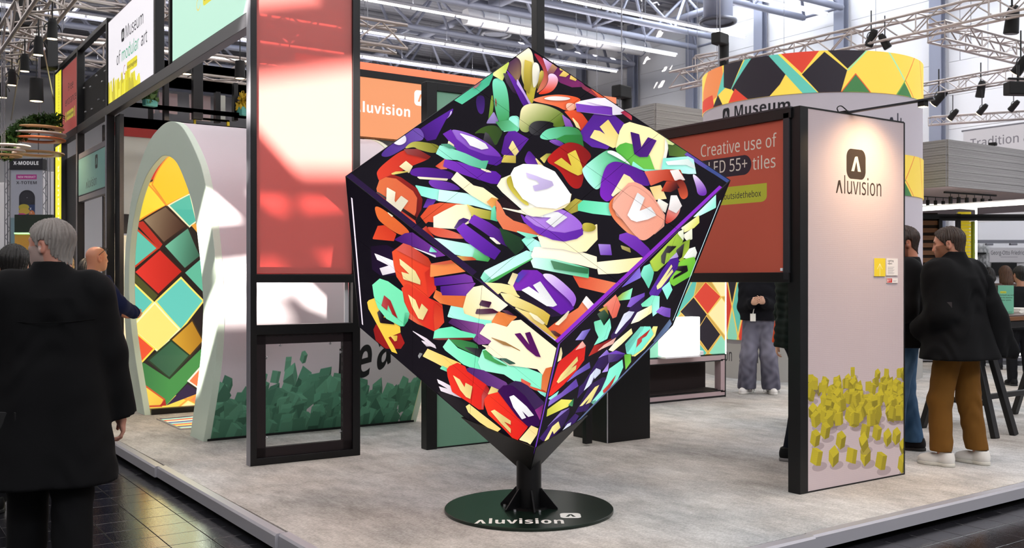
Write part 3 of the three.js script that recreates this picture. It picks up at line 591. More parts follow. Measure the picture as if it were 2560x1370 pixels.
  for (const [i, x] of [25.6, 19, 11, 3, -6, -15].entries()) {                      // purlins and pipes across the trusses
    const t = thing('roof_pipe', i ? `long grey pipe crossing the roof trusses, ${['', 'second', 'third', 'fourth', 'fifth', 'last'][i]} from the white hall wall` : 'long grey pipe crossing the roof trusses close along the white hall wall', 'pipe', x, 11.15, 14, 0, 'pipes crossing under the hall roof');
    rod('pipe', V(0, 0, -34), V(0, 0, 33), 0.14, M.steelGrey, t);
  }
  const duct = thing('air_duct', 'thick pale round air duct under the roof, dappled with sunlight', 'air duct', 18, 10.7, 29, 0);
  rod('duct_pipe', new THREE.Vector3(0, 0, 0), new THREE.Vector3(8.6, 0, 0), 0.3, M.wallWhite, duct);
  for (let i = 0; i < 4; i++) rod('duct_hanger', new THREE.Vector3(0.6 + i * 2.2, 0.3, 0), new THREE.Vector3(0.6 + i * 2.2, 1.55, 0), 0.01, M.aluDark, duct);
  for (let i = 0; i < 8; i++) mesh('duct_clamp', moved(new THREE.TorusGeometry(0.31, 0.02, 6, 20).rotateY(Math.PI / 2), 0.6 + i * 1.1, 0, 0), M.steelGrey, duct);
  for (const [px, py, d] of [[1795, 18, 30], [1240, 55, 36]]) {      // round air outlets hanging from the roof
    const p = at(px, py, d), v = thing('air_outlet', px > 1500 ? 'round grey air outlet under the roof above the printed tower' : 'round grey air outlet under the roof above the glowing cube', 'air vent', p.x, p.y, -p.z);
    mesh('outlet_drum', new THREE.CylinderGeometry(0.45, 0.45, 0.9, 24), M.steelGrey, v); mesh('outlet_rim', moved(new THREE.TorusGeometry(0.52, 0.07, 8, 28).rotateX(Math.PI / 2), 0, -0.45, 0), M.aluDark, v);
    mesh('feed_pipe', moved(new THREE.CylinderGeometry(0.3, 0.3, 12.2 - p.y, 16), 0, (12.2 - p.y) / 2, 0), M.steelGrey, v);
  }
  // rows of fluorescent tubes
  for (const [i, a] of LAMP_ROWS.filter((k) => k > 11).entries()) {
    const t = thing('strip_light', `row of white fluorescent tubes under the hall roof, the ${NTH[i]} of the parallel rows`, 'strip light', LAMP_END, LAMP_H, a, 0, 'parallel rows of tubes under the roof');
    mesh('rail', moved(box(LAMP_LEN, 0.07, 0.09), -LAMP_LEN / 2, 0.06, 0), M.white, t);
    for (let i = 0; i < 26; i++) mesh('tube', G.ft || (G.ft = moved(new THREE.CylinderGeometry(0.035, 0.035, 1.44, 8).rotateZ(Math.PI / 2), 0, 0, 0)), M.lampWhite, t, -0.78 - i * 1.53, 0, 0);
    for (let i = 0; i < 13; i++) mesh('hanger', G.hg || (G.hg = new THREE.CylinderGeometry(0.008, 0.008, 2.7, 5)), M.aluDark, t, -1.5 - i * 3.05, 1.4, 0);
  }
}

// ---------------------------------------------------------------- the glowing cube balanced on one corner
{
  const cx = 3.478, ca = 4.858, L = 1.515, h0 = 0.233, az = -2.0772;
  const t = thing('cube_display', 'huge glowing screen cube with colourful tumbling badges, balanced on one corner', 'display', cx, 0, ca);
  const R = L * Math.sqrt(2 / 3), hs = L / Math.sqrt(3), P = {};
  P.B = new THREE.Vector3(0, h0, 0); P.T = new THREE.Vector3(0, h0 + 3 * hs, 0);
  ['F', 'LR', 'LL'].forEach((n, i) => { const k = az + i * 2 * Math.PI / 3; P[n] = new THREE.Vector3(R * Math.cos(k), h0 + hs, -R * Math.sin(k)); });
  ['UR', 'X', 'UL'].forEach((n, i) => { const k = az + Math.PI / 3 + i * 2 * Math.PI / 3; P[n] = new THREE.Vector3(R * Math.cos(k), h0 + 2 * hs, -R * Math.sin(k)); });
  const picture = (draw, extra) => canvasTex(1536, 1536, (g, w) => {
    g.fillStyle = '#0b0810'; g.fillRect(0, 0, w, w);
    const fill = (c, p) => {
      let [a, b] = c.split('>'); if (!b) { const k = new THREE.Color(a); b = '#' + k.clone().multiplyScalar(0.72).getHexString(); a = '#' + k.lerp(new THREE.Color(1, 1, 1), 0.06).getHexString(); }
      let x0 = 9, x1 = -9, y0 = 9, y1 = -9; for (let i = 0; i < p.length; i += 2) { x0 = Math.min(x0, p[i]); x1 = Math.max(x1, p[i]); y0 = Math.min(y0, p[i + 1]); y1 = Math.max(y1, p[i + 1]); }
      const l = g.createLinearGradient(p[0] * w, p[1] * w, p[p.length / 2 & ~1] * w, p[(p.length / 2 & ~1) + 1] * w); l.addColorStop(0, a); l.addColorStop(1, b); return l;
    };
    const poly = (c, p) => { g.fillStyle = fill(c, p); g.beginPath(); for (let i = 0; i < p.length; i += 2) g.lineTo(p[i] * w, p[i + 1] * w); g.closePath(); g.fill(); g.shadowColor = 'rgba(0,0,0,0)'; g.lineJoin = 'round'; g.lineWidth = 8; g.strokeStyle = g.fillStyle; g.stroke(); g.shadowColor = 'rgba(6,2,14,0.42)'; };
    const soft = (c, p) => {
      g.fillStyle = fill(c, p); g.beginPath(); const n = p.length / 2, q = (i) => [p[(i % n) * 2] * w, p[(i % n) * 2 + 1] * w];
      for (let i = 0; i < n; i++) { const [ax, ay] = q(i), [bx, by] = q(i + 1), mx = (ax + bx) / 2, my = (ay + by) / 2; if (!i) g.moveTo(mx, my); const [dx, dy] = q(i + 2); g.quadraticCurveTo(bx, by, (bx + dx) / 2, (by + dy) / 2); }
      g.closePath(); g.fill();
    };
    g.shadowColor = 'rgba(6,2,14,0.42)'; g.shadowBlur = 20; g.shadowOffsetX = 3; g.shadowOffsetY = 5; draw(poly, soft); g.shadowColor = 'rgba(0,0,0,0)'; g.shadowBlur = 0; extra(g, w);
    g.fillStyle = 'rgba(8,4,14,0.20)'; for (let i = 0; i < w; i += 3) { g.fillRect(i, 0, 1, w); g.fillRect(0, i, w, 1); }   // the gaps between the diodes
  });
  const bandFill = (g, x, y, w, h, c) => { g.fillStyle = c; g.fillRect(x, y, w, h); };
  const pics = {
    top: picture(drawTop, (g, w) => { bandFill(g, w * 0.986, w * 0.05, w * 0.014, w * 0.95, '#8a2cc4'); bandFill(g, w * 0.9, 0, w * 0.1, w * 0.018, '#3a4a86'); bandFill(g, 0, w * 0.976, w * 0.62, w * 0.024, '#241038'); }),
    left: picture(drawLeft, (g, w) => { bandFill(g, w * 0.018, w * 0.1, w * 0.008, w * 0.86, '#f4e6f4'); }),
    right: picture(drawRight, (g, w) => { bandFill(g, w * 0.978, w * 0.1, w * 0.008, w * 0.84, '#bfe4ea'); bandFill(g, 0, 0, w * 0.7, w * 0.012, '#6a2aa0'); bandFill(g, 0, 0, w * 0.012, w, '#6a34b4'); bandFill(g, w * 0.25, w * 0.975, w * 0.72, w * 0.025, '#5a6a90'); }),
  };
  const casing = std(0x0a0a0c, 0.5, 0.2), nTile = 3, s = L / nTile, dep = 0.02;
  const face = (tex, O, Ux, Vx) => {
    const u = P[Ux].clone().sub(P[O]).normalize(), v = P[Vx].clone().sub(P[O]).normalize(), n = new THREE.Vector3().crossVectors(v, u).normalize();
    const m = new THREE.MeshPhysicalMaterial({ color: 0x0a0a0a, map: tex, emissive: 0xffffff, emissiveMap: tex, emissiveIntensity: 1.55, roughness: 0.6, specularIntensity: 0.15 }), basis = new THREE.Matrix4().makeBasis(u, v.clone().negate(), n);
    for (let i = 0; i < nTile; i++) for (let j = 0; j < nTile; j++) {
      const g = box(s - 0.0016, s - 0.0016, dep), uv = g.attributes.uv;
      for (let k = 16; k < 20; k++) { const du = uv.getX(k), dv = uv.getY(k); uv.setXY(k, (i + du) / nTile, 1 - (j + 1 - dv) / nTile); }
      const q = mesh('screen_tile', g, [casing, casing, casing, casing, m, casing], t);
      q.quaternion.setFromRotationMatrix(basis);
      q.position.copy(P[O]).addScaledVector(u, (i + 0.5) * s).addScaledVector(v, (j + 0.5) * s).addScaledVector(n, -dep / 2);
    }
    const c = P[O].clone().addScaledVector(u, L / 2).addScaledVector(v, L / 2);
    return { c, n };
  };
  const f1 = face(pics.top, 'T', 'UR', 'UL'), f2 = face(pics.left, 'UL', 'F', 'LL'), f3 = face(pics.right, 'F', 'UR', 'B');
  const base = V(cx, 0, ca);
  [[f1, new THREE.Color(1, 0.75, 0.7)], [f2, new THREE.Color(0.9, 0.55, 0.4)], [f3, new THREE.Color(0.6, 0.55, 0.65)]].forEach(([f, c]) => {
    const p = base.clone().add(f.c).addScaledVector(f.n, 0.03); area(c, 0.22, L * 0.96, L * 0.96, p, p.clone().add(f.n));
  });
  // the three faces turned away, as plain black panels
  const mid = P.T.clone().add(P.B).multiplyScalar(0.5);
  const panel = (O, A, B) => {
    const u = P[A].clone().sub(P[O]).normalize(), v = P[B].clone().sub(P[O]).normalize(), c = P[O].clone().addScaledVector(u, L / 2).addScaledVector(v, L / 2), n = new THREE.Vector3().crossVectors(u, v).normalize(); let w = v;
    if (n.dot(c.clone().sub(mid)) < 0) { n.negate(); w = v.clone().negate(); }
    const q = mesh('back_panel', box(L * 0.998, L * 0.998, 0.02), casing, t); q.quaternion.setFromRotationMatrix(new THREE.Matrix4().makeBasis(u, w, n)); q.position.copy(c).addScaledVector(n, -0.012);
  };
  panel('T', 'UR', 'X'); panel('T', 'X', 'UL'); panel('B', 'LL', 'LR');
  const edge = std(0x1b1a20, 0.35, 0.5);
  for (const [a, b] of [['T', 'UL'], ['T', 'UR'], ['UL', 'F'], ['UR', 'F'], ['F', 'B'], ['UL', 'LL'], ['UR', 'LR'], ['LL', 'B'], ['LR', 'B'], ['T', 'X'], ['X', 'LL'], ['X', 'LR']]) rod('edge_profile', P[a], P[b], 0.003, edge, t);
  // cup of black plate around the lower corner
  const along = (n, k) => P.B.clone().lerp(P[n], k);
  const c0 = P.B.clone().add(new THREE.Vector3(0, -0.03, 0));
  for (const [A, B, ka, kb] of [['F', 'LR', 0.255, 0.375], ['LR', 'LL', 0.375, 0.375], ['LL', 'F', 0.375, 0.255]]) {
    const pa = along(A, ka), pb = along(B, kb), n = new THREE.Vector3().crossVectors(P[B].clone().sub(P.B), P[A].clone().sub(P.B)).normalize(), center = P.T.clone().add(P.B).multiplyScalar(0.5);
    if (n.dot(pa.clone().sub(center)) < 0) n.negate();
    const out = [c0, pa.clone().addScaledVector(new THREE.Vector3(0, -1, 0), 0.012).addScaledVector(n, 0.008), pb.clone().addScaledVector(new THREE.Vector3(0, -1, 0), 0.012).addScaledVector(n, 0.008)];
    const inn = out.map((p) => p.clone().addScaledVector(n, -0.006));
    const tri = [[out[0], out[1], out[2]], [inn[0], inn[2], inn[1]], [out[1], inn[1], inn[2]], [out[1], inn[2], out[2]], [out[0], inn[0], inn[1]], [out[0], inn[1], out[1]], [out[0], out[2], inn[2]], [out[0], inn[2], inn[0]]];
    const g = new THREE.BufferGeometry(); g.setAttribute('position', new THREE.Float32BufferAttribute(tri.flat().flatMap((p) => p.toArray()), 3)); g.setAttribute('uv', new THREE.Float32BufferAttribute(new Float32Array(tri.length * 6), 2)); g.computeVertexNormals();
    mesh('corner_cup', g, new THREE.MeshStandardMaterial({ color: 0x121210, roughness: 0.42, metalness: 0.3, side: THREE.DoubleSide }), t);
  }
  mesh('pole', moved(new THREE.CylinderGeometry(0.077, 0.077, 0.36, 40), 0, 0.2, 0), M.blackSteel, t);
  mesh('collar', moved(new THREE.CylinderGeometry(0.11, 0.13, 0.012, 40), 0, 0.024, 0), M.blackSteel, t);
  for (let i = 0; i < 6; i++) {
    const sh = new THREE.Shape(); [[0.07, 0.02], [0.185, 0.02], [0.185, 0.03], [0.085, 0.14], [0.07, 0.14]].forEach(([x, y], k) => k ? sh.lineTo(x, y) : sh.moveTo(x, y));
    const g = new THREE.ExtrudeGeometry(sh, { depth: 0.008, bevelEnabled: true, bevelSize: 0.001, bevelThickness: 0.001, bevelSegments: 1 }); g.translate(0, 0, -0.004); g.rotateY(i * Math.PI / 3 + 0.62 + 0.52);
    mesh('gusset', g, M.blackSteel, t);
    mesh('anchor_bolt', moved(new THREE.CylinderGeometry(0.009, 0.009, 0.012, 6), 0.15 * Math.cos(i * Math.PI / 3 + 1.75), 0.026, 0.15 * Math.sin(i * Math.PI / 3 + 1.75)), M.screw, t);
  }
  const disc = [[0, 0], [0.512, 0], [0.52, 0.003], [0.52, 0.016], [0.517, 0.02], [0, 0.02]].map(([x, y]) => new THREE.Vector2(x, y));
  const plate = mesh('base_plate', new THREE.LatheGeometry(disc, 96), std(0x13221a, 0.28, 0.35), t);  // green in the base colour stands in for the reflected screen light
  const logo = canvasTex(1024, 512, (g, w, h) => { g.clearRect(0, 0, w, h); const e = wordmark(g, 20, 470, 250, '#f2efe9', 'bold', 0.74); emblem(g, 800, 80, 190, '#f2efe9', '#101813', 1.0); });
  const dec = new THREE.PlaneGeometry(0.66, 0.33); dec.rotateX(-Math.PI / 2);
  const dm = new THREE.MeshStandardMaterial({ map: logo, transparent: true, roughness: 0.4, color: 0xffffff });
  const d = mesh('printed_name', dec, dm, t, -0.16, 0.0212, 0.225); d.rotation.y = -0.604;
}

// ---------------------------------------------------------------- prints: tumbling cubes, harlequin lozenges
function cubePrint(g, cx, cy, s, rot, base, k = 1) {               // one printed cube, turned at random: its visible sides as flat tones
  const c = new THREE.Color(base), q = new THREE.Quaternion().setFromEuler(new THREE.Euler(0.35 + 0.5 * Math.sin(rot * 3.1), rot, 0.5 * Math.sin(rot * 5.3)));
  const ax = [new THREE.Vector3(1, 0, 0), new THREE.Vector3(0, 1, 0), new THREE.Vector3(0, 0, 1)].map((v) => v.applyQuaternion(q));
  for (let i = 0; i < 3; i++) {
    const n = ax[i].clone(); if (n.z < 0) n.negate(); const u = ax[(i + 1) % 3], v = ax[(i + 2) % 3];
    const m = n.y > 0.55 ? 1.12 : n.y < -0.45 ? 0.52 : n.x > 0.25 ? 0.68 : 0.95;
    g.fillStyle = '#' + c.clone().multiplyScalar(m * k).getHexString(); g.beginPath();
    for (const [a, e] of [[-1, -1], [1, -1], [1, 1], [-1, 1]]) g.lineTo(cx + (n.x + u.x * a + v.x * e) * s * 0.6, cy - (n.y + u.y * a + v.y * e) * s * 0.6);
    g.closePath(); g.fill();
  }
}
const LOZ = { R: '#d8402c', O: '#e9874a', Y: '#f6d452', C: '#fbe9a8', T: '#5fbfae', M: '#8ed8b8', G: '#3f7a44', K: '#1c1420', P: '#34164e', B: '#7a5a44' };
function lozenge(g, x, y, hw, hh, c, rim, t = 3) {
  g.beginPath(); g.moveTo(x, y - hh); g.lineTo(x + hw, y); g.lineTo(x, y + hh); g.lineTo(x - hw, y); g.closePath(); g.fillStyle = LOZ[c] || c; g.fill();
  if (rim) { g.strokeStyle = rim; g.lineWidth = t; g.stroke(); }
}
const rhombPoly = (g, c, p, rim, t = 4) => { g.beginPath(); for (let i = 0; i < p.length; i += 2) g.lineTo(p[i], p[i + 1]); g.closePath(); g.fillStyle = LOZ[c] || c; g.fill(); if (rim) { g.strokeStyle = rim; g.lineWidth = t; g.stroke(); } };

// ---------------------------------------------------------------- the arch: oval tunnel with a glowing harlequin lining
{
  const t = thing('arch_tunnel', 'pale green oval archway lined with a glowing harlequin print, green cubes on its fabric side', 'archway', 2.6, 0, 9.75);
  const A0 = 9.75, len = 2.12;
  // outlines as (a, h) from the far foot over the top to the near foot
  const outer = [[10.87, 0], [11.27, 0.53], [11.44, 1.06], [11.43, 1.65], [11.2, 2.2], [10.85, 2.58], [10.40, 2.84], [9.98, 2.94], [9.6, 2.952], [9.2, 2.85], [8.77, 2.57], [8.51, 2.3], [8.31, 1.9], [8.19, 1.49], [8.145, 1.1], [8.25, 0.62], [8.545, 0]];
  const inner = [[10.56, 0], [10.94, 0.55], [11.17, 0.98], [11.24, 1.42], [11.16, 1.86], [10.92, 2.22], [10.51, 2.5], [10.05, 2.63], [9.75, 2.645], [9.4, 2.55], [9.11, 2.35], [8.83, 2.07], [8.66, 1.7], [8.56, 1.35], [8.545, 1.1], [8.63, 0.68], [8.93, 0]];
  const curve = (p) => new THREE.SplineCurve(p.map(([a, h]) => new THREE.Vector2(-(a - A0), h))).getPoints(96);   // local z = -(a - A0)
  const o = curve(outer), n = curve(inner);
  const ring = (d, b) => { const s = new THREE.Shape([...o, ...n.slice().reverse()]); const g = new THREE.ExtrudeGeometry(s, { depth: d, bevelEnabled: true, bevelSize: 0.004, bevelThickness: 0.004, bevelSegments: 1 }); g.rotateY(-Math.PI / 2); return g; };
  mesh('arch_face', ring(0.055), std(0xcfdfcf, 0.42), t, 0.055, 0, 0);
  mesh('arch_face', ring(0.05), std(0xcfdfcf, 0.42), t, len, 0, 0);
  const skin = (pts, x0, x1, grow) => {                             // sheet that follows an outline; u along the tunnel, v around it
    const pos = [], uv = [], idx = []; let s = 0; const L = [0]; for (let i = 1; i < pts.length; i++) L.push(s += pts[i].distanceTo(pts[i - 1]));
    pts.forEach((p, i) => { for (const [x, u] of [[x0, 0], [x1, 1]]) { pos.push(x, p.y + grow * 0.0, p.x); uv.push(u, 1 - L[i] / s); } });
    for (let i = 0; i + 1 < pts.length; i++) { const k = i * 2; idx.push(k, k + 1, k + 2, k + 1, k + 3, k + 2); }
    const g = new THREE.BufferGeometry(); g.setAttribute('position', new THREE.Float32BufferAttribute(pos, 3)); g.setAttribute('uv', new THREE.Float32BufferAttribute(uv, 2)); g.setIndex(idx); g.computeVertexNormals(); return { g, s };
  };
  const so = skin(o, 0.055, len - 0.06, 0);
  const print = canvasTex(1024, 2048, (g, w, h) => {                // v = 0 at the near foot: bottom rows of the canvas are the near foot
    g.fillStyle = '#d2c8ce'; g.fillRect(0, 0, w, h);
    const px = w / (len - 0.115), py = h / so.s, Y = (m) => h - m * py;
    const put = (s, x, hh, r) => { g.save(); g.translate(x * px, Y(hh)); g.rotate(r); word(g, s, 0, 0, 0.3 * px, '#141216', 'center', 'bold'); g.restore(); };
    put('v', 1.14, 0.52, 0.12); put('e', 1.36, 0.56, -0.12); put('a', 1.57, 0.66, -0.34);
    let sd = 77; const r = () => { sd = (sd * 16807) % 2147483647; return sd / 2147483647; };
    for (const [x, m, s] of [[0.6, 0.74, 0.045], [0.74, 0.8, 0.036], [0.5, 0.62, 0.05]]) cubePrint(g, x * px, Y(m), s * px, r() * 6, '#67a486');
    for (let i = 0; i < 190; i++) {
      const x = r() * 2.1, top = 0.44 + 0.16 * Math.exp(-((x - 0.75) ** 2) / 0.2) + 0.07 * Math.sin(x * 7.1), m = top * (1 - i / 190) * (0.7 + 0.4 * r()) + 0.03;
      cubePrint(g, x * px, Y(Math.max(0.02, m)), (0.06 + r() * 0.035) * px, r() * 6.28, ['#5b967a', '#67a486', '#528a70'][i % 3], 0.85 + r() * 0.3);
    }
  });
  mesh('fabric_side', so.g, new THREE.MeshStandardMaterial({ map: print, roughness: 0.88, bumpMap: weaveBump, bumpScale: 0.0005, side: THREE.DoubleSide }), t);
  const inset = n.map((p) => new THREE.Vector2(p.x * 1.0, p.y));
  const si = skin(inset.filter((p) => p.y > 0.055), 0.06, len - 0.06, 0);
  const lining = canvasTex(1024, 2048, (g, w, h) => {
    // drawn as seen from the entrance: x to the right along the tunnel (near its mouth at the left), y down the far side from the crown
    g.fillStyle = '#2a1a1e'; g.fillRect(0, 0, w, h);
    const cell = [['Y', 'O', 'R', 'K', 'Y', 'T'], ['Y', 'B', 'T', 'Y', 'C', 'R'], ['T', 'R', 'M', 'T', 'K', 'Y'], ['R', 'T', 'C', 'T', 'Y', 'K'], ['C', 'G', 'Y', 'K', 'T', 'R'], ['O', 'Y', 'K', 'R', 'G', 'C'], ['Y', 'R', 'T', 'P', 'C', 'O']];
    const hw = 150, hh = 66;
    for (let j = -1; j < 34; j++) for (let i = -1; i < 5; i++) {
      const x = i * 2 * hw + (j & 1 ? hw : 0) + 60, y = j * hh + 20, c = cell[((j % 7) + 7) % 7][((i + 2 * (j >> 1)) % 6 + 6) % 6];
      lozenge(g, x + 8, y + 8, hw, hh, '#120a10'); lozenge(g, x, y, hw - 5, hh - 4, c, c === 'T' || c === 'C' || c === 'M' ? '#ffe98a' : c === 'K' || c === 'G' ? '#3a2014' : '#f0a03a', 6);
    }
    g.fillStyle = '#140c10'; g.fillRect(0, h * 0.02, w * 0.42, h * 0.44);
    const Z = (c, rim, p) => { const [a, e] = c.split('>'); let f = a; if (e) { f = g.createLinearGradient(p[0] * w, p[1] * h, p[4] * w, p[5] * h); f.addColorStop(0, a); f.addColorStop(1, e); } rhombPoly(g, f, p.map((v, k) => v * (k & 1 ? h : w)), rim === '-' ? null : rim, 7); };
    Z('#f0d030', '-', [-0.035, 0.478, -0.033, 0.518, -0.028, 0.564, 0.037, 0.496]);
    Z('#c8121c', '#3a0a0a', [-0.019, 0.405, -0.035, 0.478, -0.035, 0.579, -0.028, 0.612, 0.121, 0.444]);
    Z('#160c10', '-', [-0.003, 0.486, 0.015, 0.491, -0.026, 0.614, -0.037, 0.622]);
    Z('#f2d23c', '#e8a020', [-0.020, 0.392, 0.001, 0.404, 0.122, 0.443, -0.028, 0.631, 0.236, 0.376, 0.125, 0.365]);
    Z('#f0d020', '#e8902a', [-0.026, 0.362, -0.020, 0.392, 0.112, 0.361, 0.105, 0.337, -0.020, 0.324]);
    Z('#f2d83c', '#f0902a', [-0.021, 0.316, -0.023, 0.356, -0.027, 0.409, 0.023, 0.391, 0.124, 0.353]);
    Z('#f0c424', '#e8902a', [0.016, 0.400, -0.015, 0.649, 0.227, 0.381, 0.126, 0.353]);
    Z('#4fb8a4', '#f4ecc0', [0.136, 0.353, 0.231, 0.382, 0.310, 0.323, 0.275, 0.312]);
    Z('#9a8468>#3a1c14', '#2a120c', [0.017, 0.322, 0.123, 0.351, 0.261, 0.313, 0.147, 0.282]);
    Z('#b8281c', '-', [-0.021, 0.316, 0.020, 0.320, 0.141, 0.280, 0.125, 0.272]);
    Z('#5fc0ac', '#c83a20', [-0.032, 0.234, -0.021, 0.309, 0.117, 0.273]);
    Z('#74c4a4>#2f5a48', '#1c1014', [0.149, 0.277, 0.270, 0.311, 0.359, 0.261, 0.272, 0.239]);
    Z('#e8a03a', '-', [0.284, 0.315, 0.312, 0.320, 0.334, 0.299]);
    Z('#e2342a>#b81a14', '#2a0c0c', [-0.005, 0.234, 0.130, 0.272, 0.262, 0.235, 0.126, 0.197]);
    Z('#5fb89a', '-', [0.274, 0.233, 0.364, 0.257, 0.377, 0.201]);
    Z('#4a4a20', '-', [-0.032, 0.229, -0.005, 0.233, 0.123, 0.196, 0.095, 0.185]);
    Z('#5cc2b4', '#ffe46a', [-0.036, 0.225, 0.097, 0.185, -0.049, 0.140]);
    Z('#62c8ba', '#ffe46a', [0.110, 0.186, 0.252, 0.225, 0.377, 0.186, 0.235, 0.137]);
    Z('#fbe27a', '#fff6c0', [-0.031, 0.143, 0.104, 0.184, 0.227, 0.138, 0.095, 0.099]);
    Z('#140a14', '-', [0.303, 0.156, 0.377, 0.175, 0.360, 0.127]);
    Z('#d8a230>#a87418', '#3a2410', [0.171, 0.120, 0.304, 0.154, 0.351, 0.116, 0.261, 0.089]);
    Z('#e8502c', '#ffd84a', [-0.050, 0.141, -0.032, 0.142, 0.075, 0.105, -0.015, 0.078, -0.062, 0.089]);
    Z('#2c6a3a>#3f8a44', '-', [-0.057, 0.087, 0.014, 0.080, 0.129, 0.049, 0.343, 0.105, 0.316, 0.069, 0.089, 0.004, -0.054, 0.060]);
    Z('#24503a>#3a6a48', '#163018', [0.033, 0.085, 0.172, 0.119, 0.259, 0.090, 0.129, 0.051]);
    Z('#f8e060>#e8b83c', '#c8502a', [-0.059, 0.057, 0.082, 0.014, 0.062, 0.003, -0.055, 0.004]);
    Z('#c8281c', '-', [-0.061, 0.074, -0.032, 0.068, -0.051, 0.061]);
    Z('#a82018', '-', [0.051, 0.003, 0.087, 0.014, 0.087, 0.003]);
    Z('#ee7a48', '#f8e8d8', [0.226, 0.044, 0.315, 0.070, 0.284, 0.027]);
    Z('#24103c', '-', [0.087, 0.003, 0.219, 0.039, 0.279, 0.022]);
  });
  mesh('lit_lining', si.g, new THREE.MeshStandardMaterial({ map: lining, emissive: 0xffffff, emissiveMap: lining, emissiveIntensity: 0.95, color: 0x909090, roughness: 0.6, side: THREE.DoubleSide }), t);
  for (const pts of [n]) { const f = pts[0], e = pts[pts.length - 1]; mesh('skirting', box(len - 0.12, 0.06, 0.03), M.black, t, len / 2, 0.03, f.x + 0.02); mesh('skirting', box(len - 0.12, 0.06, 0.03), M.black, t, len / 2, 0.03, e.x - 0.02); }
  mesh('bottom_edge', box(len - 0.06, 0.02, 0.03), M.black, t, len / 2, 0.01, -(8.53 - A0) - 0.012);
  area(new THREE.Color(1, 0.85, 0.5), 1.4, 1.9, 2.0, V(3.7, 1.35, 10.95), V(3.7, 1.3, 8));

  // glowing floor tile in front of the arch
  const fl = thing('floor_screen', 'small glowing floor panel with bright coloured bands, set in the carpet at the arch', 'floor panel', 2.93, 0.002, 9.75, 0);
  const bands = canvasTex(512, 512, (g, w, h) => { g.fillStyle = '#f2e2b0'; g.fillRect(0, 0, w, h); const c = ['#24104a', '#9fe0d0', '#e0503a', '#f4e9c0', '#3a4aa0', '#8ed8c8', '#e86a4a', '#f6d452', '#5a2a6a', '#9fe0d0', '#d8402c']; c.forEach((k, i) => { g.strokeStyle = k; g.lineWidth = 44; g.beginPath(); g.moveTo(-20, 20 + i * 50); g.bezierCurveTo(160, 60 + i * 50, 300, -20 + i * 50, 540, 30 + i * 48); g.stroke(); }); });
  mesh('frame', box(0.62, 0.01, 0.86), M.alu, fl, 0, 0.003, 0);
  const top = new THREE.PlaneGeometry(0.58, 0.82); top.rotateX(-Math.PI / 2); mesh('lit_top', top, lit(bands, 0.75), fl, 0, 0.0095, 0);
}
// ---------------------------------------------------------------- the tall black portal frame with the red translucent panel
{
  const turn = Math.atan2(-0.035, 0.88), t = thing('portal_frame', 'tall black metal frame with a red translucent panel and open bays, left of the cube', 'frame', 2.545, 0, 7.235, turn);
  const w = 0.9, top = 4.6, d = 0.09;
  mesh('post', moved(rbox(0.05, top, d, 0.004), 0.025, top / 2, 0), M.black, t); mesh('post', moved(rbox(0.065, top, d, 0.004), w - 0.0325, top / 2, 0), M.black, t);
  mesh('post_face', moved(box(0.004, top, d * 0.98), -0.002, top / 2, 0), M.aluDark, t);
  const bar = (h0, h1) => mesh('crossbar', moved(rbox(w - 0.1, h1 - h0, d, 0.004), w / 2 - 0.01, (h0 + h1) / 2, 0), M.black, t);
  bar(0.0, 0.055); bar(1.0, 1.075); bar(1.4, 1.465); bar(3.75, 3.82);
  // perforated inner frame of the lower bay
  const inner = (x0, x1, h0, h1, th) => {
    const parts = [[x0, x0 + th, h0, h1], [x1 - th, x1, h0, h1], [x0, x1, h0, h0 + th], [x0, x1, h1 - th, h1]].map(([a, b, c, e]) => mesh('inner_rail', moved(box(b - a, e - c, 0.05), (a + b) / 2, (c + e) / 2, 0), M.innerFrame, t));
    return parts;
  };
  inner(0.05, w - 0.065, 0.055, 1.0, 0.075);
  for (let i = 0; i < 11; i++) mesh('slot', G.slot || (G.slot = rbox(0.026, 0.006, 0.004, 0.002)), M.blackMatt, t, 0.15 + i * 0.058, 0.985, 0.027);
  for (let i = 0; i < 12; i++) mesh('slot', G.slot2 || (G.slot2 = rbox(0.004, 0.03, 0.03, 0.002)), M.blackMatt, t, w - 0.139, 0.16 + i * 0.065, 0);
  for (const [x, y, r] of [[0.25, 0.918, 0], [0.66, 0.918, 0], [0.133, 0.82, 1], [0.753, 0.84, 1], [0.133, 0.2, 1], [0.753, 0.2, 1], [0.25, 1.472, 2], [0.66, 1.472, 2]]) {
    const s = mesh('screw', G.screw || (G.screw = join([moved(new THREE.CylinderGeometry(0.004, 0.004, 0.03, 8), 0, 0, 0), moved(new THREE.CylinderGeometry(0.012, 0.012, 0.006, 12), 0, -0.008, 0)])), M.screw, t, x, y, 0.0); s.rotation.z = r === 1 ? (x < 0.4 ? Math.PI / 2 : -Math.PI / 2) : r === 2 ? Math.PI : 0;
  }
  const redFilm = new THREE.MeshPhysicalMaterial({ color: new THREE.Color(0.83, 0.26, 0.235), transmission: 0.5, thickness: 0, roughness: 0.22, ior: 1.45 });
  mesh('red_panel', moved(box(w - 0.115, 2.28, 0.006), w / 2 - 0.0075, 2.61, 0.02), redFilm, t);
  const rim = new THREE.MeshPhysicalMaterial({ color: new THREE.Color(0.62, 0.13, 0.12), transmission: 0.35, thickness: 0, roughness: 0.45 });
  for (const [x0, x1, h0, h1] of [[0.05, 0.085, 1.465, 3.75], [w - 0.12, w - 0.065, 1.465, 3.75], [0.085, w - 0.12, 1.465, 1.52]]) mesh('red_border', moved(box(x1 - x0, h1 - h0, 0.02), (x0 + x1) / 2, (h0 + h1) / 2, 0.0), rim, t);
  mesh('white_reveal', moved(box(0.03, 0.325, 0.02), w - 0.08, 1.2375, -0.06), M.white, t);
}
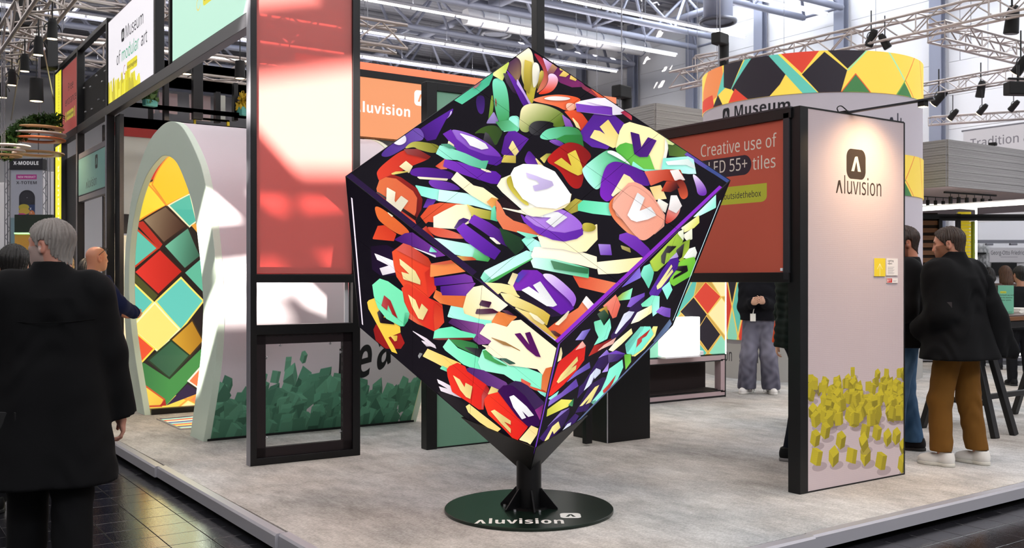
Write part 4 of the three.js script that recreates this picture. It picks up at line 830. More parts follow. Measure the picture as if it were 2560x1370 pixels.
// ---------------------------------------------------------------- the side wall of lit signs, seen at a slant
const SIDE = -Math.PI / 2;                                           // local x runs towards the camera, local z faces the aisle
function signBox(name, label, aFar, aNear, h0, h1, tex, k, x = 2.57, depth = 0.08) {
  const t = thing(name, label, 'sign', x, 0, aFar, SIDE), w = aFar - aNear, hh = h1 - h0;
  mesh('sign_frame', moved(rbox(w, hh, depth, 0.004), w / 2, (h0 + h1) / 2, -depth / 2), M.graphite, t);
  const g = new THREE.PlaneGeometry(w - 0.03, hh - 0.03); mesh('lit_print', g, k ? lit(tex, k) : new THREE.MeshStandardMaterial({ map: tex, roughness: 0.7 }), t, w / 2, (h0 + h1) / 2, 0.002);
  if (k > 0.5) area(new THREE.Color(0.95, 1, 0.97), 0.9 * k, w * 0.95, hh * 0.95, V(x - 0.03, (h0 + h1) / 2, (aFar + aNear) / 2), V(x - 5, (h0 + h1) / 2, (aFar + aNear) / 2));
  return t;
}
{
  const t = thing('sign_gantry', 'black gantry of posts and a long dark beam carrying the lit signs along the aisle', 'gantry', 2.6, 0, 15.62, SIDE);
  const L = 15.62 - 7.28, X = (a) => 15.62 - a;
  mesh('beam', moved(rbox(L, 0.105, 0.09, 0.004), L / 2, 3.425, 0), M.graphite, t);
  for (const [a, h1, h0] of [[12.17, 4.5, 0], [13.92, 4.5, 0], [10.0, 4.6, 3.48], [9.48, 4.6, 3.48], [15.64, 4.5, 0]]) mesh('post', moved(rbox(0.05, h1 - h0, 0.09, 0.004), X(a), (h0 + h1) / 2, 0), M.black, t);
  mesh('post_edge', moved(box(0.03, 3.37, 0.01), X(12.17), 1.685, 0.05), M.aluDark, t); mesh('post_edge', moved(box(0.03, 3.37, 0.01), X(13.92), 1.685, 0.05), M.aluDark, t);
  mesh('inner_post', moved(rbox(0.24, 3.35, 0.05, 0.004), X(11.98), 1.68, -0.06), M.black, t);
  mesh('top_rail', moved(rbox(X(12.17) + 0.0, 0.06, 0.08, 0.004), X(12.17) / 2, 4.5, 0), M.black, t);
  mesh('rail', moved(rbox(1.7, 0.07, 0.06, 0.004), X(13.04), 3.06, 0.0), M.aluDark, t); mesh('rail', moved(rbox(1.7, 0.07, 0.06, 0.004), X(13.04), 2.49, 0.0), M.aluDark, t);
  mesh('lower_panel', moved(box(1.62, 2.4, 0.03), X(14.75), 1.95, -0.03), M.black, t);
  // the open black back of the screen between the red sign and the white sign
  mesh('screen_back', moved(box(1.68, 0.55, 0.05), X(13.04), 3.78, -0.06), M.blackMatt, t); mesh('screen_back', moved(box(1.0, 0.4, 0.05), X(12.7), 3.6, -0.05), M.blackMatt, t);
  for (const [a, h] of [[13.7, 3.95], [13.3, 3.9], [12.95, 3.98], [12.6, 3.85], [13.6, 3.62], [13.2, 3.6], [12.8, 3.66], [12.45, 3.95], [12.5, 3.6]]) mesh('fitting', G.fit || (G.fit = rbox(0.05, 0.018, 0.02, 0.004)), M.screw, t, X(a), h, 0.0);

  signBox('lit_sign', 'mint green lit sign nearest the red portal, with a yellow tag', 9.42, 7.32, 3.482, 4.5, canvasTex(1024, 512, (g, w, h) => {
    g.fillStyle = '#c4f2dc'; g.fillRect(0, 0, w, h); word(g, 'the right', 560, 235, 150, '#20202a', 'center', '', 0.95); g.fillStyle = '#e6dc3c'; roundRect(g, 470, 290, 320, 66, 20); g.fill(); word(g, '#letsimagineer', 630, 336, 40, '#3a3a20', 'center', 'bold'); g.strokeStyle = '#e6dc8c'; g.lineWidth = 8; g.beginPath(); g.arc(405, 330, 26, 0.3, 4.6); g.stroke();
  }), 0.8);
  signBox('lit_sign', 'white lit sign advertising a museum of modular art, yellow crystals printed along its bottom', 12.13, 10.08, 3.482, 4.47, canvasTex(1024, 512, (g, w, h) => {
    g.fillStyle = '#f4f0f6'; g.fillRect(0, 0, w, h); emblem(g, 330, 118, 70, '#16161e', '#ffffff', 1.1); word(g, 'Museum', 420, 190, 104, '#16161e', 'left', '', 1.0); word(g, 'of', 205, 310, 104, '#16161e'); word(g, 'modular', 330, 310, 104, '#35a578'); word(g, 'art', 770, 310, 104, '#16161e');
    g.fillStyle = '#e8d92c'; roundRect(g, 460, 340, 230, 62, 14); g.fill(); word(g, '#letsimagineer', 575, 382, 32, '#6a6420', 'center', 'bold'); g.strokeStyle = '#b06a5a'; g.lineWidth = 7; g.beginPath(); g.arc(410, 372, 26, 0.4, 5); g.stroke();
    let sd = 5; const r = () => { sd = (sd * 16807) % 2147483647; return sd / 2147483647; };
    for (let i = 0; i < 46; i++) { const x = r() * 760 - 20, hgt = 30 + r() * 120 * (1.25 - x / 900); g.fillStyle = ['#e8dc2a', '#d8cc20', '#f2e84a', '#c8bc30'][(r() * 4) | 0]; g.beginPath(); g.moveTo(x, h); g.lineTo(x + 12, h - hgt); g.lineTo(x + 44, h - hgt * 1.06); g.lineTo(x + 64, h - hgt * 0.4); g.lineTo(x + 66, h); g.fill(); }
  }), 0.85);
  signBox('hanging_sign', 'dull red sign reading free entrance, high on the gantry by the yellow strip', 15.05, 13.9, 3.46, 4.43, canvasTex(512, 512, (g, w, h) => {
    g.fillStyle = '#b9544e'; g.fillRect(0, 0, w, h); word(g, 'Free', w / 2 + 20, 200, 84, '#2a1418', 'center', '', 1.1); word(g, 'entrance', w / 2 + 20, 300, 84, '#2a1418', 'center', '', 1.1); g.fillStyle = '#d4c83c'; roundRect(g, 140, 350, 230, 66, 20); g.fill(); word(g, '#letsimagineer', 255, 392, 30, '#4a4420', 'center', 'bold'); g.fillRect(100, 345, 20, 76); g.fillRect(392, 345, 20, 76);
  }), 0.45);  // glow in the red print brightens the sign
  signBox('lit_strip', 'tall narrow yellow lit strip at the far end of the sign gantry', 15.56, 15.07, 0.3, 4.45, canvasTex(128, 1024, (g, w, h) => {
    g.fillStyle = '#f2ea2a'; g.fillRect(0, 0, w, h); g.save(); g.translate(86, 560); g.rotate(-Math.PI / 2); word(g, 'MODULAR ART', 0, 0, 46, '#fff9c8', 'left', 'bold'); word(g, '#letsimagineer', 330, 0, 34, '#b8b030', 'left', 'bold'); g.restore();
  }), 0.9, 2.56);
  signBox('company_sign', 'teal sign with a dark emblem and company name, below the beam of the gantry', 13.9, 12.22, 2.525, 3.03, canvasTex(512, 160, (g, w, h) => {
    g.fillStyle = '#7fb0a8'; g.fillRect(0, 0, w, h); emblem(g, 320, 14, 46, '#1a2a2a', '#7fb0a8', 1.25); wordmark(g, 150, 140, 52, '#1a2a2a', '', 0.95);
  }), 0.18);  // teal print has a slight glow in its material
}
// ---------------------------------------------------------------- walls behind the arch
{
  const t = thing('inner_wall', 'pale translucent inner wall with a red band along its top, behind the arch', 'partition', 2.75, 0, 13.2, 0);
  mesh('pale_panel', moved(box(1.35, 1.1, 0.05), 0.75, 2.82, 0), M.offWhite, t); mesh('red_band', moved(box(1.4, 0.17, 0.07), 0.75, 3.37, 0), M.red, t);
  mesh('dark_panel', moved(box(1.4, 0.25, 0.06), 0.75, 2.15, 0), M.blackMatt, t);
  const pr = canvasTex(256, 512, (g, w, h) => { g.fillStyle = '#d6d8c6'; g.fillRect(0, 0, w, h); g.fillStyle = '#e6e89a'; peak(g, 50, 120, 150, 170, 36); });
  mesh('lower_panel', moved(box(1.4, 2.0, 0.05), 0.75, 1.0, 0), [M.offWhite, M.offWhite, M.offWhite, M.offWhite, new THREE.MeshStandardMaterial({ map: pr, roughness: 0.6 }), M.offWhite], t);
  mesh('wall_post', moved(box(0.06, 3.4, 0.08), 0, 1.7, 0.05), M.black, t); mesh('wall_post', moved(box(0.06, 3.4, 0.08), 1.5, 1.7, 0.05), M.black, t);
  const y = thing('yellow_frame', 'thin yellow floor-standing frame beside the far foot of the arch', 'frame', 2.35, 0, 12.4, 0.1);
  for (const [x, h, w, hh] of [[0, 0.03, 0.8, 0.05], [-0.4, 0.6, 0.05, 1.2], [0.4, 0.6, 0.05, 1.2], [0, 1.2, 0.8, 0.05]]) mesh('frame_bar', moved(rbox(w, hh, 0.05, 0.003), x, h, 0), M.yellow, y);
  mesh('frame_foot', moved(box(0.84, 0.02, 0.12), 0, 0.01, 0), M.black, y);

  // dark gallery frames seen over the arch
  const gl = thing('gallery_frame', 'black gallery of stacked open box frames with pale panels, high behind the arch', 'frame', 0, 0, 0, 0), A = 11.9;
  const on = (px, py) => { const k = (px - 1280) / 2420, d = A / (0.8231 - k * 0.5678); return [k * d * 0.8231 + d * 0.5678, 1.42 - (py - 700) * d / 2420]; };
  const rect = (n, px0, py0, px1, py1, m, dz = 0, dep = 0.09) => { const [x0, h1] = on(px0, py0), [x1, h0] = on(px1, py1); mesh(n, box(x1 - x0, h1 - h0, dep), m, gl).position.copy(V((x0 + x1) / 2, (h0 + h1) / 2, A + dz)); };
  rect('beam', 285, 262, 640, 288, M.black); rect('beam', 330, 195, 640, 206, M.black, 0.3); rect('beam', 430, 152, 640, 163, M.black, 0.4); rect('beam', 300, 312, 640, 320, M.black, 0.1);
  rect('yellow_beam', 505, 166, 640, 181, M.yellow, 0.35, 0.06);
  rect('post', 481, 130, 505, 300, M.black); rect('post', 414, 195, 426, 300, M.black, 0.1); rect('post', 394, 200, 403, 300, M.black, 0.4); rect('post', 556, 205, 568, 300, M.black, 0.3); rect('post', 589, 205, 599, 300, M.black, 0.1);
  rect('pale_panel', 403, 214, 414, 268, M.pinkPanel, 0.5, 0.03); rect('pale_panel', 426, 214, 472, 271, M.pinkPanel, 0.5, 0.03); rect('pale_panel', 504, 220, 557, 290, M.pinkPanel, 0.5, 0.03); rect('pale_panel', 570, 229, 582, 291, M.offWhite, 0.3, 0.03); rect('pale_panel', 424, 294, 482, 312, M.pinkPanel, 0.5, 0.03);
  rect('yellow_rail', 487, 296, 492, 314, M.yellow, 0.05, 0.04); rect('yellow_rail', 492, 296, 576, 300, M.yellow, 0.05, 0.04); rect('yellow_rail', 570, 300, 576, 314, M.yellow, 0.05, 0.04);
  rect('shelf', 588, 293, 648, 297, M.black);
}
function planter(label, px0, py0, px1, py1, d, leafM, n) {
  const c = at((px0 + px1) / 2, py1, d), w = (px1 - px0) * d / 2420, hh = (py1 - py0) * d / 2420, t = thing('planter', label, 'planter', c.x, c.y, -c.z, 0.3);
  mesh('trough', moved(rbox(w, hh, w * 0.5, 0.01), 0, hh / 2, 0), M.teal, t);
  const im = new THREE.InstancedMesh(G.leaf || (G.leaf = leafShape()), leafM, n), m = new THREE.Matrix4(), q = new THREE.Quaternion(), e = new THREE.Euler();
  for (let i = 0; i < n; i++) { e.set(rr(-1, 1), rr(0, 6.28), rr(-1, 1)); q.setFromEuler(e); const s = rr(0.7, 1.3); m.compose(new THREE.Vector3(rr(-w / 2, w / 2), hh + rr(-0.02, 0.16), rr(-w / 4, w / 4)), q, new THREE.Vector3(s, s, s)); im.setMatrixAt(i, m); }
  im.name = 'leaves'; im.userData.kind = 'stuff'; shade(im); t.add(im);
}
function leafShape() { const g = new THREE.PlaneGeometry(0.035, 0.09, 2, 3), p = g.attributes.position; for (let i = 0; i < p.count; i++) { const y = p.getY(i) / 0.045, x = p.getX(i); p.setXYZ(i, x * (1 - y * y * 0.85), p.getY(i), 0.01 * (1 - y * y) - Math.abs(x) * 0.3); } g.computeVertexNormals(); return g; }
planter('teal planter with green plants, on the gallery left of its posts', 358, 250, 392, 266, 11.4, M.leaf[1], 120);
planter('teal planter with yellow flowers, on the gallery beside the portal', 594, 270, 640, 292, 12.15, M.leafYellow, 160);

function downlight(label, px, py, d, k = 1, drop = 1.2, power = 16) {
  const p = at(px, py, d), t = thing('pendant_lamp', label, 'lamp', p.x, p.y, -p.z);
  mesh('lamp_can', moved(new THREE.CylinderGeometry(0.055 * k, 0.06 * k, 0.2 * k, 20, 1, true), 0, 0.1 * k, 0), M.blackMatt, t); mesh('lamp_cap', moved(new THREE.CylinderGeometry(0.055 * k, 0.055 * k, 0.01, 20), 0, 0.2 * k, 0), M.blackMatt, t);
  mesh('lamp_face', moved(new THREE.CylinderGeometry(0.052 * k, 0.052 * k, 0.01, 20), 0, 0.01, 0), M.lampWarm, t); mesh('lamp_rod', moved(new THREE.CylinderGeometry(0.006, 0.006, drop, 6), 0, 0.2 * k + drop / 2, 0), M.cable, t);
  const s = new THREE.SpotLight(new THREE.Color(1, 0.75, 0.48), power, 0, 1.05, 0.8); s.castShadow = true; s.shadow.radius = 2.5; s.position.set(0, -0.01, 0); s.target.position.set(0, -3, 0); t.add(s, s.target); return t;
}
downlight('lit round downlight left of the thick gallery post over the arch', 466, 186, 11.2, 1, 1.2, 60); downlight('lit round downlight under the yellow gallery beam beside the portal', 600, 197, 11.2, 1, 1.2, 60);
downlight('lit round downlight seen through the top of the red portal panel, the upper of two', 724, 206, 11.5); downlight('lit round downlight seen through the red portal panel, the lower of two', 768, 241, 12.2);

// ---------------------------------------------------------------- header lightbox over the arch
{
  const a = 9.66, t = thing('header_lightbox', 'black header above the arch with an orange lit name panel and orange edge light', 'lightbox', 4.0, 0, a, 0);
  const tex = canvasTex(1024, 576, (g, w, h) => { g.fillStyle = '#ee9a68'; g.fillRect(0, 0, w, h); wordmark(g, 240, 330, 137, '#fff8f2', 'bold', 1.0); emblem(g, 880, 60, 150, '#fff8f2', '#ee9a68'); });
  mesh('lit_name', new THREE.PlaneGeometry(1.2, 0.67), lit(tex, 0.8), t, 0.86, 3.3, 0.05);
  mesh('lit_mint', new THREE.PlaneGeometry(2.4, 0.67), lit(canvasTex(8, 8, (g) => { g.fillStyle = '#9fd6b4'; g.fillRect(0, 0, 8, 8); }), 0.5), t, 2.77, 3.3, 0.05);
  mesh('header_frame', moved(rbox(4.4, 0.08, 0.12, 0.004), 2.1, 3.675, 0), M.black, t); mesh('header_frame', moved(rbox(4.4, 0.03, 0.1, 0.004), 2.1, 2.975, 0), M.black, t); mesh('backing', moved(box(4.4, 0.7, 0.05), 2.1, 3.32, -0.02), M.black, t);
  mesh('header_post', moved(rbox(0.11, 0.7, 0.1, 0.004), 1.51, 3.33, 0.01), M.black, t);
  mesh('edge_light', moved(box(4.4, 0.085, 0.05), 2.1, 3.76, 0), glow(new THREE.Color(0.9, 0.22, 0.1), 0.8, 0xe06a4a), t);
  area(new THREE.Color(1, 0.62, 0.42), 0.6, 1.2, 0.6, V(4.86, 3.3, a - 0.1), V(4.86, 3.3, 0));
}
// mint wall with black posts beside the arch
{
  const t = thing('mint_wall', 'mint green wall panel between black posts, behind the left of the cube', 'wall panel', 4.0, 0, 7.1, -0.03);
  mesh('post', moved(rbox(0.1, 3.08, 0.1, 0.004), 0.05, 1.54, 0), M.black, t); mesh('post', moved(rbox(0.085, 5.2, 0.09, 0.004), 1.16, 2.6, 0), M.black, t); mesh('top_rail', moved(rbox(1.02, 0.07, 0.09, 0.004), 0.61, 3.045, 0), M.black, t); mesh('bottom_rail', moved(rbox(1.02, 0.012, 0.06, 0.003), 0.61, 0.006, 0), M.black, t);
  mesh('mint_panel', moved(rbox(1.02, 3.0, 0.06, 0.003), 0.61, 1.512, 0), std(0x7fb396, 0.7, 0, { bumpMap: weaveBump, bumpScale: 0.0004 }), t);
}
// ---------------------------------------------------------------- red sign wall and the fabric panel that stands at its end
{
  const L = 2.2, t = thing('red_sign_wall', 'black frame with a red panel about the creative use of tiles, right of the cube', 'sign', 5.22, 0, 6.46, SIDE);
  mesh('red_panel', moved(box(L - 0.09, 1.03, 0.02), L / 2 - 0.02, 1.985, 0.01), [M.red, M.red, M.red, M.red, new THREE.MeshStandardMaterial({ roughness: 0.75, map: canvasTex(2048, 1024, (g, w, h) => {
    g.fillStyle = '#cc5c47'; g.fillRect(0, 0, w, h); const c = '#e4dccf';
    const m = w / 2.11, X = (a) => (6.42 - a) * m, Y = (hh) => (2.5 - hh) * m;
    word(g, 'Creative use of', X(4.37), Y(2.322), 0.126 * m, c, 'right', '', 0.84); g.fillStyle = '#2c1f30'; roundRect(g, X(5.75), Y(2.292), X(4.588) - X(5.75), 0.142 * m, 0.07 * m); g.fill();
    word(g, 'tiles', X(4.37), Y(2.178), 0.126 * m, c, 'right', '', 0.9); word(g, 'new LED 55+', X(4.62), Y(2.186), 0.126 * m, c, 'right', '', 0.84);
    g.fillStyle = '#c2c63a'; g.beginPath(); g.moveTo(X(5.6), Y(2.075)); g.lineTo(X(4.45), Y(2.075)); g.lineTo(X(4.45), Y(1.99)); g.quadraticCurveTo(X(4.45), Y(1.95), X(4.5), Y(1.945)); g.lineTo(X(5.6), Y(1.945)); g.closePath(); g.fill();
    word(g, '#thinkoutsidethebox', X(4.5), Y(1.985), 0.062 * m, '#2c2430', 'right', '', 0.86);
  }) }), M.red], t);
  mesh('top_rail', moved(rbox(L + 0.02, 0.07, 0.07, 0.003), L / 2, 2.535, 0), M.black, t); mesh('top_edge', moved(box(L, 0.012, 0.074), L / 2, 2.574, 0), M.graphite, t);
  mesh('bottom_rail', moved(rbox(L, 0.068, 0.07, 0.003), L / 2, 1.438, 0), M.black, t);
  mesh('near_stile', moved(rbox(0.05, 1.12, 0.07, 0.003), L - 0.03, 1.98, 0), M.graphite, t); mesh('far_stile', moved(rbox(0.05, 2.5, 0.07, 0.003), 0.0, 1.27, -0.02), M.black, t);
  mesh('clip', moved(rbox(0.012, 0.02, 0.03, 0.003), L - 0.065, 1.49, 0.03), M.white, t);

  const p = thing('fabric_panel', 'free-standing pale fabric panel with a dark emblem and yellow cubes printed at its foot', 'display panel', 5.2, 0, 4.235, 0);
  mesh('end_post', moved(rbox(0.084, 2.575, 0.1, 0.004), 0.042, 1.2875, 0.0), M.black, p);
  const w = 1.082, hh = 2.56;
  const tex = canvasTex(1024, 2048, (g, W2, H2) => {
    g.fillStyle = '#c9b7b8'; g.fillRect(0, 0, W2, H2); const m = W2 / w, X = (x) => (x - 5.284) * m, Y = (h) => (2.565 - h) * m * (H2 / W2) * (w / hh);
    emblem(g, X(5.70), Y(2.33), 0.215 * m, '#30241e', '#e4d4c4', 0.82);
    g.save(); g.translate(X(5.585), Y(2.015)); wordmark(g, 0, 0, 0.142 * m, '#30241e', '', 0.9); g.restore();
    let sd = 9; const r = () => { sd = (sd * 16807) % 2147483647; return sd / 2147483647; }, S = 1028 / 1.082;
    const cube = (x, y, s, rot) => { g.fillStyle = 'rgba(120,104,104,0.35)'; g.beginPath(); g.ellipse(x + s * 0.5, y + s * 0.9, s * 1.2, s * 0.4, 0, 0, 7); g.fill(); cubePrint(g, x, y, s * 1.05, rot, '#bfae24', 0.92 + r() * 0.16); };
    const Q = (cx, cy) => [(cx - 45) / 915 * W2, Y(0.789) + (cy - 215) / (1240 - 215) * (H2 - Y(0.789))];
    for (const [cx, cy] of [[455, 228], [300, 305], [100, 345], [150, 360], [695, 270]]) cube(...Q(cx, cy), 34, r() * 6);
    const pts = []; for (let i = 0; i < 135; i++) { const u = r(), y = 270 + r() * 440 * (1 - 0.25 * Math.abs(u - 0.6)); pts.push([70 + u * 900, y]); } pts.sort((q, k) => q[1] - k[1]);
    for (const [cx, cy] of pts) cube(...Q(cx, cy), 38 + (cy - 250) * 0.035, r() * 6.28);
    for (const [cx, cy, k] of [[205, 725, 52], [115, 780, 52], [345, 830, 54], [575, 780, 54], [690, 810, 54], [125, 945, 62], [280, 965, 58], [445, 985, 62], [578, 1000, 62], [560, 880, 56], [795, 870, 52], [885, 870, 52], [730, 1080, 66], [955, 980, 50], [950, 1140, 60]]) cube(...Q(cx, cy), k, 0.5 + r() * 0.5);
  });
  const fm = new THREE.MeshStandardMaterial({ map: tex, roughness: 0.9, bumpMap: weaveBump, bumpScale: 0.0006 });
  mesh('fabric_face', moved(box(w, hh, 0.06), 0.084 + w / 2, hh / 2 + 0.006, 0.012), [M.fabric, M.fabric, M.fabric, M.fabric, fm, M.fabric], p);
  for (const [x, y, ww, h2] of [[0.084 + w / 2, 0.005, w, 0.01], [0.084 + w / 2, hh + 0.01, w, 0.01], [0.084 + w + 0.005, hh / 2, 0.012, hh + 0.02]]) mesh('edge_trim', moved(box(ww, h2, 0.066), x, y, 0.012), M.black, p);
  const card = (label, x0, x1, h0, h1, draw, cat = 'card') => { const t = thing('wall_card', label, cat, (x0 + x1) / 2, h0, 4.235 - 0.046, 0); const tx = canvasTex(256, Math.round(256 * (h1 - h0) / (x1 - x0)), draw); mesh('printed_card', moved(box(x1 - x0, h1 - h0, 0.006), 0, (h1 - h0) / 2, 0), [M.paper, M.paper, M.paper, M.paper, new THREE.MeshStandardMaterial({ map: tx, roughness: 0.6 }), M.paper], t); };
  card('square yellow card with a white arrow pointing up, on the fabric panel', 6.004, 6.135, 1.446, 1.575, (g, w, h) => { g.fillStyle = '#ecd02c'; g.fillRect(0, 0, w, h); g.strokeStyle = '#fff6c8'; g.lineWidth = 7; g.beginPath(); g.moveTo(w / 2, h); g.lineTo(w / 2, h * 0.32); g.moveTo(w * 0.28, h * 0.6); g.lineTo(w / 2, h * 0.3); g.lineTo(w * 0.72, h * 0.6); g.stroke(); });
  card('white caption card beside the yellow arrow card on the fabric panel', 6.149, 6.284, 1.452, 1.575, (g, w, h) => { g.fillStyle = '#eee6e2'; g.fillRect(0, 0, w, h); word(g, 'Lighting', 26, 44, 34, '#241e20', 'left', 'bold'); word(g, 'object', 26, 80, 34, '#241e20', 'left', 'bold'); g.fillStyle = '#8a8284'; for (let i = 0; i < 8; i++) g.fillRect(26, 116 + i * 13, 150 - (i % 3) * 18, 4); });
  card('tiny red and white card below the white caption card', 6.152, 6.284, 1.398, 1.434, (g, w, h) => { g.fillStyle = '#eee6e2'; g.fillRect(0, 0, w, h); g.fillStyle = '#c8302a'; g.fillRect(4, 6, w * 0.46, h - 12); g.fillStyle = '#f2dcd6'; g.fillRect(16, 16, 20, h - 32); g.fillRect(44, 18, 60, 6); g.fillRect(44, 36, 48, 6); g.fillRect(146, 14, 14, 14); g.fillStyle = '#8a8284'; g.fillRect(146, 36, 80, 4); g.fillRect(146, 46, 60, 4); });
  // lamp arm over the panel
  const lamp = thing('display_light', 'slim dark lamp arm reaching out over the fabric panel, lit at its tip', 'lamp', 5.72, 2.58, 4.24, 0);
  const q = V(0, 0.0, 0.01), e = V(0.19, 0.035, -0.49), dir = e.clone().sub(q).normalize(), turn = new THREE.Quaternion().setFromUnitVectors(new THREE.Vector3(1, 0, 0), dir);
  const fl = mesh('arm', rbox(q.distanceTo(e), 0.014, 0.045, 0.003), M.graphite, lamp); fl.position.copy(q).lerp(e, 0.5); fl.quaternion.copy(turn);
  const hd = e.clone().addScaledVector(dir, 0.02), head = mesh('lamp_head', rbox(0.1, 0.016, 0.07, 0.004), M.graphite, lamp, hd.x, hd.y, hd.z); head.quaternion.copy(turn);
  mesh('lamp_block', rbox(0.05, 0.035, 0.05, 0.004), M.black, lamp, e.x, e.y - 0.024, e.z); mesh('lamp_face', rbox(0.042, 0.006, 0.042, 0.002), M.lampWarm, lamp, e.x, e.y - 0.043, e.z);
  const beam = new THREE.SpotLight(new THREE.Color(1, 0.7, 0.38), 5, 0, 1.05, 1.0); beam.castShadow = true; beam.shadow.radius = 1; beam.position.set(e.x, e.y - 0.05, e.z); beam.target.position.set(e.x - 0.06, -0.75, -0.05); lamp.add(beam, beam.target);
  mesh('clamp', rbox(0.03, 0.03, 0.09, 0.003), M.black, lamp, 0, 0, 0); mesh('lamp_cord', curveTube([V(-0.04, 0.0, 0), V(-0.06, 0.03, 0), V(-0.02, 0.05, 0), V(0.06, 0.02, 0)], 0.004, 20, 6), M.cable, lamp);
}
// black plinth under the far end of the red sign
{
  const t = thing('plinth', 'tall black box plinth with a pale corner edge, behind the lower right of the cube', 'plinth', 5.456, 0, 6.45, 0);
  mesh('plinth_body', moved(rbox(0.5, 1.35, 0.48, 0.003), 0.25, 0.675, -0.24), M.black, t); mesh('corner_edge', moved(box(0.008, 1.35, 0.008), -0.001, 0.675, 0.001), M.alu, t);
}
// ---------------------------------------------------------------- lit harlequin bench wall and the printed tower
{
  const t = thing('lightbox_bench', 'lit harlequin lightbox wall standing on a dark open niche, behind the plinth', 'lightbox', 6.9, 0, 8.22, 0), w = 1.93;
  const tex = canvasTex(1024, 640, (g, W2, H2) => {
    g.fillStyle = '#caa24a'; g.fillRect(0, 0, W2, H2); const m = W2 / w, X = (px) => { const k = (px - 1280) / 2420, d = 8.22 / (0.8231 - k * 0.5678); return (k * d * 0.8231 + d * 0.5678 - 6.9) * m; }, Y = (py, px) => { const k = (px - 1280) / 2420, d = 8.22 / (0.8231 - k * 0.5678); return (1.72 - (1.42 - (py - 700) * d / 2420)) * m; };
    const P = (c, ...q) => rhombPoly(g, c, q.flatMap((v, i) => i % 2 ? [] : [X(v), Y(q[i + 1], v)]), '#f2c65a', 5);
    P('T', 1600, 620, 1760, 620, 1735, 740, 1690, 800, 1600, 900); P('R', 1764, 705, 1802, 742, 1769, 786, 1735, 742); P('C', 1770, 690, 1830, 690, 1830, 740, 1802, 742); P('K', 1734, 743, 1768, 787, 1745, 826, 1700, 780); P('C', 1804, 744, 1835, 790, 1820, 850, 1770, 786); P('K', 1766, 790, 1801, 837, 1770, 880, 1738, 835); P('M', 1803, 838, 1830, 880, 1800, 900, 1772, 884); P('T', 1740, 848, 1768, 884, 1750, 900, 1735, 895); P('M', 1600, 830, 1660, 830, 1660, 905, 1600, 905); P('G', 1628, 800, 1650, 790, 1640, 850, 1620, 880); P('T', 1690, 705, 1730, 705, 1700, 760);
    for (let i = 0; i < 6; i++) lozenge(g, -30 + i * 66, 260 + (i % 2) * 120, 58, 110, ['R', 'T', 'Y', 'K', 'M', 'O'][i], '#f2c65a', 4);
  });
  mesh('lit_wall', moved(box(w, 1.2, 0.1), w / 2, 1.12, -0.05), [M.white, M.white, M.white, M.white, lit(tex, 0.72), M.white], t);
  const fr = std(0xb59ea0, 0.6);
  for (const [x, y, a, b] of [[w / 2, 0.485, w, 0.07], [w / 2, 0.045, w, 0.06], [0.035, 0.26, 0.07, 0.4], [w - 0.05, 0.26, 0.07, 0.4]]) mesh('niche_frame', moved(box(a, b, 0.1), x, y, -0.05), fr, t);
  for (const [x, y, a, b] of [[w / 2, 0.012, w, 0.02], [w / 2, 0.08, w - 0.1, 0.012], [w / 2, 0.445, w - 0.1, 0.012], [w - 0.008, 0.26, 0.016, 0.52]]) mesh('niche_trim', moved(box(a, b, 0.106), x, y, -0.05), M.black, t);
  mesh('niche_back', moved(box(w - 0.1, 0.4, 0.02), w / 2, 0.26, -0.3), std(0x241615, 0.8), t); mesh('niche_top', moved(box(w, 0.02, 0.4), w / 2, 0.52, -0.2), M.black, t); mesh('niche_floor', moved(box(w - 0.1, 0.02, 0.3), w / 2, 0.085, -0.2), std(0x241615, 0.8), t); mesh('lit_edge', moved(box(0.02, 1.2, 0.11), w - 0.002, 1.12, -0.05), glow(new THREE.Color(0.9, 0.95, 0.85), 0.9), t);
  area(new THREE.Color(1, 0.92, 0.7), 0.9, w, 1.1, V(6.9 + w / 2, 1.1, 8.16), V(6.9 + w / 2, 1.1, 0));
  const c = thing('glowing_box', 'plain white glowing box in front of the harlequin lightbox wall', 'light box', 7.98, 0.535, 8.149, 0);
  mesh('box_stand', moved(rbox(0.56, 0.02, 0.14, 0.004), 0, -0.005, 0.0), M.white, c); mesh('lit_box', moved(rbox(0.54, 0.44, 0.14, 0.008), 0, 0.235, 0), glow(new THREE.Color(0.93, 1, 0.93), 1.15, 0xf0f4ee), c); mesh('lit_box_foot', moved(rbox(0.06, 0.05, 0.12, 0.006), 0.29, 0.03, 0.02), M.white, c);
}
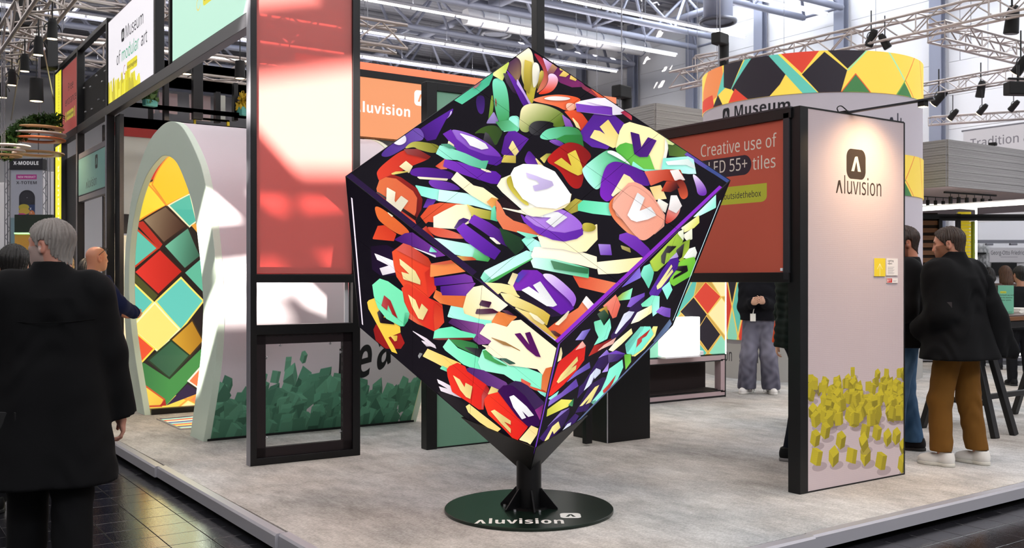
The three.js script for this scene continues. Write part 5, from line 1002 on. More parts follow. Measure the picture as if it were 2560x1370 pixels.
{
  const R = 1.6, cx = 12.17, ca = 9.62, t = thing('printed_tower', 'large round tower with a glowing harlequin band around its top and museum lettering', 'tower', cx, 0, ca, 0);
  const cyl = (r, h0, h1, tex, mat) => { const g = new THREE.CylinderGeometry(r, r, h1 - h0, 96, 1, true); g.translate(0, (h0 + h1) / 2, 0); return g; };
  // u runs round the tower; the side that faces the aisle sits at angle th0
  const U = (px) => { const k = (px - 2024) / 261; const phi = Math.asin(Math.max(-1, Math.min(1, k))); const view = Math.atan2(-(0 - cx) * 1, 1); return phi; };
  const face = Math.atan2(-cx, ca);                                  // direction from the tower to the camera, as CylinderGeometry counts it (0 = +z)
  const toU = (phi) => ((face + phi) / (2 * Math.PI) % 1 + 1) % 1;
  const bandTex = (scale, seedIn) => canvasTex(2048, 160, (g, w, h) => {
    g.fillStyle = '#f0d040'; g.fillRect(0, 0, w, h); const u = (px) => toU(U(px)) * w;
    const base = u(2024), step = w / (2 * Math.PI) , X = (px) => base + U(px) * step;
    const P = (c, ...q) => { for (const o of [-w, 0, w]) rhombPoly(g, c, q.flatMap((v, i) => i % 2 ? [] : [X(v) + o, (q[i + 1] - 105) / 97 * h]), null); };
    const Ln = (c, t, ...q) => { for (const o of [-w, 0, w]) { g.strokeStyle = c; g.lineWidth = t; g.beginPath(); for (let i = 0; i < q.length; i += 2) g.lineTo(X(q[i]) + o, (q[i + 1] - 105) / 97 * h); g.stroke(); } };
    for (let i = 0; i < 40; i++) for (const o of [0]) lozenge(g, i * 110, (i % 2) * 120 + 20, 60, 90, ['R', 'K', 'Y', 'T', 'O', 'C'][i % 6], '#f2c65a', 3);
    P('Y', 1763, 95, 2283, 95, 2283, 210, 1763, 210);
    P('O', 1770, 150, 1790, 100, 1825, 100, 1832, 160, 1812, 178, 1772, 205); P('R', 1768, 170, 1800, 170, 1805, 205, 1766, 205); P('T', 1812, 178, 1830, 120, 1838, 160); P('K', 1800, 205, 1815, 175, 1828, 205);
    P('K', 1830, 100, 1880, 100, 1848, 170, 1830, 160); P('T', 1848, 170, 1885, 98, 1902, 98, 1858, 170); P('K', 1902, 98, 1936, 98, 1975, 150, 1945, 206, 1880, 210, 1850, 170); P('R', 1840, 205, 1858, 170, 1892, 205); P('Y', 1935, 205, 1978, 158, 2010, 205); P('T', 1930, 98, 1950, 98, 2044, 205, 2012, 205); P('R', 1957, 98, 2050, 98, 2008, 155);
    P('K', 2008, 158, 2056, 108, 2104, 152, 2090, 205, 2046, 205); P('K', 2056, 98, 2150, 98, 2105, 148); P('G', 2090, 205, 2122, 160, 2156, 205); P('G', 2210, 205, 2230, 170, 2252, 212);
    Ln('#e0502c', 3, 2090, 205, 2122, 160, 2156, 205); Ln('#9fe0a8', 5, 2105, 152, 2150, 100); Ln('#e0502c', 2.5, 2256, 100, 2232, 165, 2258, 215); Ln('#a8e0b0', 6, 2190, 98, 2230, 165); Ln('#e0502c', 2.5, 2268, 98, 2278, 205); Ln('#6aa850', 4, 2210, 205, 2232, 165);
  });
  const top = bandTex(1, 1);
  mesh('lit_band', cyl(R + 0.01, 3.99, 4.56, 0), lit(top, 0.78), t);
  const body = canvasTex(2048, 512, (g, w, h) => {                   // 0.5 m .. 3.99 m
    g.fillStyle = '#c9c2cb'; g.fillRect(0, 0, w, h); const u0 = toU(0) * w, step = w / (2 * Math.PI), X = (px) => u0 + U(px) * step, Y = (hh) => (3.99 - hh) / 3.49 * h;
    emblem(g, X(1826), Y(3.925), 31, '#16161c', '#c9c2cb', 0.84); word(g, 'Museum', X(1853), Y(3.765), 34, '#16161c', 'left', 'bold', 1.3);
    word(g, 'of modular art', X(1826), Y(3.5), 30, '#16161c', 'left', '', 1.3); wordmark(g, X(2192), Y(3.52), 42, '#2a2a38', '', 1.3); word(g, 'your imagination', X(2266), Y(2.1), 20, '#6a6a74', 'left', '', 1.3); word(g, 'this way', X(2272), Y(1.97), 20, '#6a6a74', 'left', '', 1.3);
  });
  mesh('printed_body', cyl(R, 0.5, 3.99), new THREE.MeshStandardMaterial({ map: body, roughness: 0.85 }), t);
  mesh('lit_band', cyl(R + 0.012, 2.6, 3.17), lit(top, 0.6), t);
  const lowBand = canvasTex(2048, 200, (g, w, h) => { g.fillStyle = '#e8c04a'; g.fillRect(0, 0, w, h); for (let i = 0; i < 46; i++) for (let j = -1; j < 3; j++) lozenge(g, i * 46 + (j & 1 ? 23 : 0), j * 80 + 30, 22, 76, ['T', 'M', 'R', 'K', 'C', 'T', 'Y', 'M'][(i * 3 + j * 2 + 16) % 8], '#f6d060', 3); });
  mesh('lit_band', cyl(R + 0.012, 0.56, 1.62), lit(lowBand, 0.6), t);
  const foot = canvasTex(2048, 128, (g, w, h) => { g.fillStyle = '#a8a6a2'; g.fillRect(0, 0, w, h); const u0 = toU(0) * w, step = w / (2 * Math.PI); wordmark(g, u0 + U(1790) * step, 72, 56, '#26262a', '', 0.55); word(g, '.com', u0 + U(1866) * step, 72, 52, '#26262a', 'left', '', 0.6); });
  mesh('printed_foot', cyl(R, 0, 0.56), new THREE.MeshStandardMaterial({ map: foot, roughness: 0.85 }), t);
  mesh('tower_top', moved(new THREE.CylinderGeometry(R, R, 0.02, 96), 0, 4.55, 0), M.offWhite, t);
}

// ---------------------------------------------------------------- lighting trusses of the stand and its neighbours
function boxTruss(label, p, q, s, r = 0.024, single = true) {
  const t = thing('lighting_truss', label, 'truss', p.x, p.y, -p.z), dir = q.clone().sub(p), L = dir.length(); dir.normalize();
  const side = new THREE.Vector3().crossVectors(dir, new THREE.Vector3(0, 1, 0)).normalize().multiplyScalar(s / 2), up = new THREE.Vector3(0, s / 2, 0);
  const c = [side.clone().add(up), side.clone().negate().add(up), side.clone().negate().sub(up), side.clone().sub(up)];
  c.forEach((o) => rod('chord', o.clone(), dir.clone().multiplyScalar(L).add(o), r, M.truss, t));
  const n = Math.max(2, Math.round(L / (s * 1.25))), braces = [];
  for (let i = 0; i < n; i++) for (let k = 0; k < 4; k++) {
    const a = c[(k + (i & 1)) % 4 === 0 ? k : k], b = c[(k + 1) % 4], s0 = dir.clone().multiplyScalar(L * i / n), s1 = dir.clone().multiplyScalar(L * (i + 1) / n);
    const [f, g] = i & 1 ? [a, b] : [b, a];
    braces.push([f.clone().add(s0), g.clone().add(s1)]);
    if (i % 3 === 0) braces.push([a.clone().add(s0), b.clone().add(s0)]);
  }
  for (const k of [0.12, 0.88]) rod('lift_wire', dir.clone().multiplyScalar(L * k), dir.clone().multiplyScalar(L * k).add(new THREE.Vector3(0, 12.1 - p.y - dir.y * L * k, 0)), 0.006, M.aluDark, t);
  if (single) braces.forEach(([a, b]) => rod('brace', a, b, r * 0.55, M.truss, t));
  else { const m = mesh('bracing', join(braces.map(([a, b]) => tubeBetween(a, b, r * 0.55, 5))), M.truss, t); m.userData.kind = 'stuff'; }
  return t;
}
boxTruss('aluminium truss running away overhead at the left, hung with small lit spotlights', V(1.84, 4.55, 10.6), V(1.84, 4.55, 22), 0.34);
boxTruss('aluminium truss crossing overhead behind the lit signs and the red portal', V(2.0, 4.72, 11.8), V(6.3, 4.72, 11.8), 0.32);
boxTruss('aluminium truss farther back, crossing behind the white museum sign', V(2.0, 4.85, 15.6), V(7.5, 4.85, 15.6), 0.34, 0.024, false);
boxTruss('upper aluminium truss rising to the right above the printed tower', V(15.05, 5.72, 4.5), V(15.05, 5.8, 15.5), 0.34);
boxTruss('aluminium truss branching off to the right from the upper truss', V(15.2, 5.62, 9.4), V(24, 5.62, 9.4), 0.3);
boxTruss('aluminium truss running level behind the right side of the printed tower', V(21, 5.9, 10.2), V(21, 5.9, 15.2), 0.28, 0.02);
boxTruss('small white truss hung with spotlights above the tradition banner', at(2325, 303, 21), at(2640, 282, 21), 0.17, 0.014, false);
boxTruss('short aluminium truss end showing at the left of the printed tower', at(1735, 160, 21.5), at(1800, 150, 21.5), 0.3, 0.02, false);

function spot(label, px, py, d, k, tilt, lampM, turn = 0) {          // theatre spotlight with yoke; glows when lampM is given
  k *= px > 1500 ? 0.72 : 1; const p = at(px, py, d), t = thing('stage_spot', label, 'spotlight', p.x, p.y, -p.z, turn);
  const body = mesh('spot_body', join([new THREE.CylinderGeometry(0.07 * k, 0.085 * k, 0.26 * k, 16), moved(new THREE.CylinderGeometry(0.05 * k, 0.07 * k, 0.06 * k, 16), 0, 0.155 * k, 0)]), M.blackMatt, t); body.rotation.x = tilt;
  const f = mesh('lens', moved(new THREE.CylinderGeometry(0.075 * k, 0.075 * k, 0.012, 16), 0, -0.135 * k, 0), lampM || M.black, t); f.rotation.x = tilt;
  mesh('yoke', moved(new THREE.TorusGeometry(0.13 * k, 0.01 * k, 6, 18, Math.PI), 0, 0, 0), M.black, t); mesh('hook', moved(new THREE.CylinderGeometry(0.012 * k, 0.012 * k, 0.42 * k, 8), 0, 0.33 * k, 0), M.black, t);
  return t;
}
for (const [i, px, py, d] of [[0, 131, 76, 10.35], [1, 96, 118, 11.17], [2, 62, 160, 12.0], [3, 30, 196, 12.9], [4, 7, 228, 13.7]]) spot(['black lit spotlight on the left truss, highest and nearest of the slanting row', 'black lit spotlight on the left truss, second from the top of the slanting row', 'black lit spotlight on the left truss, third from the top of the slanting row', 'black lit spotlight on the left truss, fourth from the top of the slanting row', 'black lit spotlight on the left truss, lowest and farthest of the slanting row'][i], px, py, d, 0.66, 0.12, M.lampWarm);
downlight('large black lit drum lamp hanging by the yellow strip above the leafy ring', 91, 254, 12.5, 1.45, 2.4);
{
  const p = at(121, 138, 14), t = thing('loudspeaker', 'tall black loudspeaker hanging behind the left truss spotlights', 'loudspeaker', p.x, p.y, -p.z, 0.4);
  mesh('speaker_box', rbox(0.2, 0.42, 0.2, 0.03, 2), M.blackMatt, t); mesh('speaker_grille', moved(rbox(0.16, 0.38, 0.01, 0.004), 0, 0, 0.1), M.black, t); mesh('hanging_rope', moved(new THREE.CylinderGeometry(0.008, 0.008, 1.2, 5), 0, 0.8, 0), M.cable, t);
  const h = at(30, 45, 13), b = thing('line_speaker', 'black box loudspeaker cluster at the top left corner under the roof', 'loudspeaker', h.x, h.y, -h.z, 0.2);
  mesh('speaker_box', rbox(0.22, 0.5, 0.25, 0.02, 1), M.blackMatt, b, 0.16, 0.15, 0); mesh('speaker_arm', rbox(0.5, 0.06, 0.1, 0.01), M.blackMatt, b, -0.08, -0.06, 0); mesh('hanging_rope', moved(new THREE.CylinderGeometry(0.008, 0.008, 1.4, 5), 0.16, 1.0, 0), M.cable, b);
  const r1 = thing('hanging_rope', 'pale taut hanging rope falling from the left truss to the leafy ring', 'rope', 0, 0, 0), g1 = tubeBetween(at(62, 75, 12.2), at(28, 300, 14.5), 0.012, 6); mesh('rope', g1, M.truss, r1); mesh('rope_clamp', moved(new THREE.SphereGeometry(0.045, 10, 8), ...at(61, 102, 12.3).toArray()), M.white, r1);
  const r2 = thing('hanging_rope', 'second pale rope, slanting the other way towards the yellow strip', 'rope', 0, 0, 0); mesh('rope', tubeBetween(at(104, 95, 13), at(136, 262, 14.5), 0.01, 6), M.truss, r2); mesh('rope_clamp', moved(new THREE.SphereGeometry(0.03, 8, 6), ...at(108, 122, 13.2).toArray()), M.white, r2);
}
spot('dark theatre spotlight on the long upper truss, above the tower rim at its middle', 2178, 98, 17.1, 1.3, 0.5, null); spot('dark theatre spotlight clamped beside it, right of the tower rim', 2212, 106, 16.9, 1.2, -0.5, null, 0.8);
spot('black moving-head spotlight in the upper right corner, under the branching truss', 2530, 55, 15.5, 1.9, 0.1, null); spot('bright warm spotlight at the right edge beside the branching truss', 2552, 165, 17, 1.6, 0.7, M.lampWarm);
spot('black spotlight with a small bright lens, left of the big wall column', 2347, 246, 22.5, 1.75, 0.9, M.lampWarm); spot('black spotlight hanging dark under the level truss, right of the wall column', 2452, 226, 21.7, 1.6, 0.2, null);
spot('small black spotlight on the white truss, leftmost of three', 2382, 288, 20.5, 1.1, 0.8, M.lampWarm); spot('small black spotlight on the white truss, middle one of three', 2455, 275, 20.5, 1.1, 0.8, M.lampWarm); spot('small black spotlight on the white truss, rightmost of three', 2534, 266, 20.5, 1.1, 0.8, null);
{
  const flood = (label, px, py, d, s) => { const p = at(px, py, d), t = thing('flood_light', label, 'floodlight', p.x, p.y, -p.z, -0.5); mesh('flood_box', rbox(0.5 * s, 0.26 * s, 0.24 * s, 0.02, 1), M.blackMatt, t); mesh('flood_bracket', moved(rbox(0.42 * s, 0.04 * s, 0.06 * s, 0.008), 0, 0.2 * s, 0), M.black, t); mesh('flood_hook', moved(new THREE.CylinderGeometry(0.02, 0.02, 0.35 * s, 8), 0, 0.3 * s, 0), M.black, t); };
  flood('black box floodlight hanging at the right edge below the bright spotlight', 2545, 222, 15.5, 0.8);
  const hoist = (label, px, py, d) => { const p = at(px, py, d), t = thing('chain_hoist', label, 'hoist', p.x, p.y, -p.z, 0.2); mesh('hoist_motor', rbox(0.36, 0.24, 0.22, 0.03, 2), M.blackMatt, t); mesh('chain_bag', moved(new THREE.CylinderGeometry(0.1, 0.09, 0.62, 12), 0.16, -0.36, 0), M.blackMatt, t); mesh('lift_chain', moved(new THREE.CylinderGeometry(0.012, 0.012, 6, 6), 0, 3.1, 0), M.aluDark, t); mesh('hook_chain', moved(new THREE.CylinderGeometry(0.016, 0.016, 0.5, 6), -0.05, -0.35, 0), M.aluDark, t); };
  hoist('black chain hoist with its bag hanging, right behind the top of the cube', 1554, 231, 18); hoist('black chain hoist with a slanting bag, at the upper left of the tower', 1800, 98, 20);
  // wires that hold the trusses
  for (const [i, px, d] of [[0, 1492, 22], [1, 1720, 24], [2, 2400, 18], [3, 2470, 22], [4, 1960, 26]]) { const p = at(px, i === 2 ? 150 : i === 3 ? 190 : 230, d), t = thing('support_wire', ['thin steel wire from the roof, just right of the cube top', 'thin steel wire from the roof, left of the tower', 'thin steel wire holding the branching truss', 'thin steel wire holding the level truss at the right', 'thin steel wire from the roof, above the tower'][i], 'wire', p.x, p.y, -p.z); mesh('wire', moved(new THREE.CylinderGeometry(0.006, 0.006, 12 - p.y, 5), 0, (12 - p.y) / 2, 0), M.aluDark, t); }
}
// ---------------------------------------------------------------- neighbouring stands on the right
function greyBox(label, x, a, h0, h1, lx, la) {                      // hanging fascia of grey boards, corner nearest the camera at (x, a)
  const t = thing('board_fascia', label, 'fascia', x, h0, a, 0), n = Math.round((h1 - h0) / 0.12), bh = (h1 - h0) / n;
  for (let i = 0; i < n; i++) { const off = rr(0, 0.004); mesh('plank', moved(box(lx, bh - 0.004, 0.05), lx / 2, bh * (i + 0.5), 0.0 + off), M.board, t); mesh('plank', moved(box(0.05, bh - 0.004, la), 0.0 - off, bh * (i + 0.5), -la / 2), M.board, t); }
  mesh('soffit', moved(box(lx, 0.05, la), lx / 2, 0.02, -la / 2), M.pinkPanel, t); return t;
}
greyBox('long hanging fascia of grey boards right of the tower, with black track lights beneath', 14.06, 8.52, 2.87, 3.6, 6.5, 4.5);
greyBox('grey board fascia between the cube and the tower, under the white hall wall', 11.85, 12.7, 3.3, 4.56, 4.0, 6.0);
function track(label, p, dx, da, n) {
  const t = thing('track_light', label, 'track light', p.x, p.y, -p.z, Math.atan2(da, dx)); const L = n * 0.2; mesh('track', moved(rbox(L + 0.1, 0.03, 0.035, 0.004), L / 2, 0, 0), M.black, t);
  for (let i = 0; i < n; i++) { mesh('lamp_head', moved(new THREE.CylinderGeometry(0.03, 0.03, 0.13, 12), 0.1 + i * 0.2, -0.13, 0), M.black, t); mesh('lamp_stem', moved(new THREE.CylinderGeometry(0.006, 0.006, 0.07, 6), 0.1 + i * 0.2, -0.04, 0), M.black, t); }
}
track('black track of six small spotlights under the grey fascia, the nearer track', at(2366, 481, 15.6), 0.95, -0.1, 6); track('black track of six small spotlights under the grey fascia, the farther track', at(2290, 489, 16.6), 0.95, -0.1, 6);
{
  const t = thing('projector', 'small black projector on top of the grey fascia, before the white banner', 'projector', 15.45, 3.64, 8.56, 0.3); mesh('projector_box', rbox(0.1, 0.05, 0.12, 0.01, 1), M.blackMatt, t); mesh('mount', moved(rbox(0.2, 0.02, 0.04, 0.004), 0, -0.03, 0), M.black, t); mesh('side_lens', moved(new THREE.CylinderGeometry(0.022, 0.022, 0.05, 10).rotateZ(Math.PI / 2), 0.08, 0.0, 0), M.black, t);
  // banner
  const b = thing('hanging_banner', 'white hanging banner with small grey lettering about tradition and innovation', 'banner', 23.2, 0, 13.6, SIDE);
  const tex = canvasTex(1024, 512, (g, w, h) => { g.fillStyle = '#f2eff4'; g.fillRect(0, 0, w, h); word(g, 'Tradition and innovation', 40, 95, 68, '#8a8690', 'left', '', 1.0); word(g, 'made in Germany', 300, 185, 68, '#b4b0b8', 'left', '', 1.0); });
  mesh('banner_cloth', moved(box(4.6, 2.3, 0.05), 2.3, 4.0, 0), [M.white, M.white, M.white, M.white, lit(tex, 0.35), M.white], b); mesh('banner_rail', moved(rbox(4.7, 0.04, 0.06, 0.004), 2.3, 5.17, 0), M.aluDark, b);  // banner cloth carries a faint glow of its own
}
{
  // pavilion of slatted wood with light lines
  const c = at(2290, 700, 17), t = thing('slat_pavilion', 'wooden slatted pavilion with black posts and yellow blinds, behind the jeans man', 'pavilion', c.x, 0, -c.z, -0.604), m = 17 / 2420, X = (px) => (px - 2290) * m, Y = (py) => 1.42 - (py - 700) * m;
  for (let i = 0; i < 18; i++) mesh('slat', moved(rbox(X(2345) - X(2240), 0.078, 0.03, 0.003), (X(2345) + X(2240)) / 2, Y(880) + 0.04 + i * 0.131, rr(0, 0.006)), M.wood, t);
  mesh('slat_backing', moved(box(0.76, 2.6, 0.02), X(2292), 1.3, -0.04), std(0x2a1a10, 0.8), t);
  for (const [x0, x1, y0, y1] of [[2343, 2352, 540, 900], [2388, 2398, 535, 700], [2343, 2560, 540, 552], [2240, 2640, 536, 548]]) mesh('black_post', moved(rbox(X(x1) - X(x0), Y(y0) - Y(y1), 0.08, 0.004), (X(x0) + X(x1)) / 2, (Y(y0) + Y(y1)) / 2, 0.03), M.black, t);
  for (let i = 0; i < 16; i++) { mesh('yellow_slat', moved(rbox(X(2434) - X(2402), 0.045, 0.02, 0.002), (X(2434) + X(2402)) / 2, Y(660) + i * 0.06, -0.1), glow(new THREE.Color(0.8, 0.62, 0.02), 0.35, 0xd8c020), t); }  // slats have a faint glow mixed into their yellow
  for (let i = 0; i < 5; i++) mesh('wood_slat', moved(rbox(X(2384) - X(2352), 0.04, 0.02, 0.002), (X(2384) + X(2352)) / 2, Y(575) - i * 0.1, -0.1), M.wood, t);
  mesh('blind_backing', moved(box(X(2434) - X(2402), 1.0, 0.02), (X(2434) + X(2402)) / 2, Y(600), -0.16), M.white, t);
  mesh('lime_post', moved(rbox(0.035, 2.4, 0.08, 0.004), X(2432), 1.25, 0.0), std(0x8a9a20, 0.6), t);
  mesh('light_line', moved(box(0.024, 1.15, 0.02), X(2438.5), Y(600), 0.03), M.lampWhite, t);
  mesh('lower_bench', moved(rbox(2.4, 0.06, 0.4, 0.005), X(2420), 0.05, 0.1), M.aluDark, t); mesh('floor_light', moved(box(1.9, 0.035, 0.03), X(2425), Y(884) , 0.12), M.lampWhite, t);
  const l = thing('light_beam', 'long bright white light beam across the stand right of the tower, the nearer one', 'light bar', 0, 0, 0); mesh('beam_tube', tubeBetween(at(2292, 524, 15.2), at(2640, 502, 13.6), 0.028, 8), M.lampWhite, l); mesh('beam_rail', tubeBetween(at(2292, 517, 15.2), at(2640, 494, 13.6), 0.012, 6), M.white, l);
  const l2 = thing('light_beam', 'shorter bright white light beam under the track lights, farther and higher', 'light bar', 0, 0, 0); mesh('beam_tube', tubeBetween(at(2270, 508, 18.5), at(2440, 521, 18.5), 0.03, 8), M.lampWhite, l2); mesh('beam_rail', tubeBetween(at(2270, 500, 18.5), at(2440, 514, 18.5), 0.012, 6), M.white, l2);
  // white room behind with a dark screen and a marbled panel
  const d = 25, q = at(2430, 700, d), r = thing('white_stand', 'white stand at the far right with a family name and a black screen', 'stand', q.x, -0.12, -q.z, -0.604), k = d / 2420, XX = (px) => (px - 2430) * k, YY = (py) => 1.54 - (py - 700) * k;
  const sign = canvasTex(512, 128, (g, w, h) => { g.fillStyle = '#dedadf'; g.fillRect(0, 0, w, h); word(g, 'Georg-Otto Friedrich', 14, 62, 50, '#2e2c32', 'left', '', 0.9); g.fillStyle = '#a8a4ac'; g.fillRect(130, 80, 200, 5); });
  mesh('back_wall', moved(box(4, 3.2, 0.06), 1.7, 1.6, -0.4), M.wallWhite, r); mesh('header', moved(box(4, 0.08, 0.2), 1.7, YY(604), 0), M.aluDark, r);
  mesh('name_board', moved(box(XX(2600) - XX(2489), YY(618) - YY(655), 0.02), (XX(2600) + XX(2489)) / 2, YY(636.5), -0.33), [M.white, M.white, M.white, M.white, lit(sign, 0.25), M.white], r);  // board print is slightly self-glowing
  mesh('black_screen', moved(box(XX(2556) - XX(2494), YY(657) - YY(690), 0.05), (XX(2556) + XX(2494)) / 2, YY(673), -0.3), M.black, r);
  const marb = dataTex(128, 256, (u, v) => { const n = fbm(u, v, 4, 5), q2 = Math.abs(n - 0.5) * 5, s = 235 - Math.max(0, 1 - q2) * 150 * (1 - v * 0.6) - 60 * (1 - v); return [s, s, s]; }, true);
  mesh('marbled_panel', moved(box(XX(2488) - XX(2444), YY(608) - YY(690), 0.04), (XX(2488) + XX(2444)) / 2, YY(649), -0.32), std(0xffffff, 0.6, 0, { map: marb }), r); mesh('shelf', moved(box(XX(2474) - XX(2448), 0.05, 0.12), (XX(2474) + XX(2448)) / 2, YY(633), -0.24), M.black, r);
  for (const px of [2470, 2530, 2575]) { mesh('wall_spot', moved(rbox(0.18, 0.05, 0.1, 0.01), XX(px), YY(611), 0.06), M.aluDark, r); }
  for (let i = 0; i < 2; i++) mesh('counter', moved(rbox(0.9, 1.0, 0.4, 0.01), XX(2500) + i * 1.2, 0.5, 0.2), i ? M.aluDark : M.blackMatt, r);
}
// ---------------------------------------------------------------- bar table with trestle legs, sign and books
{
  const t = thing('bar_table', 'tall dark trestle table with wooden top, at the right edge behind the mustard trousers', 'table', 8.45, 0, 5.05, 0.0), top = 1.09;
  mesh('table_top', moved(rbox(1.9, 0.035, 0.85, 0.004), 0.98, top - 0.02, 0.0), [M.wood, M.wood, M.wood, M.wood, M.wood, M.wood][0], t); mesh('top_skin', moved(rbox(1.88, 0.012, 0.83, 0.003), 0.98, top + 0.004, 0), std(0x4a2e24, 0.45), t);
  mesh('under_rail', moved(rbox(1.7, 0.06, 0.06, 0.004), 1.0, top - 0.08, 0.3), M.black, t); mesh('under_rail', moved(rbox(1.7, 0.06, 0.06, 0.004), 1.0, top - 0.08, -0.3), M.black, t);
  const leg = (a, b, z0, z1) => { const p = new THREE.Vector3(a, 0, z0), q = new THREE.Vector3(b, top - 0.05, z1), g = rbox(0.075, p.distanceTo(q), 0.05, 0.005); const m = mesh('leg', g, M.black, t); m.position.copy(p).lerp(q, 0.5); m.quaternion.setFromUnitVectors(new THREE.Vector3(0, 1, 0), q.sub(p).normalize()); };
  for (const x of [0.08, 1.75]) { leg(x - 0.04, x + 0.06, 0.37, 0.08); leg(x, x + 0.06, -0.37, -0.08); mesh('stretcher', moved(rbox(0.05, 0.05, 0.56, 0.004), x + 0.02, 0.3, 0), M.black, t); }
  mesh('long_stretcher', moved(rbox(1.7, 0.05, 0.05, 0.004), 0.93, 0.3, 0), M.black, t); leg(0.36, 0.12, 0.37, 0.2);
  const s = thing('table_sign', 'small mint green box sign with black side standing on the bar table', 'sign', 9.06, top + 0.011, 4.93, -0.45);
  const tex = canvasTex(192, 320, (g, w, h) => { g.fillStyle = '#6fb596'; g.fillRect(0, 0, w, h); g.fillStyle = '#cfd23c'; roundRect(g, 26, 66, 76, 24, 8); g.fill(); word(g, '#modular', 64, 84, 15, '#223022', 'center'); const c = '#16281f'; word(g, 'This booth was built', 12, 118, 19, c, 'left', 'bold'); word(g, 'with the aluvision', 12, 146, 19, c, 'left', 'bold'); word(g, 'modular system.', 12, 174, 19, c, 'left', 'bold'); g.fillStyle = '#cfd23c'; g.fillRect(8, 288, 80, 22); word(g, 'more info', 8, 280, 14, c, 'left', 'bold'); word(g, 'aluvision', 112, 308, 14, c, 'left', 'bold'); });
  mesh('sign_box', moved(rbox(0.168, 0.27, 0.11, 0.003), 0, 0.135, 0), M.black, s); const f = new THREE.PlaneGeometry(0.164, 0.266); mesh('printed_face', f, new THREE.MeshStandardMaterial({ map: tex, roughness: 0.6 }), s, 0, 0.135, 0.056);
  for (const y of [0.06, 0.12, 0.185]) mesh('side_stud', moved(new THREE.CylinderGeometry(0.005, 0.005, 0.006, 8).rotateZ(Math.PI / 2), 0.085, y, 0.02), M.screw, s);
  const bk = thing('paper_stack', 'stack of pale brochures beside the mint sign on the bar table', 'brochures', 9.42, top + 0.011, 5.0, 0.2); for (let i = 0; i < 5; i++) { const m = mesh('brochure', rbox(0.24, 0.009, 0.17, 0.001), M.paper, bk, 0, 0.0045 + i * 0.0095, 0); m.rotation.y = rr(-0.06, 0.06); }
  const sh = thing('paper_sheet', 'single pale leaflet lying flat by the edge of the bar table', 'leaflet', 9.2, top + 0.011, 4.7, -0.3); mesh('sheet', rbox(0.2, 0.003, 0.14, 0.0005), M.paper, sh, 0, 0.002, 0);
}
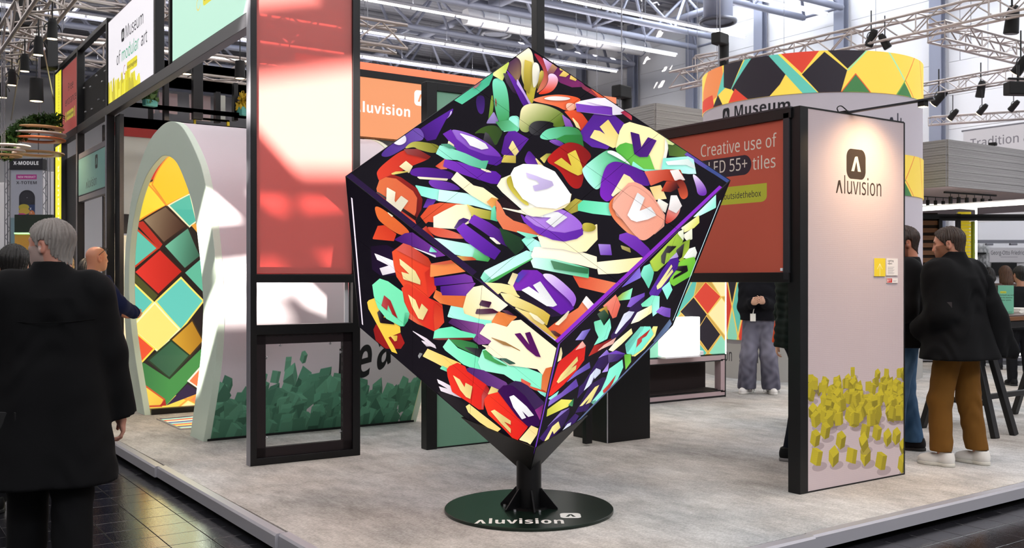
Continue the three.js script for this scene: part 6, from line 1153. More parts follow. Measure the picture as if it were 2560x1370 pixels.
// ---------------------------------------------------------------- neighbouring stands on the far left
{
  const d = 17, c = at(70, 700, d), t = thing('product_tower', 'grey display tower with lattice posts and a pink new product label, far left', 'display tower', c.x, -0.12, -c.z, -0.604), k = d / 2420, X = (px) => (px - 70) * k, Y = (py) => 1.54 - (py - 700) * k;
  const tex = canvasTex(512, 768, (g, w, h) => {
    g.fillStyle = '#aeb0be'; g.fillRect(0, 0, w, h); g.fillStyle = '#b3348c'; g.fillRect(84, 84, 336, 76); word(g, 'NEW PRODUCT', w / 2, 138, 42, '#f4dcee', 'center', 'bold', 0.98); word(g, 'X-TOTEM', w / 2, 236, 64, '#26262e', 'center', 'bold', 1.25);
    g.fillStyle = '#22222c'; roundRect(g, 130, 330, 262, 520, 124); g.fill(); g.fillStyle = '#2c3e6a'; g.fillRect(130, 560, 262, 220); g.fillStyle = '#2c2c36'; g.beginPath(); g.ellipse(260, 460, 116, 100, 0, 0, 7); g.fill(); g.fillStyle = '#8a8a94'; g.beginPath(); g.arc(262, 450, 8, 0, 7); g.fill();
    for (const [x, y, rx, ry, cc] of [[210, 600, 88, 48, '#b8a83c'], [215, 665, 92, 50, '#c8a844'], [180, 735, 76, 40, '#c83c8c'], [340, 720, 50, 70, '#c8784a'], [300, 752, 60, 30, '#d89a7a']]) { g.fillStyle = cc; g.beginPath(); g.ellipse(x, y, rx, ry, 0, 0, 7); g.fill(); } word(g, 'X', 320, 640, 44, '#f0f0f4', 'center', 'bold'); word(g, 'X', 330, 700, 36, '#e0d0c8', 'center', 'bold');
  });
  mesh('printed_front', moved(box(X(110) - X(32), Y(424) - Y(545), 0.12), (X(110) + X(32)) / 2, (Y(424) + Y(545)) / 2, 0), [M.white, M.white, M.white, M.white, lit(tex, 0.2), M.white], t);  // front print glows faintly by itself
  const head = canvasTex(512, 160, (g, w, h) => { g.fillStyle = '#14141c'; g.fillRect(0, 0, w, h); word(g, 'X-MODULE', w / 2, 88, 70, '#f0f0f4', 'center', 'bold', 1.1); });
  mesh('printed_head', moved(box(X(112) - X(30), Y(398) - Y(426), 0.16), (X(112) + X(30)) / 2, (Y(398) + Y(426)) / 2, 0), [M.black, M.black, M.black, M.black, lit(head, 0.4), M.black], t);  // head print glows by itself as well
  mesh('tower_base', moved(box(X(112) - X(32), Y(545), 0.14), (X(112) + X(32)) / 2, Y(545) / 2, 0), std(0x6f8a94, 0.6), t);
  for (const px of [22, 116]) { const w = 0.09; for (const [dx, dz] of [[-w / 2, -w / 2], [w / 2, -w / 2], [-w / 2, w / 2], [w / 2, w / 2]]) rod('lattice_post', new THREE.Vector3(X(px) + dx, 0, dz), new THREE.Vector3(X(px) + dx, Y(395), dz), 0.01, M.aluDark, t); for (let i = 0; i < 26; i++) rod('lattice_brace', new THREE.Vector3(X(px) + (i & 1 ? -w / 2 : w / 2), i * 0.135, w / 2), new THREE.Vector3(X(px) + (i & 1 ? w / 2 : -w / 2), (i + 1) * 0.135, w / 2), 0.006, M.aluDark, t); }
  const wp = thing('white_flag', 'curved white flag banner standing at the left edge', 'banner', at(5, 700, 18).x, -0.12, -at(5, 700, 18).z, -0.6); mesh('flag_cloth', moved(rbox(0.16, 1.9, 0.02, 0.01), 0, 2.4, 0), M.white, wp); mesh('flag_pole', moved(new THREE.CylinderGeometry(0.012, 0.012, 3.4, 8), -0.09, 1.7, 0), M.aluDark, wp);
  const wf = thing('white_flag', 'curved white flag banner right of the product tower, beside the yellow strip', 'banner', at(128, 700, 18).x, -0.12, -at(128, 700, 18).z, -0.6); mesh('flag_cloth', moved(rbox(0.14, 1.1, 0.02, 0.01), 0, 3.0, 0), M.white, wf); mesh('flag_pole', moved(new THREE.CylinderGeometry(0.012, 0.012, 3.5, 8), 0.08, 1.75, 0), M.aluDark, wf);
  const dk = at(95, 700, 15.5), cb = thing('green_counter', 'dark green counter with a lime light line and a yellow front, far left', 'counter', dk.x, -0.12, -dk.z, -0.604), kk = 15.5 / 2420, XX = (px) => (px - 95) * kk, YY = (py) => 1.54 - (py - 700) * kk;
  mesh('green_front', moved(rbox(XX(142) - XX(48), YY(538) - YY(583), 0.3, 0.004), 0, (YY(538) + YY(583)) / 2, 0), std(0x1c2a20, 0.6), cb); mesh('lime_line', moved(box(XX(142) - XX(48), 0.022, 0.3), 0, YY(584.5), 0.01), glow(new THREE.Color(0.3, 0.85, 0.25), 1.0), cb); mesh('yellow_front', moved(box(XX(142) - XX(48), YY(587), 0.28), 0, YY(587) / 2, 0), std(0xc9973f, 0.6), cb);
  const sg = at(40, 640, 14.5), ss = thing('tag_sign', 'narrow white sign with a few vertical letters, behind the masked man', 'sign', sg.x, -0.12, -sg.z, -0.604); const tx = canvasTex(64, 192, (g, w, h) => { g.fillStyle = '#e2d4d2'; g.fillRect(0, 0, w, h); 'TCU'.split('').forEach((q, i) => word(g, q, 32, 60 + i * 48, 34, '#4a4a50', 'center', 'bold')); });
  mesh('sign_face', moved(box(0.1, 0.3, 0.03), 0, sg.y + 0.14, 0), [M.white, M.white, M.white, M.white, new THREE.MeshStandardMaterial({ map: tx, roughness: 0.7 }), M.white], ss); mesh('sign_pole', moved(rbox(0.06, sg.y, 0.03, 0.004), 0, sg.y / 2, 0), M.aluDark, ss);
}
{
  // hanging rings of pale wood with foliage
  const ringMat = [std(0xe8dad6, 0.6), std(0xd9a878, 0.5), std(0xc86f4a, 0.5)];
  const ring = (label, px, py, d, r, tilt, i) => { const p = at(px, py, d), t = thing('hanging_ring', label, 'ring', p.x, p.y, -p.z); const pts = [[r * 0.62, -0.012], [r, -0.012], [r + 0.005, 0], [r, 0.012], [r * 0.62, 0.012], [r * 0.61, 0], [r * 0.62, -0.012]].map(([x, y]) => new THREE.Vector2(x, y)); const m = mesh('ring_board', new THREE.LatheGeometry(pts, 40), ringMat[i % 3], t); m.rotation.z = tilt; mesh('ring_wire', moved(new THREE.CylinderGeometry(0.006, 0.006, 4, 5), 0, 2.0, 0), M.aluDark, t); };
  ring('hanging pale wood ring, topmost of the stack under the leafy garland', 100, 321, 13.2, 0.3, 0, 1); ring('hanging white ring, second from the top under the leafy garland', 98, 336, 13.2, 0.34, 0, 0); ring('hanging copper ring, third from the top under the leafy garland', 98, 349, 13.2, 0.33, 0.0, 2);
  ring('hanging wood ring, lowest of the stack beside the yellow strip', 96, 384, 13.4, 0.33, 0, 1); ring('hanging white ring at the left edge, upper of the three there', 12, 367, 12.6, 0.3, 0.05, 0); ring('hanging white ring at the left edge, middle one of the three there', 8, 378, 12.6, 0.26, 0.04, 0); ring('hanging wood ring at the left edge, lowest of the three there', 4, 390, 12.6, 0.24, 0.03, 1);
  const n = 1500, im = new THREE.InstancedMesh(leafShape(), M.leaf[1], n), m = new THREE.Matrix4(), q = new THREE.Quaternion(), e = new THREE.Euler(), path = new THREE.CatmullRomCurve3([at(14, 390, 12.8), at(14, 360, 12.8), at(40, 335, 13), at(62, 318, 13.1), at(95, 306, 13.3), at(142, 304, 13.3)]);
  for (let i = 0; i < n; i++) { const p = path.getPoint(Math.pow(rnd(), 0.8)), w = 0.09; e.set(rr(-2, 2), rr(0, 6.28), rr(-2, 2)); q.setFromEuler(e); const s = rr(0.6, 1.3); m.compose(p.add(new THREE.Vector3(rr(-w, w), rr(-w, w), rr(-w, w) * 1.5)), q, new THREE.Vector3(s, s, s)); im.setMatrixAt(i, m); im.setColorAt(i, new THREE.Color().setHSL(rr(0.2, 0.3), 0.45, rr(0.3, 0.7))); }
  im.name = 'garland_foliage'; shade(im); scene.add(im); tag(im, 'dense garland of green leaves draped over the hanging rings at the far left', 'foliage', null, 'stuff');
}

// ---------------------------------------------------------------- people: smooth bodies from joined tapered limbs
const v3 = (x, y, z) => new THREE.Vector3(x, y, z);
const smin = (a, b, k) => { const h = Math.max(k - Math.abs(a - b), 0) / k; return Math.min(a, b) - h * h * k * 0.25; };
function cone(a, b, ra, rb) {                                        // tapered capsule
  const dx = b.x - a.x, dy = b.y - a.y, dz = b.z - a.z, l2 = dx * dx + dy * dy + dz * dz || 1e-9;
  return (x, y, z) => { const px = x - a.x, py = y - a.y, pz = z - a.z, t = Math.min(1, Math.max(0, (px * dx + py * dy + pz * dz) / l2)); const ex = px - dx * t, ey = py - dy * t, ez = pz - dz * t; return Math.sqrt(ex * ex + ey * ey + ez * ez) - (ra + (rb - ra) * t); };
}
function ball(c, rx, ry, rz) { const m = Math.min(rx, ry, rz); return (x, y, z) => { const a = (x - c.x) / rx, b = (y - c.y) / ry, d = (z - c.z) / rz, k0 = Math.sqrt(a * a + b * b + d * d), e = (x - c.x) / (rx * rx), f = (y - c.y) / (ry * ry), g = (z - c.z) / (rz * rz), k1 = Math.sqrt(e * e + f * f + g * g); return k1 < 1e-6 ? -m : k0 * (k0 - 1) / k1; }; }
const blend = (list, k) => (x, y, z) => { let d = 1e3; for (const f of list) d = smin(d, f(x, y, z), k); return d; };
function surface(f, lo, hi, c) {                                     // naive surface nets on a block-skipping grid
  const nx = Math.ceil((hi[0] - lo[0]) / c) + 1, ny = Math.ceil((hi[1] - lo[1]) / c) + 1, nz = Math.ceil((hi[2] - lo[2]) / c) + 1, val = new Float32Array(nx * ny * nz), B = 5, id = (i, j, k) => i + nx * (j + ny * k);
  for (let bi = 0; bi < nx; bi += B) for (let bj = 0; bj < ny; bj += B) for (let bk = 0; bk < nz; bk += B) {
    const d = f(lo[0] + (bi + B / 2) * c, lo[1] + (bj + B / 2) * c, lo[2] + (bk + B / 2) * c), far = Math.abs(d) > c * B * 1.25;
    for (let i = bi; i < Math.min(bi + B, nx); i++) for (let j = bj; j < Math.min(bj + B, ny); j++) for (let k = bk; k < Math.min(bk + B, nz); k++) val[id(i, j, k)] = far ? d : f(lo[0] + i * c, lo[1] + j * c, lo[2] + k * c);
  }
  const vert = new Int32Array(nx * ny * nz).fill(-1), pos = [], idx = [];
  for (let k = 0; k < nz - 1; k++) for (let j = 0; j < ny - 1; j++) for (let i = 0; i < nx - 1; i++) {
    let n = 0, sx = 0, sy = 0, sz = 0;
    const e = (ax, ay, az, bx, by, bz) => { const p = val[id(i + ax, j + ay, k + az)], q = val[id(i + bx, j + by, k + bz)]; if ((p < 0) !== (q < 0)) { const t = p / (p - q); sx += ax + (bx - ax) * t; sy += ay + (by - ay) * t; sz += az + (bz - az) * t; n++; } };
    e(0, 0, 0, 1, 0, 0); e(0, 1, 0, 1, 1, 0); e(0, 0, 1, 1, 0, 1); e(0, 1, 1, 1, 1, 1); e(0, 0, 0, 0, 1, 0); e(1, 0, 0, 1, 1, 0); e(0, 0, 1, 0, 1, 1); e(1, 0, 1, 1, 1, 1); e(0, 0, 0, 0, 0, 1); e(1, 0, 0, 1, 0, 1); e(0, 1, 0, 0, 1, 1); e(1, 1, 0, 1, 1, 1);
    if (n) { vert[id(i, j, k)] = pos.length / 3; pos.push(lo[0] + (i + sx / n) * c, lo[1] + (j + sy / n) * c, lo[2] + (k + sz / n) * c); }
  }
  const quad = (a, b, d, e, flip) => { if (a < 0 || b < 0 || d < 0 || e < 0) return; flip ? idx.push(a, d, b, b, d, e) : idx.push(a, b, d, b, e, d); };
  for (let k = 1; k < nz - 1; k++) for (let j = 1; j < ny - 1; j++) for (let i = 1; i < nx - 1; i++) {
    const s = val[id(i, j, k)] < 0;
    if (s !== val[id(i + 1, j, k)] < 0) quad(vert[id(i, j - 1, k - 1)], vert[id(i, j, k - 1)], vert[id(i, j - 1, k)], vert[id(i, j, k)], !s);
    if (s !== val[id(i, j + 1, k)] < 0) quad(vert[id(i - 1, j, k - 1)], vert[id(i, j, k - 1)], vert[id(i - 1, j, k)], vert[id(i, j, k)], s);
    if (s !== val[id(i, j, k + 1)] < 0) quad(vert[id(i - 1, j - 1, k)], vert[id(i, j - 1, k)], vert[id(i - 1, j, k)], vert[id(i, j, k)], !s);
  }
  const g = new THREE.BufferGeometry(); g.setAttribute('position', new THREE.Float32BufferAttribute(pos, 3)); g.setIndex(idx); g.computeVertexNormals(); return g;
}
const bounds = (pts, m) => { const b = new THREE.Box3().setFromPoints(pts).expandByScalar(m); return [b.min.toArray(), b.max.toArray()]; };
function paint(g, fn) { const p = g.attributes.position, c = new Float32Array(p.count * 3); for (let i = 0; i < p.count; i++) c.set(fn(p.getX(i), p.getY(i), p.getZ(i)), i * 3); g.setAttribute('color', new THREE.BufferAttribute(c, 3)); return g; }
const nz3 = (x, y, z) => Math.sin(x * 31 + Math.sin(y * 23) * 1.7) * Math.sin(y * 37 + Math.sin(z * 29) * 1.9) * Math.sin(z * 33 + x * 11 + Math.sin(x * 19));
function wrinkle(x, y, z, k) { return k * (0.6 * Math.sin(y * 46 + 5 * Math.sin(x * 14 + z * 9) + 3 * Math.sin(z * 17)) * Math.max(0, Math.sin(x * 9 + y * 7 + z * 5)) + 0.5 * nz3(x * 0.6, y * 0.6, z * 0.6)); }
const skinCol = (t) => new THREE.Color(t).toArray();

// head in its own frame (centre of the skull at 0, looking along +z)
function headShape(o) {
  const j = o.female ? 0.92 : 1;
  const base = blend([ball(v3(0, 0.03, -0.012), 0.077, 0.093, 0.098), ball(v3(0, 0.0, 0.03), 0.066, 0.095, 0.066), ball(v3(0, -0.062, 0.038), 0.052 * j, 0.052, 0.056), ball(v3(0, -0.098, 0.068), 0.024, 0.02, 0.024)], 0.05);
  const extra = blend([cone(v3(0, 0.022, 0.088), v3(0, -0.024, 0.111), 0.0085, 0.0125), ball(v3(0, -0.03, 0.103), 0.018, 0.009, 0.012), ball(v3(0.0, 0.034, 0.086), 0.048, 0.009, 0.014), ball(v3(0, -0.055, 0.091), 0.024, 0.0065, 0.01), ball(v3(0, -0.067, 0.088), 0.021, 0.007, 0.01), ball(v3(0.042, -0.012, 0.07), 0.02, 0.016, 0.02), ball(v3(-0.042, -0.012, 0.07), 0.02, 0.016, 0.02)], 0.012);
  const ear = (s) => blend([ball(v3(s * 0.081, 0.0, -0.008), 0.009, 0.033, 0.02), ball(v3(s * 0.077, -0.024, 0.0), 0.009, 0.013, 0.011)], 0.012);
  const earHole = (s) => ball(v3(s * 0.088, 0.0, -0.003), 0.007, 0.016, 0.01);
  const eL = ear(1), eR = ear(-1), hL = earHole(1), hR = earHole(-1), sockL = ball(v3(0.033, 0.014, 0.1), 0.017, 0.011, 0.017), sockR = ball(v3(-0.033, 0.014, 0.1), 0.017, 0.011, 0.017);
  const neck = cone(v3(0, -0.05, -0.03), v3(0, -0.2, -0.045), o.female ? 0.05 : 0.06, o.female ? 0.05 : 0.062);
  const sk = (a, b, k) => -smin(-a, b, k);
  return (x, y, z) => { let d = smin(base(x, y, z), extra(x, y, z), 0.018); d = sk(d, sockL(x, y, z), 0.012); d = sk(d, sockR(x, y, z), 0.012); d = smin(d, Math.min(Math.max(eL(x, y, z), -hL(x, y, z)), Math.max(eR(x, y, z), -hR(x, y, z))), 0.008); return smin(d, neck(x, y, z), 0.04); };
}
function hairShape(o) {
  const t = o.hairThick ?? 0.014, skull = blend([ball(v3(0, 0.03, -0.012), 0.077, 0.093, 0.098), ball(v3(0, 0.0, 0.03), 0.066, 0.095, 0.066), cone(v3(0, -0.04, -0.034), v3(0, -0.12, -0.042), 0.054, 0.056)], 0.05), ss = (x) => { const k = Math.min(1, Math.max(0, x)); return k * k * (3 - 2 * k); };
  const cap = (x, y, z) => skull(x, y, z) - (o.long ? t : 0.004 + t * ss((y + 0.03) / 0.1));
  const tail = o.long ? blend([cone(v3(0, 0.0, -0.05), v3(0, -o.long, -0.085), 0.085, 0.09), cone(v3(0.05, -0.02, -0.02), v3(0.06, -o.long * 0.9, -0.05), 0.05, 0.05), cone(v3(-0.05, -0.02, -0.02), v3(-0.06, -o.long * 0.9, -0.05), 0.05, 0.05)], 0.04) : null;
  return (x, y, z) => {
    const line = z > 0.028 ? 0.012 + (z - 0.028) * 1.35 : z > 0.008 ? -0.022 + (z - 0.008) * 1.7 : z > -0.03 ? (Math.abs(x) > 0.062 ? 0.03 - Math.abs(z + 0.01) * 0.3 : -0.03) : -0.03 + (z + 0.03) * 0.95;
    const w = 0.0035 * (Math.sin(Math.atan2(x, -z) * 34 + y * 26) + 0.7 * Math.sin(Math.atan2(x, -z) * 57 + y * 60 + 1)) * (o.messy ?? 1);
    let d = Math.max(cap(x, y, z) + w, Math.max(line, o.nape ?? -0.095) - y + 0.35 * w);
    if (tail) d = smin(d, tail(x, y, z) + w, 0.03);
    return d;
  };
}
function headGeo(o, cell) {
  const g = surface(headShape(o), [-0.105, -0.2, -0.13], [0.105, 0.145, 0.14], cell), s = skinCol(o.skin), lip = skinCol(o.lip || '#a8605a'), beard = o.beard ? skinCol(o.beard) : null, brow = skinCol(o.hair || '#4a3a30');
  return paint(g, (x, y, z) => {
    if (z > 0.084 && Math.abs(x) < 0.025 && y < -0.05 && y > -0.072) return lip;
    if (z > 0.078 && y > 0.029 && y < 0.04 && Math.abs(Math.abs(x) - 0.031) < 0.019) return brow;
    if (beard && y < -0.028 + (Math.abs(x) > 0.055 ? 0.03 : 0) && y > -0.125 && z > -0.005 && !(Math.abs(x) < 0.03 && y > -0.05 && z > 0.095)) return beard;
    const r = Math.abs(x) > 0.075 || (z > 0.1 && y < 0) ? 1 : 0; return [s[0] * (1 + 0.04 * r), s[1] * (1 - 0.08 * r), s[2] * (1 - 0.1 * r)];
  });
}
// right or left hand hanging from the wrist (fingers along -y, palm towards the thigh); curl 0 relaxed .. 1 fist
const handCache = new Map();
function handGeo(side, curl) {
  const key = side + '|' + curl; if (handCache.has(key)) return handCache.get(key);
  const L = [], f = [[0.031, 0.070, 0.0080], [0.011, 0.078, 0.0085], [-0.010, 0.073, 0.0080], [-0.030, 0.058, 0.0070]];
  L.push(ball(v3(0, -0.05, 0), 0.017, 0.05, 0.042), cone(v3(0, 0.02, 0), v3(0, -0.02, 0), 0.027, 0.026));
  const palm = blend(L, 0.025), fingers = f.map(([z, len, r], i) => {
    const c = 0.35 + i * 0.08 + curl * 1.15; let p = v3(0, -0.088 + (i === 3 ? 0.008 : 0), z), a = 0.12 + c * 0.45; const seg = []; const ls = [0.45, 0.3, 0.25];
    ls.forEach((k, q) => { const n = v3(p.x - side * Math.sin(a) * len * k, p.y - Math.cos(a) * len * k, p.z * (q ? 1 : 1.02)); seg.push(cone(p, n, r * (1 - q * 0.1), r * (0.92 - q * 0.12))); p = n; a += c * 0.75; });
    return blend(seg, 0.004);
  });
  const th = blend([cone(v3(-side * 0.004, -0.02, 0.03), v3(-side * 0.014, -0.055, 0.052), 0.014, 0.0105), cone(v3(-side * 0.014, -0.055, 0.052), v3(-side * (0.024 + curl * 0.012), -0.088, 0.05 - curl * 0.014), 0.0105, 0.0085)], 0.008);
  const g = surface((x, y, z) => { let d = palm(x, y, z); for (const q of fingers) d = smin(d, q(x, y, z), 0.007); return smin(d, th(x, y, z), 0.014); }, [-0.1, -0.19, -0.06], [0.1, 0.05, 0.08], 0.0045);
  handCache.set(key, g); return g;
}
function bend(a, b, l1, l2, pole) {                                   // elbow or knee between a and b
  const d = b.clone().sub(a), L = Math.min(d.length(), (l1 + l2) * 0.999), n = d.clone().normalize(), k = (l1 * l1 - l2 * l2 + L * L) / (2 * L), h = Math.sqrt(Math.max(0, l1 * l1 - k * k));
  const p = pole.clone().addScaledVector(n, -pole.dot(n)).normalize(); return a.clone().addScaledVector(n, k).addScaledVector(p, h);
}
const skinMat = new THREE.MeshPhysicalMaterial({ vertexColors: true, roughness: 0.5, sheen: 0.2, sheenColor: new THREE.Color(0.6, 0.3, 0.25) });
const cloth = (c, r = 0.9) => new THREE.MeshPhysicalMaterial({ color: c, roughness: r, sheen: 0.12, sheenRoughness: 0.6, specularIntensity: 0.35, sheenColor: new THREE.Color(c), bumpMap: weaveBump, bumpScale: 0.0004 });
const hairMat = (c) => new THREE.MeshPhysicalMaterial({ color: c, roughness: 0.55, anisotropy: 0.4, sheen: 0.2, sheenColor: new THREE.Color(c) });
function person(label, x, h, a, turn, height, o) {
  const t = thing('person', label, 'person', x, h, a, turn, o.group); t.scale.setScalar(height / 1.78);
  const cell = o.cell || 0.012, fem = o.female, lean = o.lean || 0, hip = v3(o.hipX || 0, 0.93, 0), chest = v3((o.hipX || 0) + (o.sway || 0), 1.33, lean), sw = fem ? 0.165 : 0.19;
  const neckB = v3(chest.x, 1.49, lean * 1.25 - 0.012), headC = v3(chest.x + (o.headX || 0), 1.655, lean * 1.45 + 0.012 + (o.headZ || 0));
  const sL = v3(chest.x + sw, 1.425, lean * 1.15 - 0.01), sR = v3(chest.x - sw, 1.425, lean * 1.15 - 0.01);
  const wL = v3(...(o.handL || [0.29, 0.83, 0.06])), wR = v3(...(o.handR || [-0.29, 0.83, 0.06]));
  const eL = bend(sL, wL, 0.3, 0.27, v3(...(o.poleL || [0.5, -0.1, -1]))), eR = bend(sR, wR, 0.3, 0.27, v3(...(o.poleR || [-0.5, -0.1, -1])));
  const fL = o.footL || [0.11, 0.02, 0.2], fR = o.footR || [-0.11, -0.02, -0.2];   // x, z, toe angle
  const hL = v3(hip.x + 0.088, 0.9, 0), hR = v3(hip.x - 0.088, 0.9, 0), aL = v3(fL[0], 0.09, fL[1]), aR = v3(fR[0], 0.09, fR[1]);
  const kL = bend(hL, aL, 0.412, 0.405, v3(0.15, 0, 1)), kR = bend(hR, aR, 0.412, 0.405, v3(-0.15, 0, 1));
  const headQ = new THREE.Quaternion().setFromEuler(new THREE.Euler(o.headPitch || 0, o.headYaw || 0, o.headRoll || 0, 'YXZ'));
  // the body: one mesh, limbs and trunk coarse (they are under clothes), head and hands fine
  const g = o.belly || 0, trunk = (e) => [cone(v3(hip.x - 0.07, 0.93, 0), v3(hip.x + 0.07, 0.93, 0), 0.115 + e, 0.115 + e), cone(v3(hip.x - 0.07, 0.98, 0), v3(chest.x - 0.095, 1.32, lean), 0.105 + e + g * 0.3, 0.115 + e), cone(v3(hip.x + 0.07, 0.98, 0), v3(chest.x + 0.095, 1.32, lean), 0.105 + e + g * 0.3, 0.115 + e), ...(g ? [ball(v3(hip.x, 1.08, 0.05), 0.15 + e, 0.16 + e, 0.1 + g + e)] : []), cone(v3(chest.x - sw * 0.82, 1.42, lean * 1.15 - 0.012), v3(chest.x + sw * 0.82, 1.42, lean * 1.15 - 0.012), 0.072 + e, 0.072 + e), cone(v3(chest.x, 1.40, lean * 1.15 - 0.012), neckB, 0.1 + e, 0.056 + e * 0.6), ...(fem ? [ball(v3(chest.x - 0.075, 1.29, lean + 0.085), 0.07 + e, 0.07 + e, 0.06 + e), ball(v3(chest.x + 0.075, 1.29, lean + 0.085), 0.07 + e, 0.07 + e, 0.06 + e)] : [])];
  const arms = (e, wr = 0) => [[sL, eL, wL], [sR, eR, wR]].flatMap(([s, q, w]) => [cone(s, q, 0.056 + e, 0.044 + e), cone(q, w, 0.044 + e, 0.03 + e + wr)]);
  const legs = (e, cuff = 0) => [[hL, kL, aL], [hR, kR, aR]].flatMap(([s, q, w]) => [cone(s, q, 0.085 + e, 0.058 + e + cuff * 0.4), cone(q, w, 0.056 + e + cuff * 0.5, 0.04 + e + cuff)]);
  const bodyPts = [sL, sR, eL, eR, wL, wR, kL, kR, aL, aR, hip, neckB], parts = [];
  const plain = (geo) => paint(geo, () => skinCol(o.skin));
  const bodyF = blend([...trunk(-0.012), ...arms(-0.006), ...legs(-0.008)], 0.045); parts.push(plain(surface(bodyF, ...bounds(bodyPts, 0.17), Math.max(cell, 0.016))));
  const hg = headGeo(o, o.headCell || 0.005); const hm = new THREE.Matrix4().compose(headC, headQ, v3(1, 1, 1)); hg.applyMatrix4(hm); parts.push(hg);
  for (const [w, e, s, key] of [[wL, eL, 1, 'L'], [wR, eR, -1, 'R']]) {
    if (o['hide' + key]) continue;
    const q = handGeo(s, o['curl' + key] ?? 0.25).clone(), dir = w.clone().sub(e).normalize(), qq = new THREE.Quaternion().setFromUnitVectors(v3(0, -1, 0), dir), tw = new THREE.Quaternion().setFromAxisAngle(dir, o['twist' + key] || 0);
    q.applyMatrix4(new THREE.Matrix4().compose(w, tw.multiply(qq), v3(1, 1, 1))); parts.push(plain(q));
  }
  const merged = mergeGeometries(parts.map((p) => { p.deleteAttribute('uv'); return p; })); mesh('body', merged, skinMat, t);
  if (o.eyes !== false) for (const s of [-1, 1]) { const e = paint(new THREE.SphereGeometry(0.0115, 14, 10).rotateX(Math.PI / 2), (x, y, z) => z > 0.0105 ? [0.01, 0.008, 0.008] : z > 0.0085 ? [0.06, 0.05, 0.04] : [0.75, 0.72, 0.7]); e.deleteAttribute('uv'); e.applyMatrix4(new THREE.Matrix4().makeTranslation(s * 0.0315, 0.0135, 0.0745)); e.applyMatrix4(hm); mesh('eye', e, skinMat, t); }
  if (o.hair && !o.bald) { const q = surface(hairShape(o), [-0.17, -(o.long || 0.1) - 0.12, -0.22], [0.17, 0.17, 0.13], o.hairCell || 0.0055); if (o.hair2) { const c1 = skinCol(o.hair), c2 = skinCol(o.hair2); paint(q, (x, y, z) => { const n = 0.5 + 0.5 * Math.sin(Math.atan2(x, -z) * 41 + y * 30 + 2 * Math.sin(y * 70)), k = o.hairTone ? o.hairTone(x, y, z, n) : n; return [0, 1, 2].map((i) => c1[i] + (c2[i] - c1[i]) * k); }); } q.applyMatrix4(hm); mesh('hair', q, o.hair2 ? new THREE.MeshPhysicalMaterial({ vertexColors: true, roughness: 0.6, sheen: 0.2 }) : hairMat(o.hair), t); }
  const wk = o.wrinkle ?? 0.006;
  // trousers
  if (o.trousers) {
    const cuffY = o.cuffY ?? 0.05, top = o.trouserTop ?? 1.02, l = blend([...legs(o.legEase ?? 0.018, o.cuff ?? 0.012), cone(v3(hip.x - 0.07, 0.94, 0), v3(hip.x + 0.07, 0.94, 0), 0.125, 0.125), cone(v3(hip.x - 0.06, 1.0, 0), v3(hip.x + 0.06, 1.0, 0), 0.115, 0.115)], 0.035);
    const f = (x, y, z) => { const low = y < 0.3 ? 1 + (0.3 - y) * 4 : 1, kn = Math.exp(-((y - 0.5) ** 2) / 0.02); return Math.max(l(x, y, z) + wrinkle(x, y, z, wk * 0.6 * (low + kn * 0.8)), y - top, cuffY - y); };
    const q = surface(f, ...bounds([hL, hR, kL, kR, v3(aL.x, 0.03, aL.z), v3(aR.x, 0.03, aR.z), v3(hip.x, 1.05, 0)], 0.16), cell);
    if (o.denim) { const c = skinCol(o.trousers), c2 = skinCol(o.denim); paint(q, (x, y, z) => { const k = Math.min(1, Math.max(0, 0.5 + 0.22 * nz3(x * 1.3, y * 0.8, z * 1.3) + 0.35 * Math.exp(-((y - 0.6) ** 2) / 0.05) - 0.2)); return [0, 1, 2].map((i) => c[i] + (c2[i] - c[i]) * k); }); const m = cloth('#ffffff'); m.vertexColors = true; m.sheen = 0; q.setAttribute('uv', new THREE.Float32BufferAttribute(q.attributes.position.count * 2, 2)); mesh('trousers', q, m, t); } else mesh('trousers', q, cloth(o.trousers), t);
  }
  // jacket, coat or jumper
  if (o.top) {
    const e = o.ease ?? 0.02, hem = o.hem ?? 0.86, fl = o.flare ?? 0.0, col = o.collar ?? 0.0;
    const L = [...trunk(e), ...(o.sleeves === false ? [] : arms(e * 0.9 + 0.004, o.cuffW ?? 0.008))];
    if (hem < 0.98) L.push(cone(v3(hip.x - 0.075, 1.02, -0.005), v3(hip.x - 0.075 - fl * 0.4, hem, -0.01 - fl * 0.2), 0.118 + e, 0.12 + e + fl), cone(v3(hip.x + 0.075, 1.02, -0.005), v3(hip.x + 0.075 + fl * 0.4, hem, -0.01 - fl * 0.2), 0.118 + e, 0.12 + e + fl));
    if (col) L.push(cone(neckB.clone().add(v3(0, -0.03, 0)), neckB.clone().add(v3(0, col, lean * 0.2 - 0.012)), 0.075 + e * 0.5, 0.074));
    const cl = blend(L, 0.05), neckTop = neckB.y + (col || -0.005), cuffs = [[wL, eL], [wR, eR]].map(([w, q]) => { const d = w.clone().sub(q).normalize(), p = w.clone().addScaledVector(d, 0.0); return (x, y, z) => Math.hypot(x - p.x, y - p.y, z - p.z) < 0.12 ? (x - p.x) * d.x + (y - p.y) * d.y + (z - p.z) * d.z : -1; });
    const hole = col ? cone(neckB.clone().add(v3(0, 0.005, 0)), neckB.clone().add(v3(0, 0.2, lean * 0.2 - 0.012)), 0.06, 0.068) : null, puff = o.puff;
    const f = (x, y, z) => { let d = cl(x, y, z) + wrinkle(x, y, z, wk); if (puff) d -= 0.012 * Math.abs(Math.sin(y * Math.PI / 0.062)); d = Math.max(d, y - neckTop, hem - y, cuffs[0](x, y, z), cuffs[1](x, y, z)); if (hole && y > neckB.y) d = Math.max(d, -hole(x, y, z)); return d; };
